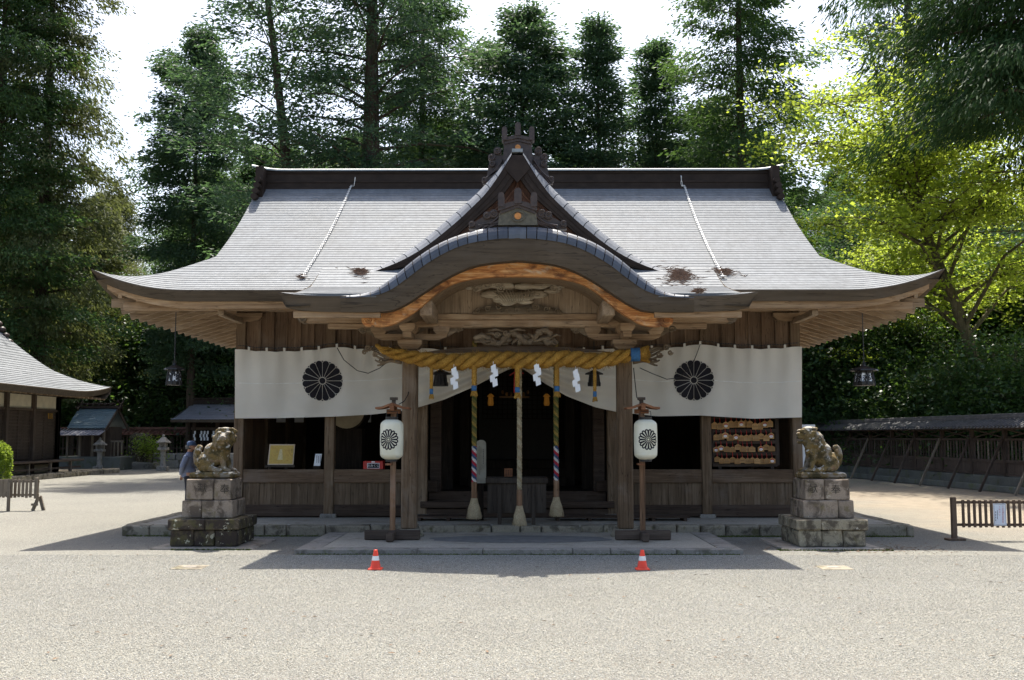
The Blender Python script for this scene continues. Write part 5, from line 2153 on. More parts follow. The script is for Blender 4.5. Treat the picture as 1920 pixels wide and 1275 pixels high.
# red fortune slip box
t = thing('fortune_slip_box', 'red lacquered box with white lettering on the rail left of the porch column', 'box', (xat(700, Yi), Yi, ZRAIL))
a, b = at(681, 881, Yi), at(718.5, 864.5, Yi)
MB().span((a.x, Yi - .02, ZRAIL), (b.x, Yi + .26, b.z), .006).build('box_body', M['red'], t)
c = at(700, 873.3, Yi - .02)
k = Yi / FPX
m = MB()
m.span((c.x - 11.6 * k, Yi - .024, c.z - 5 * k), (c.x + 11.6 * k, Yi - .019, c.z + 5 * k))
m.build('label_border', M['white'], t)
m = MB()
m.span((c.x - 10.6 * k, Yi - .027, c.z - 4 * k), (c.x + 10.6 * k, Yi - .0235, c.z + 4 * k))
m.build('label_panel', M['black'], t)
letter('おみくじ', 5.6 * k, M['white'], (c.x, Yi - .0285, c.z), t)
q = at(700, 866, Yi)
MB().span((q.x - 3.2 * k, Yi - .025, q.z - 1.2 * k), (q.x + 3.2 * k, Yi - .019, q.z + 1.2 * k)).build('slot_label', M['white'], t)
# drum in the dark room
t = thing('drum', 'large drum with cream skin in the dark bay left of the porch', 'drum', (xat(652, 21.6), 21.6, .9))
q = at(650, 770, 21.6)
m = MB()
m.disc((q.x, 0, q.z), .40, 21.6, 22.3, 32)
m.build('drum_body', M['inner'], t)
m = MB()
m.disc((q.x, 0, q.z), .36, 21.585, 21.6, 32)
m.build('drum_skin', plain('drum skin', (.42, .34, .22), .7), t)
MB().span((q.x - .3, 21.7, .9), (q.x + .3, 22.2, q.z - .36)).build('drum_stand', M['inner'], t)

# rack with wooden votive plaques
Yr = YF + .14
rk = thing('plaque_rack', 'dark wooden rack of four rails behind the right end rail', 'rack', (xat(1395, Yr), Yr, ZRAIL))
xa, xb = xat(1336, Yr), xat(1458, Yr)
z0, z1 = zat(873, Yr), zat(770, Yr)
for xx in (xa, xb):
    MB().span((xx - .04, Yr + .04, z0), (xx + .04, Yr + .10, z1), .006).build('upright', M['fence'], rk)
MB().span((xa, Yr + .10, z0), (xb, Yr + .13, z1)).build('back_panel', M['inner'], rk)
for py in (782, 808, 829, 851, 872):
    MB().span((xa, Yr + .02, zat(py + 3, Yr)), (xb, Yr + .07, zat(py - 4, Yr)), .006).build('rail', M['fence_x'], rk)
for px in (1350, 1448):
    x = xat(px, Yr)
    MB().span((x - .03, Yr + .03, ZRAIL), (x + .03, Yr + .12, z0 - .001)).build('foot', M['fence'], rk)
rows = [(790, 803.5, 'top', [1340, 1350, 1361, 1371, 1381, 1390, 1398, 1406, 1416, 1425, 1434, 1444]),
        (813, 825, 'second', [1343, 1352, 1360, 1369, 1380, 1390, 1400, 1409, 1418, 1427, 1437, 1446]),
        (835, 846, 'third', [1343, 1352, 1363, 1374, 1384, 1393, 1401, 1410, 1427, 1437, 1447]),
        (857, 868, 'bottom', [1345, 1354, 1363, 1374, 1383, 1392, 1402, 1411, 1420, 1429, 1438, 1448])]
printm = plain('red print', (.45, .03, .03), .7)
er = random.Random(5)
for ya, yb, row, xs in rows:
    for i, px in enumerate(xs):
        w = er.uniform(10, 12.5)
        dy = er.uniform(-3.2, 2.2)
        Yq = Yr - .02 - .022 * (i % 3) - er.uniform(0, .01)
        a, b = at(px - w / 2, yb + dy, Yq), at(px + w / 2, ya + dy, Yq)
        printed = er.random() < .3
        ORD = ['leftmost', 'second', 'third', 'fourth', 'fifth', 'sixth', 'seventh', 'eighth', 'ninth', 'tenth', 'eleventh', 'twelfth']
        lab = ('printed' if printed else 'plain') + ' wooden votive plaque, ' + (ORD[i] + ' from the left' if i and px != xs[-1] else 'leftmost' if not i else 'rightmost') + ' in the ' + row + ' row of the rack'
        t = thing('votive_plaque', lab, 'plaque', ((a.x + b.x) / 2, Yq, b.z), f'{"printed" if printed else "plain"} votive plaques in the {row} row')
        m = MB()
        xm = (a.x + b.x) / 2
        zc_ = b.z - (b.z - a.z) * .28
        m.prism([(a.x, a.z), (b.x, a.z), (b.x, zc_), (xm, b.z), (a.x, zc_)], Yq, Yq + .012)
        m.build('plaque_board', M['ema'], t)
        m = MB()
        m.tube([(xm, Yq + .004, b.z - .02), (xm, Yq + .006, b.z + .05), (xm, Yr + .0, b.z + .085)], .006, 4)
        m.build('red_cord', M['red'], t)
        if printed:
            m = MB()
            zz = a.z + (b.z - a.z) * .38
            m.disc((xm, 0, zz), .034, Yq - .003, Yq - .001, 10, .026)
            m.build('white_print', M['white'], t)
            m = MB()
            m.prism([(xm - .034, zz + .02), (xm + .034, zz + .02), (xm + .022, zz + .042), (xm - .022, zz + .042)], Yq - .003, Yq - .001)
            m.disc((xm - .01, 0, zz - .002), .006, Yq - .006, Yq - .003, 6)
            m.disc((xm + .012, 0, zz - .002), .006, Yq - .006, Yq - .003, 6)
            m.build('red_print', printm, t)
        else:
            m = MB()
            for r_ in range(4):
                x = xm - .035 + r_ * .022
                m.span((x, Yq - .002, a.z + .02), (x + .006, Yq - .0005, zc_ - .01 - .012 * (r_ % 2)))
            m.build('brush_marks', grey_ink, t)
# white board standing beside the hall's right front corner
t = thing('white_panel', 'tall white panel standing behind the right guardian lion', 'panel', (xat(1493, 20.9), 20.9, PZ))
a, b = at(1487, 900, 20.6), at(1512, 796, 20.6)
MB().span((PX[-1] + .12, 20.6, PZ + .1), (PX[-1] + .42, 20.64, b.z), .004).build('panel_board', M['white'], t)
MB().span((PX[-1] + .15, 20.641, PZ), (PX[-1] + .2, 20.69, b.z - .1)).build('panel_post', M['fence'], t)
for px, lab in ((527, 'white paper hung inside the left bay, near the corner post'), (561, 'white paper hung inside the left bay, near the second post'), (687, 'white paper hung inside beside the drum')):
    Yw = 23.2
    a, b = at(px - 9, 792, Yw), at(px + 9, 760, Yw)
    m = MB()
    m.span((a.x, Yw, a.z), (b.x, Yw + .004, b.z))
    tag(m.build('hanging_paper', M['white']), lab, 'paper', 'white papers hung inside the hall')

# ------------------------------------------------------------------ roof chains and fallen needles on the roof
for pa, pb, lab in (((666, 333), (568, 523), 'white chain lying down the left half of the roof'), ((1277, 330), (1356, 523), 'white chain lying down the right half of the roof')):
    m = MB()
    n = 44
    pts = []
    for i in range(n + 1):
        t_ = i / n
        bow = 7 * math.sin(math.pi * t_) * (1 if pa[0] < 900 else -1)
        q = roof_hit(pa[0] + (pb[0] - pa[0]) * t_ - bow * .0 + bow, max(352, pa[1] + (pb[1] - pa[1]) * t_))
        pts.append(q + Vector((0, -.015, .035)))
    pts[0] = at(pa[0], pa[1], 23.22)
    for i in range(n):
        a, b = pts[i], pts[i + 1]
        d = (b - a)
        for h in range(2):
            c = a + d * (h + .5) / 2
            L = d.length / 2 * .62
            dirv = d.normalized()
            side = dirv.cross(Vector((0, -.5, .86))).normalized() if h else Vector((0, -.5, .86))
            ring = []
            for k_ in range(9):
                ang = 2 * math.pi * k_ / 8
                ring.append(tuple(c + dirv * L * math.cos(ang) + side * .021 * math.sin(ang)))
            m.tube(ring, .0085, 4, False)
    q = pts[-1]
    m.tube([(q.x + .05 * math.cos(a), q.y + .03 * math.sin(a), q.z + .01) for a in [i * .7 for i in range(10)]], .012, 5)
    tag(m.build('roof_chain', M['whitechain'], None, True), lab, 'chain')
for (px, py, rx, ry, n, lab) in ((675, 519, 18, 9, 260, 'clump of brown fallen needles on the roof left of the dormer'), (1276, 527, 32, 18, 700, 'large clump of brown fallen needles on the roof right of the dormer'), (1358, 514, 26, 7, 260, 'brown fallen needles around the foot of the right roof chain'), (1310, 553, 12, 3, 90, 'small strip of fallen needles near the right porch eave'), (566, 523, 8, 3, 40, 'few brown needles at the foot of the left roof chain')):
    m = MB()
    for i in range(n):
        a, r_ = rr_.uniform(0, 6.28), abs(rr_.gauss(0, .42 if i % 3 else 1.0))
        r_ *= .7 + .3 * math.sin(3 * a + px) + .2 * math.sin(5 * a)
        x_, y_ = px + rx * r_ * math.cos(a) + .35 * ry * r_ * math.sin(a), py + ry * r_ * math.sin(a)
        if py > 545:
            q = at(x_, min(y_, 555), 16.3)
            q.z = porch(16.3) + .03
        else:
            q = roof_hit(x_, y_)
            if abs(q.x) < 3.5 and q.y < 19.7:
                q.z = max(q.z, porch(q.y))
        q = q + Vector((0, -.01, .03 + rr_.random() * .05 * (1 - r_)))
        d = Vector((rr_.gauss(0, 1), rr_.gauss(0, .7), rr_.gauss(0, .25))).normalized() * rr_.uniform(.05, .13)
        w = Vector((0, 0, .008))
        m.add([q - d - w, q - w + d * .1, q + d + w, q + w], [(0, 1, 2, 3)])
    tag(m.build('needle_litter', M['litter']), lab, None, None, 'stuff')

# ------------------------------------------------------------------ guardian lions on stone pedestals
def pedestal(sx, lab, darkbase):
    cx = sx * 4.79 + (0.0 if sx > 0 else -.0)
    Yf = 16.42
    t = thing('lion_pedestal', lab, 'pedestal', (cx, 17.0, 0), 'stepped stone pedestals of the guardian lions')
    MB().box((cx - .05 * sx, 16.98, .0), (1.55, 1.55, .05), .012, None, .01).build('ground_slab', M['greystone'], t)
    mat_b = M['ped_dark'] if darkbase else M['ped_olive']
    # rough base course, projecting slab course, two pink block courses
    def course(w, d, z0, z1, splits, mat, bev, jit, inset=0.0):
        y0 = 17.0 - d / 2
        xs = [-w / 2] + [s * w / 2 for s in splits] + [w / 2]
        for a, b in zip(xs[:-1], xs[1:]):
            MB().box((cx + (a + b) / 2, y0 + d * .26, (z0 + z1) / 2), (b - a - .008, d * .52 - .006, z1 - z0 - .006), bev, None, jit).build('stone_block', mat, t)
        xs2 = [-w / 2] + [-splits[0] * w / 2 if splits else 0] + [w / 2]
        for a, b in zip(xs2[:-1], xs2[1:]):
            MB().box((cx + (a + b) / 2, y0 + d * .76, (z0 + z1) / 2), (b - a - .008, d * .48 - .006, z1 - z0 - .006), bev, None, jit).build('stone_block', mat, t)
    course(1.02, 1.10, .02, .275, [-.3, .33], mat_b, .02, .010)
    course(1.10, 1.17, .275, .44, [.05] if darkbase else [-.3], mat_b, .014, .004)
    course(.79, .80, .44, .715, [-.22] if sx < 0 else [.38], M['ped_pink'], .012, .004)
    course(.70, .72, .715, 1.04, [.24] if sx < 0 else [-.12], M['ped_pink'], .014, .004)
    # incised characters, read from right to left
    for ch, px, py in ((('献', 379, 916), ('奉', 421, 918)) if sx < 0 else (('献', 1524, 917), ('奉', 1567, 919))):
        yy = 17.0 - .36
        q = at(px, py, yy)
        letter(ch, .155, plain('worn ink in stone', (.055, .045, .035), .95), (q.x, yy - .0025, q.z), t, name='carved_character', extrude=.0008)
    return cx


pedestal(-1, 'stepped stone pedestal with dark mossy base under the left guardian lion', True)
pedestal(1, 'stepped stone pedestal with pale olive base under the right guardian lion', False)
S = .00122


def lion(sx, lab, front_head):
    cx, cy, z0 = sx * 4.79, 17.0, 1.04
    t = thing('guardian_lion', lab, 'lion statue', (cx, cy, z0), 'stone guardian lions before the hall')
    m = MB()
    m.box((cx, cy, z0 + .05), (.70, .44, .10), .03, None, .006)
    m.build('plinth', M['lion'], t)
    z0 += .095
    d = -sx                        # the lion looks along d
    b = MB()
    def E(x, y, z, r, rot=None):
        b.ell((cx + d * x, cy + y, z0 + z), r, 14, 10, rot)
    def T(pts, r):
        b.tube([(cx + d * x, cy + y, z0 + z) for x, y, z in pts], r, 12)
    # haunches and trunk
    E(-.13, 0, .16, (.17, .15, .17))
    E(-.02, 0, .27, (.16, .135, .20), (0, d * -.5, 0))
    E(.09, 0, .34, (.15, .14, .20))
    for s in (-1, 1):
        E(-.13, s * .105, .13, (.14, .07, .14))
        T([(-.10, s * .13, .09), (.0, s * .15, .05), (.07, s * .15, .035)], [.06, .05, .045])
        E(.09, s * .15, .036, (.065, .045, .038))
        for k in range(3):
            E(.135, s * .15 + (k - 1) * .028, .026, (.026, .015, .022))
    # front legs
    for s, ox in ((-1, .02), (1, .06)):
        T([(.10 + ox * .3, s * .085, .30), (.135 + ox * .6, s * .095, .17), (.15 + ox, s * .10, .03)], [.075, .052, .042])
        E(.185 + ox, s * .10, .032, (.07, .048, .036))
        for k in range(3):
            E(.235 + ox, s * .10 + (k - 1) * .030, .024, (.028, .016, .022))
        for k in range(4):
            E(.09 + ox * .4 - .02 * k, s * .10, .21 + .035 * k, (.03, .03, .03))
    # tail plume
    T([(-.22, 0, .05), (-.29, 0, .15), (-.295, 0, .26), (-.28, 0, .36), (-.265, 0, .43)], [.04, .05, .065, .055, .02])
    for k in range(5):
        E(-.30 + .012 * k, .02 * (-1) ** k, .16 + .055 * k, (.045, .05, .05))
    if front_head:                 # head turned to the visitor
        E(.13, -.03, .50, (.165, .17, .17))
        E(.17, -.07, .585, (.130, .125, .125))
        E(.175, -.17, .555, (.10, .07, .07))
        E(.175, -.185, .515, (.085, .075, .050))
        E(.175, -.16, .455, (.075, .07, .035))
        for s in (-1, 1):
            E(.175 + s * .062, -.165, .615, (.055, .04, .030))
            E(.175 + s * .060, -.195, .590, (.026, .02, .022))
            E(.175 + s * .135, -.05, .645, (.05, .03, .035), (0, s * .5, 0))
            E(.175 + s * .027, -.25, .545, (.025, .02, .018))
            E(.175 + s * .068, -.215, .505, (.035, .03, .03))
        E(.175, -.235, .555, (.04, .035, .032))
        for k in range(34):
            a = rnd.uniform(-.1, 3.4)
            h = rnd.uniform(-.02, .16)
            E(.14 + (.155) * math.cos(a), -.02 + rnd.uniform(-.10, .12), .46 + h + .10 * math.sin(a) - .05, (.036, .036, .036))
        for k in range(16):
            E(rnd.uniform(.02, .26), -.15 + rnd.uniform(-.03, .03), rnd.uniform(.33, .46), (.034, .034, .034))
        for k in range(14):
            a = k / 14 * 6.28
            E(.17 + .10 * math.cos(a), -.05 + .09 * math.sin(a), .685, (.03, .03, .018))
    else:                          # head in profile, mouth open
        E(.10, 0, .48, (.17, .16, .17))
        E(.17, 0, .60, (.145, .135, .125))
        E(.275, 0, .575, (.085, .09, .055))
        E(.30, 0, .475, (.06, .07, .028), (0, d * .25, 0))
        E(.22, 0, .47, (.07, .085, .05))
        E(.335, 0, .60, (.035, .05, .03))
        for s in (-1, 1):
            E(.27, s * .065, .648, (.075, .04, .034))
            E(.262, s * .095, .605, (.03, .02, .026))
            E(.14, s * .13, .60, (.06, .025, .045), (0, d * .7, 0))
            E(.31, s * .055, .545, (.05, .03, .022))
        E(.15, 0, .685, (.13, .11, .035))
        for k in range(56):
            a = rnd.uniform(0, 1)
            x, z = .13 - .20 * a + rnd.uniform(-.02, .10), .62 - .34 * a + rnd.uniform(-.06, .03)
            s = rnd.choice((-1, -1, 1))
            E(x, s * rnd.uniform(.08, .15), z, (.038, .038, .038))
        for k in range(14):
            E(-.04 - .14 * k / 14 + .05, rnd.uniform(-.06, .06), .60 - .3 * k / 14, (.04, .04, .04))
        for k in range(14):
            E(rnd.uniform(.14, .24), -.12, rnd.uniform(.30, .44), (.033, .033, .033))
    me = fused(b, 'lion_body', .0105, 2)
    put('lion_body', me, M['lion'], t)
    # eyes and nostrils cut dark
    m = MB()
    if front_head:
        for s in (-1, 1):
            m.ell((cx + d * .175 + s * .060, cy - .212, z0 + .590), (.012, .008, .012), 8, 6)
    else:
        for s in (-1, 1):
            m.ell((cx + d * .262, cy + s * .113, z0 + .605), (.013, .007, .012), 8, 6)
    m.build('eye', plain('dark pitted stone', (.05, .04, .03), .9), t, True)


lion(-1, 'lichened stone lion seated on the left pedestal with its head turned forward', True)
lion(1, 'lichened stone lion seated in profile on the right pedestal with open mouth', False)

# ------------------------------------------------------------------ traffic cones
c0 = None
for px, py, lab in ((704, 1063, 'small orange traffic cone before the left end of the porch slab'), (1204.5, 1064.5, 'small orange traffic cone before the right end of the porch slab')):
    Y = 13.86
    q = at(px, py, Y)
    k = Y / FPX
    if c0 is None:
        t = thing('traffic_cone', lab, 'traffic cone', (0, 0, 0), 'orange traffic cones before the porch')
        m = MB()
        m.box((0, 0, .010), (.178, .178, .020), .006)
        m.build('cone_base', M['cone'], t)
        m = MB()
        f = lambda z: .068 - (.068 - .022) * (z - .02) / .232
        m.lathe((0, 0, 0), [(.074, .019), (f(.03), .03), (f(.12), .12)], 24, False)
        m.lathe((0, 0, 0), [(f(.172), .172), (f(.245), .245), (.018, .252), (.012, .252)], 24, False)
        m.build('cone_body', M['cone'], t, True)
        m = MB()
        m.lathe((0, 0, 0), [(f(.12) + .0015, .118), (f(.172) + .0015, .174)], 24, False)
        m.build('reflective_band', M['reflect'], t, True)
        c0 = t
    else:
        t = copy_tree(c0)
    t.location = (q.x, Y, 0)
    t['label'] = lab

# drain covers set flush in the gravel
for px, lab in ((362, 'pale square drain cover in the gravel before the left lion'), (1558, 'pale square drain cover in the gravel before the right lion')):
    Y = 14.05
    x = xat(px, Y)
    t = thing('drain_cover', lab, 'drain cover', (x, Y, 0), 'drain covers in the gravel')
    MB().box((x, Y, -.02), (.40, .42, .056), .006).build('cover_frame', M['kerb'], t)
    MB().box((x, Y + .04, -.01), (.16, .16, .044), .004).build('cover_lid', M['greystone'], t)

# ------------------------------------------------------------------ visitor in a striped jacket behind the left lion
YP = 24.4
q = at(360, 827, YP)
HP = q.z
px_, pz0 = xat(358, YP), 0.0
person = thing('person', 'person in cap and blue striped jacket with hands behind the back, facing right', 'person', (px_, YP, 0))
sc = HP / 1.66
def PP(x, y, z):
    return (px_ + x * sc, YP + y * sc, z * sc)
b = MB()
def PE(x, y, z, r, rot=None, mb=None):
    (mb or b).ell(PP(x, y, z), tuple(k * sc for k in r), 14, 10, rot)
def PT(pts, r, mb=None):
    (mb or b).tube([PP(*p) for p in pts], [k * sc for k in r], 12)
PE(.02, 0, 1.545, (.095, .078, .115))
PE(.095, 0, 1.50, (.03, .045, .05))
PE(.118, 0, 1.535, (.020, .016, .022))
for s in (-1, 1):
    PE(.0, s * .08, 1.53, (.022, .012, .032))
PT([(-.01, 0, 1.47), (-.02, 0, 1.36)], [.055, .065])
PE(-.02, 0, 1.20, (.115, .18, .20))
PE(-.01, 0, .98, (.11, .16, .16))
for s in (-1, 1):
    PT([(0, s * .09, .92), (.01, s * .10, .50), (-.01, s * .10, .09)], [.09, .062, .045])
    PE(.05, s * .10, .045, (.12, .048, .045))
    PT([(-.02, s * .19, 1.30), (-.10, s * .23, 1.05), (-.17, s * .08, .86)], [.058, .046, .034])
    PE(-.185, s * .05, .82, (.028, .040, .045))
    for k in range(4):
        PT([(-.19 - .006 * k, s * (.05 + .018 * (k - 1.5)), .79), (-.195, s * (.045 + .018 * (k - 1.5)), .745 - .008 * abs(k - 1.2))], [.010, .008])
    PT([(-.17, s * .03, .82), (-.155, s * .012, .785)], [.011, .009])
skin = plain('skin', (.42, .22, .14), .6, .08)
put('body', fused(b, 'body', .010, 3), skin, person)
b2 = MB()
PE(-.02, 0, 1.20, (.135, .205, .22), None, b2)
PE(-.03, 0, 1.0, (.14, .19, .20), None, b2)
PT([(-.02, 0, 1.02), (-.03, 0, .80)], [.165, .175], b2)
PT([(-.015, 0, 1.40), (-.015, 0, 1.34)], [.070, .10], b2)
for s in (-1, 1):
    PT([(-.02, s * .18, 1.31), (-.11, s * .235, 1.06), (-.175, s * .09, .88)], [.078, .068, .052], b2)
jt = NT('blue striped jacket')
tc = jt.n('ShaderNodeTexCoord')
sp = jt.n('ShaderNodeSeparateXYZ')
jt.t.links.new(tc.outputs['Object'], sp.inputs[0])
st_ = jt.math('SINE', jt.math('MULTIPLY', jt.math('ADD', sp.outputs[0], jt.math('MULTIPLY', sp.outputs[1], .6)), 330.0))
jm = jt.finish(jt.ramp(st_, [(.35, (.10, .125, .20)), (.65, (.30, .32, .39))]), .85)
put('jacket', fused(b2, 'jacket', .012, 3), jm, person)
b3 = MB()
PT([(-.01, 0, .86), (0, 0, .80)], [.15, .15], b3)
for s in (-1, 1):
    PT([(0, s * .085, .84), (.012, s * .10, .50), (-.005, s * .10, .07)], [.112, .082, .072], b3)
put('trousers', fused(b3, 'trousers', .012, 3), plain('dark trousers', (.018, .018, .024), .9), person)
m = MB()
prof_ = [(.104, 1.555), (.106, 1.59), (.098, 1.63), (.07, 1.658), (.02, 1.668)]
m.lathe(PP(.015, 0, 0), [(r * sc, z * sc) for r, z in prof_], 18)
m.add([PP(.08, -.075, 1.565), PP(.155, -.055, 1.555), PP(.19, 0, 1.552), PP(.155, .055, 1.555), PP(.08, .075, 1.565), PP(.08, -.075, 1.575), PP(.155, -.055, 1.567), PP(.19, 0, 1.564), PP(.155, .055, 1.567), PP(.08, .075, 1.575)], [(0, 1, 2, 3, 4), (9, 8, 7, 6, 5), (0, 5, 6, 1), (1, 6, 7, 2), (2, 7, 8, 3), (3, 8, 9, 4)])
m.build('cap', plain('slate blue cap', (.07, .11, .20), .85), person, True)
m = MB()
m.lathe(PP(-.03, 0, 0), [(.088 * sc, 1.47 * sc), (.092 * sc, 1.555 * sc)], 14)
m.build('hair', plain('grey hair', (.09, .085, .08), .9), person, True)

# ------------------------------------------------------------------ low barriers
def text_column(chars, px, py0, py1, Y, size, mat, parent):
    n = len(chars)
    for i, ch in enumerate(chars):
        q = at(px, py0 + (py1 - py0) * (i + .5) / n, Y)
        letter(ch, size, mat, q, parent, name='lettering', extrude=.0006)


t = thing('low_barrier', 'low brown picket barrier with a white notice at the right of the yard', 'barrier', (7.2, 17.75, 0))
Yb = 17.75
slats = [1799.5 + 10.55 * i for i in range(14)]
a = at(1783, 1009, Yb)
MB().span((xat(1778.5, Yb), Yb - .03, 0), (xat(1787.5, Yb), Yb + .05, zat(932, Yb)), .006).build('post', M['brown_picket'], t)
MB().span((xat(1768, Yb), Yb - .09, 0), (xat(1800, Yb), Yb + .11, .035), .006).build('foot', M['brown_picket'], t)
for s0, s1 in ((939, 944), (981, 986)):
    MB().span((xat(1787.6, Yb), Yb - .01, zat(s1, Yb)), (xat(1945, Yb), Yb + .02, zat(s0, Yb)), .004).build('rail', M['brown_picket'], t)
for i, px in enumerate(slats):
    dz = rnd.uniform(-.004, .004)
    MB().span((xat(px - 2.6, Yb), Yb - .033, zat(988.5, Yb) + dz), (xat(px + 2.6, Yb), Yb - .012, zat(937, Yb) + dz), .004).build('slat', M['brown_picket'], t)
MB().span((xat(1936, Yb), Yb - .03, 0), (xat(1945, Yb), Yb + .05, zat(932, Yb)), .006).build('post', M['brown_picket'], t)
q0, q1 = at(1863.5, 985.5, Yb - .05), at(1886, 944.3, Yb - .05)
MB().span((q0.x, Yb - .055, q0.z), (q1.x, Yb - .047, q1.z), .001).build('notice_sheet', plain('white notice', (.62, .66, .74), .5, .05), t)
m = MB()
w = .004
for (xa, za, xb, zb_) in ((q0.x + .01, q0.z + .01, q1.x - .01, q0.z + .014), (q0.x + .01, q1.z - .014, q1.x - .01, q1.z - .01), (q0.x + .01, q0.z + .0142, q0.x + .013, q1.z - .0142), (q1.x - .013, q0.z + .0142, q1.x - .01, q1.z - .0142)):
    m.span((xa, Yb - .0575, za), (xb, Yb - .0552, zb_))
m.build('notice_border', grey_ink, t)
redink = plain('red ink', (.45, .03, .05), .7)
text_column('ここから中に入らないで', 1880.7, 947.5, 981.5, Yb - .058, .031, redink, t)
text_column('ください', 1874.3, 948, 968, Yb - .058, .031, redink, t)
strokes(1868.5, 957, 1872, 978, Yb - .056, 1, t, ink, 21, 2.4)
strokes(1865.4, 957, 1868.4, 979, Yb - .056, 1, t, ink, 22, 5.0)

t = thing('low_fence', 'low weathered grey picket fence on an A-frame foot at the left of the yard', 'fence', (-11.5, 24.6, 0))
Yb = 24.7
for i in range(16):
    px = -38 + i * 7.15
    if px > 67:
        break
    dz = rnd.uniform(-.01, .01)
    MB().span((xat(px - 2.5, Yb), Yb - .035, zat(933, Yb) + dz), (xat(px + 2.5, Yb), Yb - .012, zat(899, Yb) + dz), .004).build('slat', M['picket'], t)
for s0, s1 in ((901, 905), (926, 930)):
    MB().span((xat(-45, Yb), Yb - .011, zat(s1, Yb)), (xat(77, Yb), Yb + .025, zat(s0, Yb)), .004).build('rail', M['picket'], t)
MB().span((xat(69.5, Yb), Yb - .05, zat(935, Yb)), (xat(76, Yb), Yb + .03, zat(896, Yb)), .005).build('post', M['picket'], t)
top = at(73, 930, Yb)
for px in (62, 80):
    b_ = at(px, 955, Yb)
    b_.z = 0
    MB().beam(tuple(top + Vector((0, -.0 if px < 70 else .05, 0))), (b_.x, Yb - (.02 if px < 70 else -.05), 0), .06, .07, .005).build('foot', M['picket'], t)
MB().beam((xat(66, Yb), Yb - .06, zat(946, Yb)), (xat(78, Yb), Yb - .06, zat(946, Yb)), .03, .05).build('brace', M['picket'], t)
t2 = thing('panel_fence', 'grey solid board panel leaning on the left end of the picket fence', 'panel', (-12.2, 24.4, 0))
for i in range(5):
    px = -12 + i * 8.2
    MB().span((xat(px, 24.5), 24.45, zat(931, 24.5)), (xat(px + 7.9, 24.5), 24.48, zat(900 - .5 * i, 24.5)), .003).build('board', M['picket'], t2)
for px in (-8, 24):
    MB().span((xat(px, 24.5) - .03, 24.40, 0), (xat(px, 24.5) + .03, 24.449, zat(905, 24.5))).build('post', M['picket'], t2)

# ------------------------------------------------------------------ roofed fence along the right side of the yard
def fx(Y):
    return 15.1 - .08 * (Y - 31.8)


rf = thing('roofed_fence', 'dark wooden fence with tiled roof, stone footing and leaning props on the right', 'fence', (14.5, 40, 0))
ang = math.atan(.08)
Ys = [29.0 + 2.02 * i for i in range(17)]
m = MB()
m.beam((fx(28) + .0, 28, .23), (fx(62), 62, .23), .42, .48, .02)
m.build('stone_footing', M['fence_stone'], rf)
m = MB()
m.beam((fx(28) - .28, 28, .10), (fx(62) - .28, 62, .10), .16, .2, .02)
m.build('stone_kerb', M['fence_stone'], rf)
for i, Y in enumerate(Ys):
    x = fx(Y)
    MB().box((x, Y, 1.22), (.13, .13, 1.5), .01).build('post', M['fence'], rf)
    if i % 1 == 0 and i < 16:
        a, b = Vector((x, Y, 0)), Vector((fx(Ys[i + 1]) if i + 1 < len(Ys) else x, Y + 2.02, 0))
        ya, yb = Y + .07, Y + 1.95
        for zz, h in ((1.60, .07), (.93, .09), (.53, .08)):
            MB().beam((fx(ya) - .01, ya, zz), (fx(yb) - .01, yb, zz), .07, h).build('rail', M['fence_y'], rf)
        for k in range(4):
            y0, y1 = ya + .02 + k * .46, ya + .02 + (k + 1) * .46 - .006
            MB().beam((fx(y0), y0, .73), (fx(y1), y1, .73), .025, .31, 0).build('lower_board', M['fence'], rf)
        for k in range(9):
            y = ya + .12 + k * .205
            MB().box((fx(y), y, 1.27), (.035, .055, .60)).build('slat', M['pale_prop'] if k % 3 == 1 else M['fence'], rf)
        # props
        if i % 1 == 0:
            MB().beam((x - .08, Y, 1.62), (x - .82, Y + .05, .0), .075, .075, .008).build('prop', M['picket' if i % 3 == 1 else 'fence'], rf)
        # thin crossed braces under the roof
        MB().beam((fx(ya), ya, 1.66), (fx(yb), yb, 1.92), .03, .04).build('brace', M['fence_y'], rf)
        MB().beam((fx(yb) + .05, yb, 1.66), (fx(ya) + .05, ya, 1.92), .03, .04).build('brace', M['fence_y'], rf)
MB().beam((fx(28), 28, 1.96), (fx(62), 62, 1.96), .12, .12).build('top_plate', M['fence_y'], rf)
m = MB()
for s in (-1, 1):
    m.add([(fx(28) + s * .55, 28, 1.96), (fx(62) + s * .55, 62, 1.96), (fx(62), 62, 2.22), (fx(28), 28, 2.22), (fx(28) + s * .55, 28, 1.93), (fx(62) + s * .55, 62, 1.93), (fx(62), 62, 2.17), (fx(28), 28, 2.17)], [(0, 1, 2, 3), (4, 5, 6, 7), (0, 1, 5, 4)])
m.build('roof_deck', M['fence_y'], rf)
# tiles: round cover tiles over shallow pans, one object each on the side the yard sees
me_t = MB()
me_t.tube([(-.58, 0, -.005), (-.30, 0, .125), (0, 0, .262)], [.052, .050, .050], 8)
for k in range(5):
    u = k / 4
    me_t.box((-.56 + .5 * u, .11, .0 + .235 * u + .0), (.17, .12, .022), 0, (0, -.44, 0))
tile_me = me_t.mesh('roof_tile')
tile_me.materials.append(M['rooftile'])
Y = 28.2
while Y < 61.5:
    o = bpy.data.objects.new('roof_tile', tile_me)
    o.location = (fx(Y), Y, 1.985)
    o.rotation_euler = (0, 0, ang + rnd.uniform(-.012, .012))
    COL.objects.link(o)
    adopt(o, rf)
    Y += .225
m = MB()
m.beam((fx(28), 28, 2.27), (fx(62), 62, 2.27), .20, .10, .02)
m.tube([(fx(28), 28, 2.33), (fx(62), 62, 2.33)], .075, 10)
m.build('ridge_tile', M['rooftile'], rf)

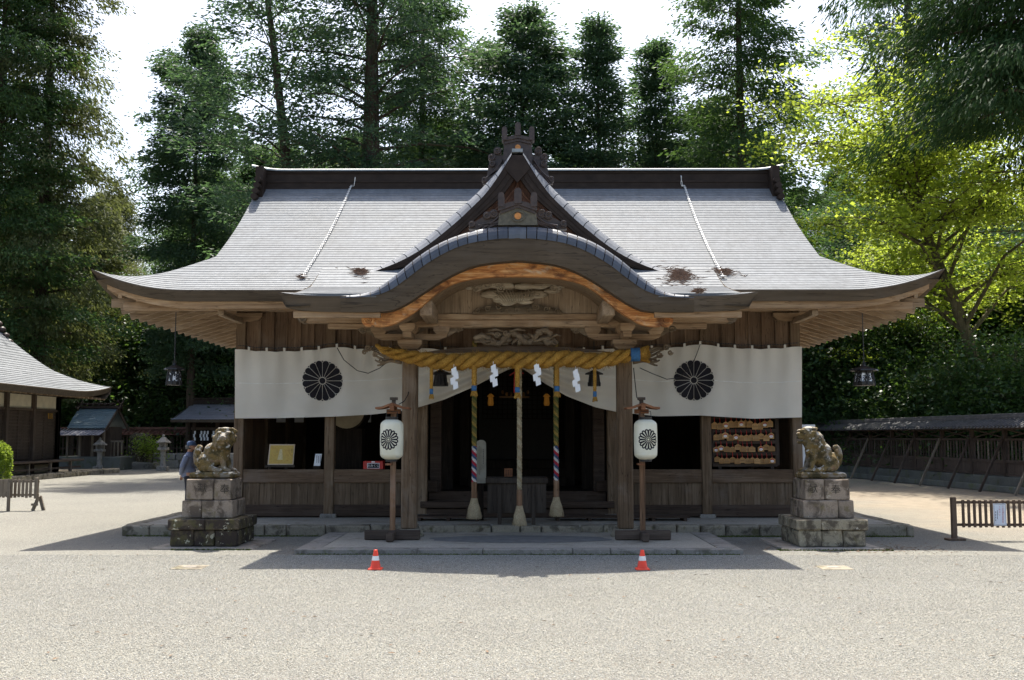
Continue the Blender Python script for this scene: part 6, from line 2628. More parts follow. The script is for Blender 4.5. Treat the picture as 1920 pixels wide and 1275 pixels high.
# ------------------------------------------------------------------ rear fence with reddish roof, low stone wall
YW = 63.0
wf = thing('rear_fence', 'long wooden fence with reddish tiled top at the back of the yard', 'fence', (-16, YW, 0))
xa, xb = -34.0, 10.8
MB().span((xa, YW - .1, 0), (xb, YW + .1, .45), .02).build('stone_footing', M['fence_stone'], wf)
n = int((xb - xa) / 1.9)
for i in range(n + 1):
    x = xa + (xb - xa) * i / n
    MB().box((x, YW, 1.2), (.14, .14, 1.6)).build('post', M['fence'], wf)
for zz in (.55, 1.0, 1.7):
    MB().span((xa, YW - .04, zz - .04), (xb, YW + .04, zz + .04)).build('rail', M['fence_x'], wf)
lb = MB()
for i in range(int((xb - xa) / .21)):
    x = xa + .1 + i * .21
    lb.span((x - .04, YW - .015, .45), (x + .04, YW + .015, 1.75))
o = lb.build('slat_row', M['fence'], wf)
o['kind'] = 'stuff'
m = MB()
m.prism([(0, 0)] * 3 if False else [(-.55, 1.78), (-.55, 1.84), (0, 2.12), (.55, 1.84), (.55, 1.78), (0, 2.02)], 0, 1)
v = [(xa + (xb - xa) * y, YW + x, z) for (x, y, z) in m.v]
m.v = v
m.build('roof_deck', M['redtile'], wf)
m = MB()
for i in range(int((xb - xa) / .3)):
    x = xa + .15 + i * .3
    m.tube([(x, YW - .57, 1.84), (x, YW, 2.13)], .055, 6)
m.span((xa, YW - .12, 2.1), (xb, YW + .12, 2.24))
o = m.build('tile_row', M['redtile'], wf)
o['kind'] = 'stuff'

st = thing('stone_wall', 'low wall of grey stone blocks under the trees behind the left lion', 'wall', (-17, 58, 0))
x = xat(243, 57.5)
xe = xat(450, 57.5)
for row, (z0, z1) in enumerate(((.0, .42), (.425, .80))):
    x = xat(243, 57.5) + (.3 if row else 0)
    while x < xe:
        w = rnd.uniform(.55, 1.3)
        MB().box((x + w / 2, 57.6 + rnd.uniform(-.03, .03), (z0 + z1) / 2), (w - .03, .5, z1 - z0 - .01), .03, None, .02).build('stone_block', M['greystone'], st)
        x += w

# ------------------------------------------------------------------ buildings at the left
lb_ = thing('side_hall', 'long hall with grey sweeping roof, dark shutters and veranda at the left edge', 'hall', (-23, 40, 0))
XW, XE, XRG = -20.35, -18.75, -23.6
Y0, Y1 = 28.0, 47.2
YEND = 49.2
def lprof(d):       # height above the eave over the distance inward
    return 3.62 + .40 * d + .055 * d * d
NB = 26
dm = XE - XRG
for c in range(NB):
    d0, d1 = dm * c / NB, dm * (c + 1) / NB
    m = MB()
    def row(d, dz):
        r = []
        for k in range(31):
            ye = YEND - max(0, (min(d, 1.9)))
            Y = 27 + (ye - 27) * k / 30
            up = .34 * max(0, (Y - (YEND - 4)) / 4) ** 2 * max(0, 1 - d / 2.4)
            r.append((XE - d, Y, lprof(d) + dz + up))
        return r
    m.grid([row(d1, 0), row(d0, .02), row(d0, -.006)])
    m.build('roof_course', M['roof'], lb_, recalc=False)
m = MB()
m.grid([[(XE - d if s == 0 else XRG - (dm - d), YEND - e, lprof(d)) for (s, d) in [(0, e)]] + [(2 * XRG - (XE - e), YEND - e, lprof(e))] for e in [1.9 * i / 8 for i in range(9)]])
m.build('hip_slope', M['roof'], lb_)
m = MB()
m.grid([[(2 * XRG - (XE - d), 27 + (YEND - 27 - min(d, 1.9)) * k / 20, lprof(d)) for k in range(21)] for d in [dm * i / 12 for i in range(13)]])
m.build('back_slope', M['roof'], lb_)
m = MB()
e = []
for k in range(31):
    Y = 27 + (YEND - 27) * k / 30
    up = .34 * max(0, (Y - (YEND - 4)) / 4) ** 2
    z = 3.62 + up
    e.append([(XE, Y, z + .015), (XE + .01, Y, z - .01), (XE - .08, Y - .0, z - .24), (XE - .6, Y, z - .2)])
m.grid(e)
e = []
for k in range(9):
    x = XE - (2 * dm) * k / 8
    e.append([(x, YEND, 3.62 + .34 * (abs(x - XRG) / dm) ** 3 + .01), (x, YEND - .08, 3.38 + .34 * (abs(x - XRG) / dm) ** 3), (x, YEND - .6, 3.4)])
m.grid(e)
m.build('eave_fascia', M['fascia'], lb_)
m = MB()
m.add([(XE - .3, 27, 3.42), (XE - .3, YEND - .3, 3.42), (XW - .2, YEND - .3, 3.75), (XW - .2, 27, 3.75)], [(0, 1, 2, 3)])
m.build('soffit_board', M['soffit'], lb_)
for i in range(44):
    Y = 29 + i * .46
    MB().beam((XE - .14, Y, 3.38), (XW, Y, 3.62), .07, .10).build('rafter', M['beam_xs'], lb_)
m = MB()
zr = lprof(dm)
m.span((XRG - .22, 27, zr - .1), (XRG + .22, YEND - 1.9, zr + .42), .02)
for k in range(4):
    m.disc((XRG + (k - 1.5) * .16, 0, zr + .1 + .14 * (k % 2)), .11, YEND - 1.95, YEND - 1.7, 12)
m.build('ridge_box', M['oni'], lb_)
# ornament at the end of the ridge, stepping down the verge
m = MB()
for k in range(6):
    q = (XRG + .15 + .17 * k, zr + .28 - .20 * k - .01 * k * k)
    m.ell((q[0], YEND - 2.0, q[1]), (.13, .2, .13), 10, 6)
m.build('ridge_ornament', M['oni'], lb_, True)
# gable end wall and body
MB().span((2 * XRG - XW, Y0 - 2, .5), (XW - .12, Y1, 3.6)).build('wall_core', M['inner'], lb_)
bays = [Y0 + 2.4 * i for i in range(9)]
for i, Y in enumerate(bays):
    MB().box((XW, Y, 1.9), (.22, .22, 3.5), .012).build('post', M['fence'], lb_)
    if Y + 2.4 <= Y1 + .1:
        ya, yb = Y + .112, Y + 2.288
        MB().span((XW - .10, ya, 2.86), (XW - .03, yb, 3.42)).build('plaster_panel', M['plaster'], lb_)
        MB().span((XW - .11, ya, 2.76), (XW + .05, yb, 2.859)).build('rail', M['fence_y'], lb_)
        MB().span((XW - .11, ya, 3.421), (XW + .05, yb, 3.52)).build('rail', M['fence_y'], lb_)
        for k in range(2):
            y0, y1 = ya + k * 1.09, ya + (k + 1) * 1.08
            m = MB()
            m.span((XW - .10, y0, .72), (XW - .06, y1, 2.755))
            m.build('shutter_panel', M['fence'], lb_)
            m = MB()
            for r_ in range(15):
                z = .78 + r_ * .135
                m.span((XW - .058, y0 + .03, z), (XW - .03, y1 - .03, z + .05))
            m.span((XW - .058, y0, .72), (XW - .02, y0 + .04, 2.75))
            m.span((XW - .058, y1 - .04, .72), (XW - .02, y1 - .002, 2.75))
            m.build('shutter_lattice', M['fence_y'], lb_)
MB().box((XW, Y1, 1.9), (.22, .22, 3.5), .012).build('post', M['fence'], lb_)
MB().span((XW - .05, Y0, .55), (XW + .06, Y1 + .1, .70)).build('sill', M['fence_y'], lb_)
MB().span((XW - .3, Y0, .1), (XW - .2, Y1, .55)).build('plaster_panel', M['plaster'], lb_)
# veranda
MB().span((XW + .06, 27, .62), (XW + 1.02, Y1 + .6, .70), .01).build('veranda_floor', M['fence_y'], lb_)
for i in range(10):
    Y = 28.6 + i * 2.0
    MB().box((XW + .9, Y, .36), (.12, .12, .52), .01).build('veranda_post', M['pale_prop'], lb_)
MB().span((XW + .86, 27.5, .32), (XW + .94, Y1 + .5, .40)).build('rail', M['fence_y'], lb_)
for i in range(3):
    y = Y1 - 1.05 + i * .17
    m = MB()
    m.tube([(XW + .06, y, 2.70), (XW + .07, y + .02, 2.45)], .025, 5)
    m.build('hanging_tassel', M['straw'], lb_)
# stone edged terrace of that hall
tr = thing('side_terrace', 'low terrace edged with rough stones in front of the side hall', None, (-19.5, 40, 0), None, 'structure')
MB().span((-27, 27, -.05), (XW + 1.35, 50.6, .16)).build('terrace_floor', M['kerb'], tr)
Y = 30.0
while Y < 50.6:
    w = rnd.uniform(.5, 1.1)
    MB().box((XW + 1.42, Y + w / 2, .09), (.34, w - .02, .24), .04, None, .02).build('kerb_stone', M['kerb'], tr)
    Y += w

# small blue-roofed shrine
YS_ = 55.0
sh = thing('small_shrine', 'small wooden shrine with blue green roof and crossed ridge finials', 'shrine', (xat(175, YS_), YS_, 0))
k = YS_ / FPX
def sx_(px): return xat(px, YS_)
def sz_(py): return zat(py, YS_)
m = MB()
m.span((sx_(108), 54.0, 0), (sx_(240), 57.6, sz_(856)), .03)
m.build('stone_platform', M['fence_stone'], sh)
yA, yM, yBk = 54.3, 55.7, 57.1
xl, xr = sx_(136), sx_(209)
NS = 10
ro = MB()
for c in range(NS):
    a0, a1 = c / NS, (c + 1) / NS
    def pt(x, a, dz): return (x, yA + (yM - yA) * a, sz_(803) + (sz_(765) - sz_(803)) * (a ** .9) + dz)
    m = MB()
    m.grid([[pt(x, a1, .002) for x in (xl, xr)], [pt(x, a0, .03) for x in (xl, xr)], [pt(x, a0, -.01) for x in (xl, xr)]])
    m.build('roof_course', M['bluesheet'], sh)
m = MB()
m.add([(xl, yBk, sz_(803)), (xr, yBk, sz_(803)), (xr, yM, sz_(765)), (xl, yM, sz_(765))], [(0, 1, 2, 3)])
m.build('back_slope', M['bluesheet'], sh)
m = MB()
for i in range(13):
    x = sx_(121) + (sx_(207) - sx_(121)) * i / 12
    m.beam((x, yA - .75, sz_(815)), (x, yA + .25, sz_(803) - .02), .05, .03)
m.add([(sx_(120), yA - .8, sz_(816)), (sx_(208), yA - .8, sz_(816)), (sx_(208), yA + .3, sz_(803) - .03), (sx_(134), yA + .3, sz_(803) - .03)], [(0, 1, 2, 3)])
m.build('lower_roof', M['greysheet'], sh)
m = MB()
m.span((xl - .15, yM - .14, sz_(765)), (xr + .25, yM + .14, sz_(760)), .01)
for i in range(6):
    x = xl + .25 + (xr - xl - .5) * i / 5
    m.tube([(x, yM - .3, sz_(759) + .06), (x, yM + .3, sz_(759) + .06)], .07, 8)
m.build('ridge_beam', M['darkmetal'], sh)
for x in (xl, xr + .12):
    m = MB()
    m.beam((x, yM + .35, sz_(768)), (x, yM - .30, sz_(750)), .06, .10)
    m.beam((x + .07, yM - .35, sz_(768)), (x + .07, yM + .30, sz_(750)), .06, .10)
    m.build('ridge_finial', M['darkmetal'], sh)
# gable side boards
for s in (-1, 1):
    m = MB()
    m.beam((xr + .04, yM, sz_(767)), (xr + .04, yM + s * 1.6, sz_(806)), .05, .16)
    m.build('gable_board', M['fence'], sh)
MB().span((xl + .25, 55.1, sz_(856)), (xr - .1, 56.7, sz_(800))).build('shrine_body', M['fence'], sh)
for px in (137, 160, 183, 204):
    MB().span((sx_(px) - .05, 54.3, sz_(856)), (sx_(px) + .05, 54.4, sz_(806))).build('post', M['picket'], sh)
for px in (205, 212, 219, 226):
    MB().span((sx_(px) - .03, 55.2, sz_(856)), (sx_(px) + .03, 55.26, sz_(826))).build('rail_post', M['picket'], sh)
MB().span((sx_(203), 55.19, sz_(829)), (sx_(229), 55.25, sz_(826))).build('rail', M['picket'], sh)

# stone lanterns
def stone_lantern(px, ptop, pbot, Y, lab):
    q0, q1 = at(px, pbot, Y), at(px, ptop, Y)
    H = q1.z
    x = q0.x
    t = thing('stone_lantern', lab, 'stone lantern', (x, Y, 0), 'stone lanterns at the back of the yard')
    MB().box((x, Y, .06 * H), (.50, .50, .12 * H), .02).build('base', M['greystone'], t)
    m = MB()
    m.lathe((x, Y, 0), [(.17, .12 * H), (.135, .18 * H), (.13, .5 * H), (.16, .56 * H)], 6)
    m.build('shaft', M['greystone'], t)
    MB().box((x, Y, .60 * H), (.46, .46, .08 * H), .02).build('platform', M['greystone'], t)
    m = MB()
    for a in (-1, 1):
        for b in (-1, 1):
            m.box((x + a * .12, Y + b * .12, .70 * H), (.07, .07, .13 * H))
    m.box((x, Y, .70 * H), (.16, .16, .12 * H))
    m.build('fire_box', M['greystone'], t)
    m = MB()
    m.lathe((x, Y, 0), [(.36, .755 * H), (.38, .785 * H), (.22, .85 * H), (.10, .92 * H), (.06, .93 * H), (.075, .96 * H), (.03, H)], 6)
    m.build('cap', M['greystone'], t)


stone_lantern(186, 820, 877, 54.0, 'grey stone lantern in front of the small blue roofed shrine')
stone_lantern(305, 814, 880, 53.0, 'taller grey stone lantern right of the small garden tree')

# garden stone behind a small tree
t = thing('standing_stone', 'tall dark upright stone between the two stone lanterns', 'stone', (xat(264, 58), 56.5, 0))
b = MB()
q = at(264, 812, 56.5)
b.box((q.x, 56.5, q.z / 2), (1.0, .5, q.z), .12, None, .06)
b.build('upright_stone', M['ped_dark'], t)
b = MB()
b.box((q.x, 56.3, .18), (1.8, 1.2, .36), .08, None, .05)
b.build('stone_base', M['greystone'], t)

# grey roofed building behind the left lion
YG_ = 59.5
gb = thing('rear_building', 'low building with lavender grey roof and dark front behind the left lion', 'building', (xat(400, YG_), YG_, 0))
gx = lambda px: xat(px, YG_)
gz = lambda py: zat(py, YG_)
xl, xr = gx(334), gx(480)
NS = 9
for c in range(NS):
    a0, a1 = c / NS, (c + 1) / NS
    def pt(u, a, dz):
        xx0 = gx(319) + (gx(333) - gx(319)) * a ** .6
        return (xx0 + (gx(500) - xx0) * u, YG_ + 2.6 * a, gz(786) + (gz(754) - gz(786)) * a ** 1.15 + dz)
    m = MB()
    us = [i / 6 for i in range(7)]
    m.grid([[pt(u, a1, .002) for u in us], [pt(u, a0, .035) for u in us], [pt(u, a0, -.01) for u in us]])
    m.build('roof_course', M['greysheet'], gb)
m = MB()
m.add([(gx(319), YG_ + 5.2, gz(786)), (gx(500), YG_ + 5.2, gz(786)), (gx(500), YG_ + 2.6, gz(754)), (gx(333), YG_ + 2.6, gz(754))], [(0, 1, 2, 3)])
m.add([(gx(319), YG_, gz(786)), (gx(319), YG_ + 5.2, gz(786)), (gx(333), YG_ + 2.6, gz(754))], [(0, 1, 2)])
m.build('back_slope', M['greysheet'], gb)
m = MB()
m.span((gx(332), YG_ + 2.4, gz(756)), (gx(500), YG_ + 2.8, gz(743)), .03)
m.span((gx(330), YG_ + 2.3, gz(746)), (gx(500), YG_ + 2.9, gz(742.5)), .02)
m.build('ridge_box', M['darkmetal'], gb)
MB().span((gx(319), YG_ - .03, gz(792)), (gx(500), YG_ + .1, gz(787)), .01).build('eave_fascia', M['fascia'], gb)
MB().span((gx(340), YG_ + 1.5, 0), (gx(500), YG_ + 4.6, gz(788))).build('wall_core', M['inner'], gb)
for px in (351, 395, 432):
    MB().span((gx(px) - .09, YG_ + 1.2, 0), (gx(px) + .09, YG_ + 1.38, gz(790)), .01).build('post', M['fence'], gb)
MB().span((gx(345), YG_ + 1.22, gz(806)), (gx(500), YG_ + 1.36, gz(801))).build('rail', M['fence_x'], gb)
for i in range(9):
    x = gx(344) + i * .32
    MB().span((x - .03, YG_ + 1.25, .4), (x + .03, YG_ + 1.31, 1.35)).build('slat', M['fence'], gb)
for px in (365, 377, 383, 389, 400):
    a = at(px, 808, YG_ + 1.1)
    m = MB()
    for j in range(3):
        m.span((a.x + (-.03 if j % 2 else .02) - .05, YG_ + 1.1, a.z - .18 * (j + 1)), (a.x + (-.03 if j % 2 else .02) + .05, YG_ + 1.105, a.z - .18 * j))
    tag(m.build('paper_streamer', M['white']), 'white paper streamer hanging at the front of the rear building', 'paper streamer', 'white streamers on the rear building')

# ------------------------------------------------------------------ trees
def quads_mesh(name, P0, P1, W):
    """leaf faces from base P0 to tip P1 with half-width vectors W (numpy n x 3)"""
    n = len(P0)
    mid = P0 + (P1 - P0) * .5
    V = np.empty((n, 4, 3), np.float32)
    V[:, 0], V[:, 1], V[:, 2], V[:, 3] = P0, mid + W, P1, mid - W
    me = bpy.data.meshes.new(name)
    me.vertices.add(4 * n)
    me.vertices.foreach_set('co', V.reshape(-1))
    me.loops.add(4 * n)
    me.loops.foreach_set('vertex_index', np.arange(4 * n, dtype=np.int32))
    me.polygons.add(n)
    me.polygons.foreach_set('loop_start', np.arange(0, 4 * n, 4, dtype=np.int32))
    me.update(calc_edges=True)
    return me


def unit(v):
    return v / np.maximum(np.linalg.norm(v, axis=-1, keepdims=True), 1e-6)


def leaves_at(C, D, rs, L, w, spread):
    """one leaf per row: centre C, main direction D, random spread"""
    n = len(C)
    d = unit(D + rs.normal(0, spread, (n, 3)))
    ln = rs.uniform(L[0], L[1], (n, 1))
    side = unit(np.cross(d, rs.normal(0, 1, (n, 3))))
    return C, C + d * ln, side * ln * rs.uniform(w[0], w[1], (n, 1))


def conifer(seed, H, R, base, nbr, ncl, nlf, leafL=(.20, .42), leafW=(.10, .20), droop=.35, up=.25, shape='cone', lean=0.0, trunk_r=.3, clump=.42, hang=.5):
    """returns (trunk mesh, crown mesh) at the origin"""
    rs = np.random.RandomState(seed)
    rr = random.Random(seed)
    tm = MB()
    bend = (rs.uniform(-.3, .3), rs.uniform(-.3, .3))
    def tp(z):
        u = z / H
        return np.array([lean * H * u + bend[0] * math.sin(3 * u) * (.4 + abs(lean) * 14), bend[1] * math.sin(2.3 * u), z])
    nz = 14
    tm.tube([tuple(tp(H * i / nz)) for i in range(nz + 1)], [max(.03, trunk_r * (1.25 if i == 0 else 1) * (1 - .93 * i / nz)) for i in range(nz + 1)], 10)
    Cs, Ds = [], []
    for b in range(nbr):
        u = (b + rs.uniform(0, 1)) / nbr
        u = base + (1 - base) * (u ** .92)
        z = H * u
        v = (u - base) / (1 - base)
        if shape == 'cone':
            r = R * (1 - v) ** .75 * (.75 + .25 * math.sin(min(1, v * 5) * 1.57)) + .25
        elif shape == 'round':
            r = R * math.sqrt(max(0, 1 - (1.9 * v - .80) ** 2 * .72)) * (.85 + .15 * rs.rand()) + .2
            if v > .93: r *= .55
        else:
            r = R * (1 - v ** 3) * (.55 + .45 * rs.rand()) + .3
        r *= rs.uniform(.62, 1.12)
        a = b * 2.39996 + rs.uniform(-.5, .5)
        dirv = np.array([math.cos(a), math.sin(a), 0])
        side = np.array([-math.sin(a), math.cos(a), 0])
        o = tp(z)
        up_ = up * rs.uniform(.3, 1.5)
        dr = droop * rs.uniform(.6, 1.4) * (1 - .5 * v)
        def bp(s): return o + dirv * r * s + np.array([0, 0, r * (up_ * s - dr * s * s)])
        br = max(.012, trunk_r * .16 * (1 - .7 * v))
        tm.tube([tuple(bp(s)) for s in (0, .3, .6, .95)], [br, br * .75, br * .5, .008], 5, False)
        n = max(5, int(ncl * (.45 + .55 * r / R)))
        s = rs.uniform(.05, 1.04, n) ** .8
        lat = rs.normal(0, .20, n) * r * (.25 + .75 * np.sin(np.clip(s, 0, 1) * 2.4))
        for i in range(n):
            c = bp(s[i]) + side * lat[i] + np.array([0, 0, rs.normal(0, .16) - abs(lat[i]) * .15])
            dd = dirv * .9 + side * (lat[i] / max(r, .5)) * 1.5 + np.array([0, 0, -hang])
            k = nlf
            off = rs.normal(0, 1, (k, 3)) * np.array([clump, clump, clump * .42])
            Cs.append(c + off)
            Ds.append(np.tile(dd, (k, 1)) + off * .8)
    C, D = np.concatenate(Cs), np.concatenate(Ds)
    P0, P1, W = leaves_at(C, D, rs, leafL, leafW, .45)
    return tm.mesh('trunk', True), quads_mesh('crown', P0, P1, W)


def broadleaf(seed, H, R, base, nlimb, nsub, nlf, leafL, leafW, flat=.5, trunk_r=.22, lean=(0, 0), clump=.55, squash=1.0):
    rs = np.random.RandomState(seed)
    tm = MB()
    def tp(u):
        return np.array([lean[0] * H * u ** 1.4, lean[1] * H * u ** 1.4, H * .72 * u]) + np.array([.25 * math.sin(4 * u), .2 * math.sin(3 * u + 1), 0])
    tm.tube([tuple(tp(i / 9)) for i in range(10)], [trunk_r * (1.3 if i == 0 else 1) * (1 - .8 * i / 9) for i in range(10)], 10)
    Cs, Ds = [], []
    top = tp(1.0)
    for b in range(nlimb):
        u = base + (1 - base) * (b + rs.rand()) / nlimb
        o = tp(u)
        a = b * 2.4 + rs.uniform(-.4, .4)
        el = rs.uniform(.05, .9) + .5 * (u - base)
        L = R * rs.uniform(.6, 1.05) * (1.05 - .35 * u)
        d = np.array([math.cos(a) * math.cos(el), math.sin(a) * math.cos(el), math.sin(el) * squash])
        e = o + d * L
        br = trunk_r * .38 * (1 - .5 * u)
        mid = o + d * L * .5 + np.array([0, 0, .12 * L])
        tm.tube([tuple(o), tuple(mid), tuple(e)], [br, br * .6, .015], 6, False)
        for s_ in range(nsub):
            t = rs.uniform(.25, 1.05)
            p = (o * (1 - t) + e * t) + np.array([0, 0, .24 * L * t * (1 - t) * 2])
            q = p + rs.normal(0, 1, 3) * np.array([.34, .34, .34 * flat]) * R * .5
            tm.tube([tuple(p), tuple((p + q) / 2 + np.array([0, 0, .08])), tuple(q)], [.022, .014, .006], 4, False)
            nc = 3
            for c in range(nc):
                cc = p + (q - p) * rs.uniform(.45, 1.15) + rs.normal(0, .16, 3)
                off = rs.normal(0, 1, (nlf, 3)) * np.array([clump, clump, clump * flat])
                Cs.append(cc + off)
                Ds.append(off + np.array([0, 0, -.25]))
    C, D = np.concatenate(Cs), np.concatenate(Ds)
    n = len(C)
    nrm = unit(rs.normal(0, 1, (n, 3)) * .6 + np.array([0, -.15, 1.0]))
    d = unit(np.cross(nrm, rs.normal(0, 1, (n, 3))))
    ln = rs.uniform(leafL[0], leafL[1], (n, 1))
    W = np.cross(nrm, d) * ln * rs.uniform(leafW[0], leafW[1], (n, 1))
    return tm.mesh('trunk', True), quads_mesh('crown', C, C + d * ln, W)


SPEC = {}
FINE = dict(leafL=(.11, .25), leafW=(.13, .20), clump=.29)
DENSE = dict(leafL=(.13, .29), leafW=(.14, .21), clump=.30)


def species(key, pair, barkm, leafm, H):
    a, b = pair
    a.materials.append(M[barkm])
    b.materials.append(M[leafm])
    SPEC[key] = (a, b, H)


species('cedar_a', conifer(11, 24, 4.2, .12, 112, 24, 46, trunk_r=.36, shape='col', **FINE), 'bark', 'cedar', 24)
species('cedar_b', conifer(12, 22, 3.6, .20, 100, 24, 46, trunk_r=.30, shape='round', hang=.3, **DENSE), 'bark', 'cypress', 22)
species('cedar_c', conifer(13, 22, 3.4, .22, 86, 18, 42, trunk_r=.26, shape='cone', hang=.1, up=.5, droop=.2, **DENSE), 'bark', 'cypress', 22)
species('cedar_d', conifer(14, 25, 4.6, .15, 110, 25, 44, trunk_r=.40, shape='col', droop=.55, hang=.8, **FINE), 'bark', 'browncedar', 25)
species('cedar_e', conifer(15, 24, 5.0, .30, 60, 18, 42, trunk_r=.30, shape='col', up=.7, droop=.5, lean=-.10, hang=.1, **FINE), 'bark', 'cypress', 24)
species('cedar_f', conifer(16, 26, 6.2, .24, 88, 26, 42, trunk_r=.62, shape='col', up=.55, droop=.45, hang=.2, **FINE), 'bark', 'cypress', 26)
species('oak', broadleaf(21, 11, 4.2, .12, 26, 12, 20, (.16, .32), (.22, .34), .75, .22), 'mossbark', 'broad', 11)
species('shrub', broadleaf(22, 6, 3.0, .05, 22, 10, 16, (.14, .28), (.24, .36), .8, .12), 'mossbark', 'broad', 6)
species('maple', broadleaf(23, 16, 6.8, .42, 36, 15, 26, (.10, .18), (.32, .44), .20, .28, lean=(-.22, -.04), clump=.46, squash=.8), 'mossbark', 'maple', 16)
near = conifer(24, 27, 6.6, .42, 120, 44, 50, leafL=(.14, .34), leafW=(.08, .13), trunk_r=.55, shape='col', droop=.42, up=.2, clump=.34, hang=1.3)
species('near_cedar', near, 'bark', 'near_cedar', 27)
species('garden', broadleaf(25, 2.1, .85, .4, 9, 5, 9, (.07, .13), (.3, .4), .6, .05, clump=.2), 'mossbark', 'hedge', 2.1)


def tree(key, x, Y, H, rot, label, name='cedar_tree', group=None, cat='tree', wide=1.0):
    a, b, h0 = SPEC[key]
    s = H / h0
    t = thing(name, label, cat, (x, Y, -.05), group)
    for nm, me in (('trunk', a), ('crown', b)):
        o = bpy.data.objects.new(nm, me)
        o.parent = t
        COL.objects.link(o)
    t.scale = (s * wide, s * wide, s)
    t.rotation_euler = (0, 0, rot)
    return t


def H_at(py, Y): return zat(py, Y)


# trees that stand against the sky
tree('cedar_d', xat(66, 58), 58, 35, .4, 'huge dark cedar rising past the top of the picture at the far left', wide=.86)
tree('cedar_a', xat(-40, 56), 56, 32, 2.0, 'dark green cedar cut by the left edge of the picture')
tree('cedar_d', xat(165, 67), 67, 17, 1.5, 'olive green young cedar between the side hall and the small shrine', wide=1.2)
tree('cedar_b', xat(358, 62), 62, H_at(58, 62), 1.1, 'narrow dark cedar left of the hall roof, top just under the sky gap', wide=.85)
tree('cedar_e', xat(575, 50), 50, 30, .1, 'leaning cedar with bare bent grey trunk behind the left of the ridge', wide=1.15)
tree('cedar_f', xat(686, 49), 49, 31, 3.0, 'broad cedar with a thick straight trunk behind the roof left of the dormer', wide=1.0)
tree('cedar_a', xat(795, 55), 55, 31, 4.4, 'tall cedar just right of the thick trunk behind the roof', wide=.72)
tree('cedar_b', xat(985, 53), 53, H_at(22, 53), .6, 'dense round-topped cedar directly behind the dormer ornament', wide=1.15)
tree('cedar_c', xat(1122, 53), 53, H_at(36, 53), 2.0, 'thin see-through cedar with visible trunk right of the dormer ornament', wide=1.02)
tree('cedar_c', xat(1243, 55), 55, H_at(80, 55), 4.1, 'conical cedar with pointed top above the right half of the ridge', wide=1.08)
tree('cedar_a', xat(1412, 50), 50, 30, 5.2, 'tall dark cedar behind the right end of the ridge', wide=.88)
tree('cedar_b', xat(1335, 57), 57, H_at(210, 57), 3.3, 'lower dark cedar filling in behind the right end of the ridge', wide=1.1)
tree('cedar_f', xat(1730, 60), 60, 32, 1.0, 'tall cedar rising behind the yellow green maple')
tree('maple', xat(1868, 41), 41, 18.0, .0, 'yellow green maple with leaning mossy trunk right of the hall', 'maple_tree', wide=1.04)
tree('maple', xat(1640, 50), 50, 12.5, 2.6, 'lower yellow green maple close behind the right end of the hall roof', 'maple_tree', wide=.9)
tree('near_cedar', xat(2030, 32), 32, 27, .7, 'near dark cedar whose drooping boughs hang into the upper right corner', wide=1.0)
tree('maple', xat(205, 68), 68, 11, 1.0, 'small bright yellow green tree lit between the left cedars', 'maple_tree', wide=.7)
tree('garden', xat(282, 56), 55.6, H_at(808, 55.6), .3, 'small pruned garden tree between the two stone lanterns', 'garden_tree', wide=1.2)

# forest behind, row on row
fr = random.Random(44)
G1 = 'cedars of the forest behind the shrine'
i = 0
for (Y, x0, x1, step) in ((69, -42, 46, 5.2), (76, -46, 50, 5.6), (85, -52, 58, 6.5)):
    x = x0
    while x < x1:
        xx, yy = x + fr.uniform(-1.2, 1.2), Y + fr.uniform(-2.2, 2.2)
        px = 970 + xx / yy * FPX
        # height kept under the canopy line, so that the gaps of sky stay open
        lim = 262
        if px < 420: lim = 330
        elif px < 880: lim = 235
        elif px < 960: lim = 300
        elif px < 1300: lim = 255
        elif px < 1500: lim = 220
        else: lim = 300
        Hh = min(24, zat(lim + fr.uniform(-15, 60), yy))
        tree(fr.choice(['cedar_a', 'cedar_b', 'cedar_d', 'cedar_a']), xx, yy, Hh, fr.uniform(0, 6.28), 'dark cedar of the dense forest behind the shrine buildings', 'cedar_tree', G1, wide=fr.uniform(1.15, 1.45))
        x += step
# evergreen broadleaf trees on both sides
G2 = 'evergreen broadleaf trees in the shade behind the yard'
for (px, Y, H) in ((235, 66, 9), (300, 67, 10), (395, 66, 9), (440, 65, 8.5), (335, 70, 12), (130, 67, 9), (60, 66, 8), (420, 71, 12),
                   (1530, 50, 9), (1600, 49, 8.5), (1665, 47, 8), (1730, 45, 8), (1790, 48, 8), (1860, 48, 8.5), (1925, 47, 9), (1560, 57, 12), (1650, 54, 11), (1750, 52, 11), (1840, 50, 11.5), (1930, 46, 10), (1515, 60, 12)):
    tree('oak', xat(px, Y), Y + fr.uniform(-1, 1), H * fr.uniform(.92, 1.12), fr.uniform(0, 6.28), 'evergreen broadleaf tree in the shade behind the ' + ('rear fence at the left' if px < 900 else 'roofed fence at the right'), 'evergreen_tree', G2 + (' left' if px < 900 else ' right'), wide=fr.uniform(.95, 1.2))
G3 = 'evergreen shrubs along the back of the yard'
for (px, Y, H) in ((110, 65, 4), (180, 66, 4.5), (250, 65, 4.5), (320, 66, 5), (380, 67, 4), (450, 66, 5), (1500, 52, 5.0), (1545, 49, 4.2), (1590, 47.5, 4.5), (1640, 45.5, 4.4), (1690, 43.5, 4.2), (1740, 41.5, 4.4), (1800, 39.6, 4.4), (1850, 38.0, 4.4), (1900, 36.6, 4.2)):
    tree('shrub', xat(px, Y) + .6, Y, H, fr.uniform(0, 6.28), 'leafy evergreen shrub growing behind the ' + ('rear fence at the left' if px < 900 else 'roofed fence at the right'), 'evergreen_shrub', G3 + (' left' if px < 900 else ' right'), 'shrub', wide=1.1)

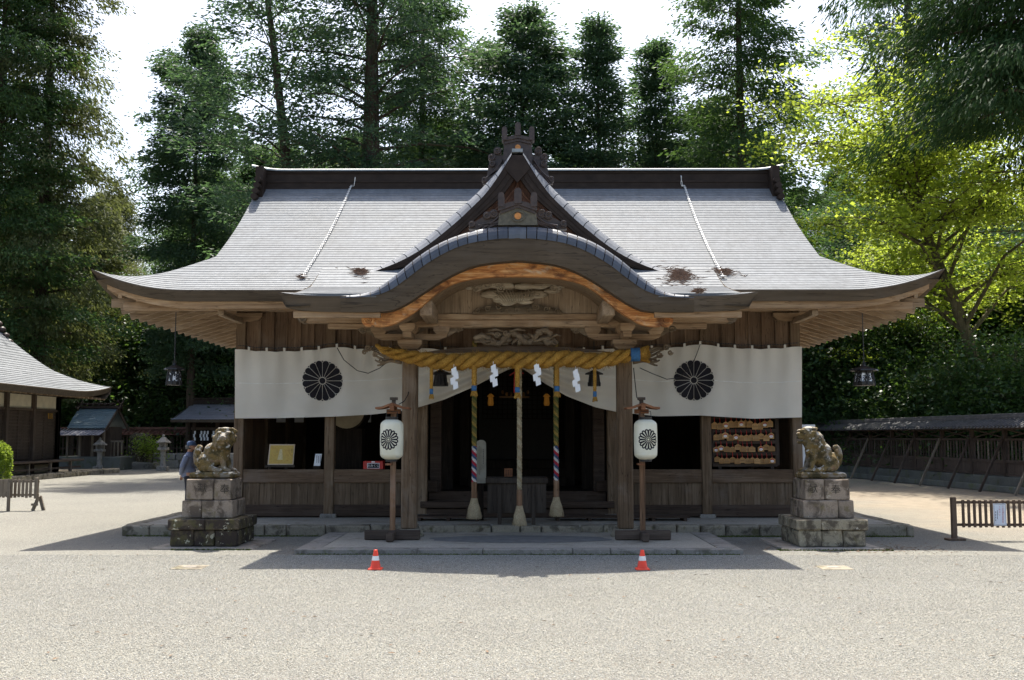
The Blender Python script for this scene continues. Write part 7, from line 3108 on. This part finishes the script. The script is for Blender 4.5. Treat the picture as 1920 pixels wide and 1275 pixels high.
# clipped hedge at the left edge
t = thing('clipped_hedge', 'bright green clipped hedge bush at the left edge', 'hedge', (xat(-22, 37), 37, 0))
rs = np.random.RandomState(5)
n = 9000
d = unit(rs.normal(0, 1, (n, 3)))
d[:, 2] = np.abs(d[:, 2]) * 1.0
sg = np.sign(d) * np.abs(d) ** .62
c = sg * np.array([.72, .72, .9]) * rs.uniform(.9, 1.03, (n, 1)) + np.array([xat(-24, 37), 37, .62])
c[:, 2] = np.where(rs.rand(n) < .35, rs.uniform(.1, 1.0, n), c[:, 2])
P0, P1, W = leaves_at(c, d, rs, (.05, .10), (.25, .4), .8)
put('foliage', quads_mesh('foliage', P0, P1, W), M['hedge'], t)
m = MB()
m.ell((xat(-24, 37), 37, .62), (.62, .62, .8), 12, 8)
m.build('inner_foliage', M['broad'], t)

# ------------------------------------------------------------------ loose stones, moss, leaves on the ground
gp = MB()
gp.add([(-5.6, 6.2, .002), (5.6, 6.2, .002), (10.4, 15.55, .002), (-10.4, 15.55, .002)], [(0, 1, 2, 3)])
gv = gp.build('gravel', M['gravel'], None)
tag(gv, 'pale loose gravel stones in the near yard', None, None, 'stuff')
ng = bpy.data.node_groups.new('gravel scatter', 'GeometryNodeTree')
ng.interface.new_socket('Geometry', in_out='INPUT', socket_type='NodeSocketGeometry')
ng.interface.new_socket('Geometry', in_out='OUTPUT', socket_type='NodeSocketGeometry')
N_ = ng.nodes
gi, go = N_.new('NodeGroupInput'), N_.new('NodeGroupOutput')
dist = N_.new('GeometryNodeDistributePointsOnFaces')
dist.inputs['Density'].default_value = 2700
ico = N_.new('GeometryNodeMeshIcoSphere')
ico.inputs['Radius'].default_value = .0054
ico.inputs['Subdivisions'].default_value = 1
smt = N_.new('GeometryNodeSetMaterial')
smt.inputs['Material'].default_value = M['gravel']
inst = N_.new('GeometryNodeInstanceOnPoints')
rs_ = N_.new('FunctionNodeRandomValue')
rs_.data_type = 'FLOAT_VECTOR'
rs_.inputs[0].default_value = (.5, .5, .22)
rs_.inputs[1].default_value = (1.45, 1.25, .55)
rr3 = N_.new('FunctionNodeRandomValue')
rr3.data_type = 'FLOAT_VECTOR'
rr3.inputs[0].default_value = (-.25, -.25, 0)
rr3.inputs[1].default_value = (.25, .25, 6.28)
L = ng.links.new
L(gi.outputs[0], dist.inputs['Mesh'])
L(dist.outputs['Points'], inst.inputs['Points'])
L(ico.outputs['Mesh'], smt.inputs['Geometry'])
L(smt.outputs['Geometry'], inst.inputs['Instance'])
L(rs_.outputs[0], inst.inputs['Scale'])
L(rr3.outputs[0], inst.inputs['Rotation'])
L(inst.outputs[0], go.inputs[0])
md = gv.modifiers.new('scatter', 'NODES')
md.node_group = ng

# moss along the stone edges and fallen leaves on the gravel
m = MB()
def mossline(x0, x1, y0, y1, n, hmax=.03):
    for i in range(n):
        x, y = rr_.uniform(x0, x1), rr_.uniform(y0, y1)
        h = rr_.uniform(.008, hmax)
        a = rr_.uniform(0, 3.14)
        w = rr_.uniform(.006, .02)
        dx, dy = w * math.cos(a), w * math.sin(a)
        m.add([(x - dx, y - dy, .0), (x + dx, y + dy, .0), (x + rr_.uniform(-.01, .01), y + rr_.uniform(-.01, .01), h)], [(0, 1, 2)])
mossline(-5.2, -4.0, 16.15, 16.35, 900)
mossline(3.9, 5.6, 16.1, 16.3, 700)
mossline(-3.2, 3.2, 15.56, 15.61, 1500, .022)
mossline(-6.7, -3.3, 18.35, 18.45, 900)
mossline(3.4, 6.7, 18.3, 18.45, 1600)
tag(m.build('moss', plain('moss', (.075, .095, .018), .95, .4, 20)), 'green moss along the stone edges of pedestals and slabs', None, None, 'stuff')
m = MB()
for i in range(420):
    if i < 250:
        x, y = rr_.gauss(5.4, .7), rr_.gauss(16.3, .35)
    else:
        y = rr_.uniform(8, 17)
        x = rr_.uniform(-.5, .5) * y
    a = rr_.uniform(0, 6.28)
    L_ = rr_.uniform(.015, .045)
    dx, dy = L_ * math.cos(a), L_ * math.sin(a)
    m.add([(x - dx, y - dy, .012), (x - dy * .35, y + dx * .35, .02), (x + dx, y + dy, .014), (x + dy * .35, y - dx * .35, .016)], [(0, 1, 2, 3)])
tag(m.build('fallen_leaves', plain('dry brown leaves', (.15, .095, .055), .95, .4, 30)), 'brown fallen leaves scattered on the gravel', None, None, 'stuff')
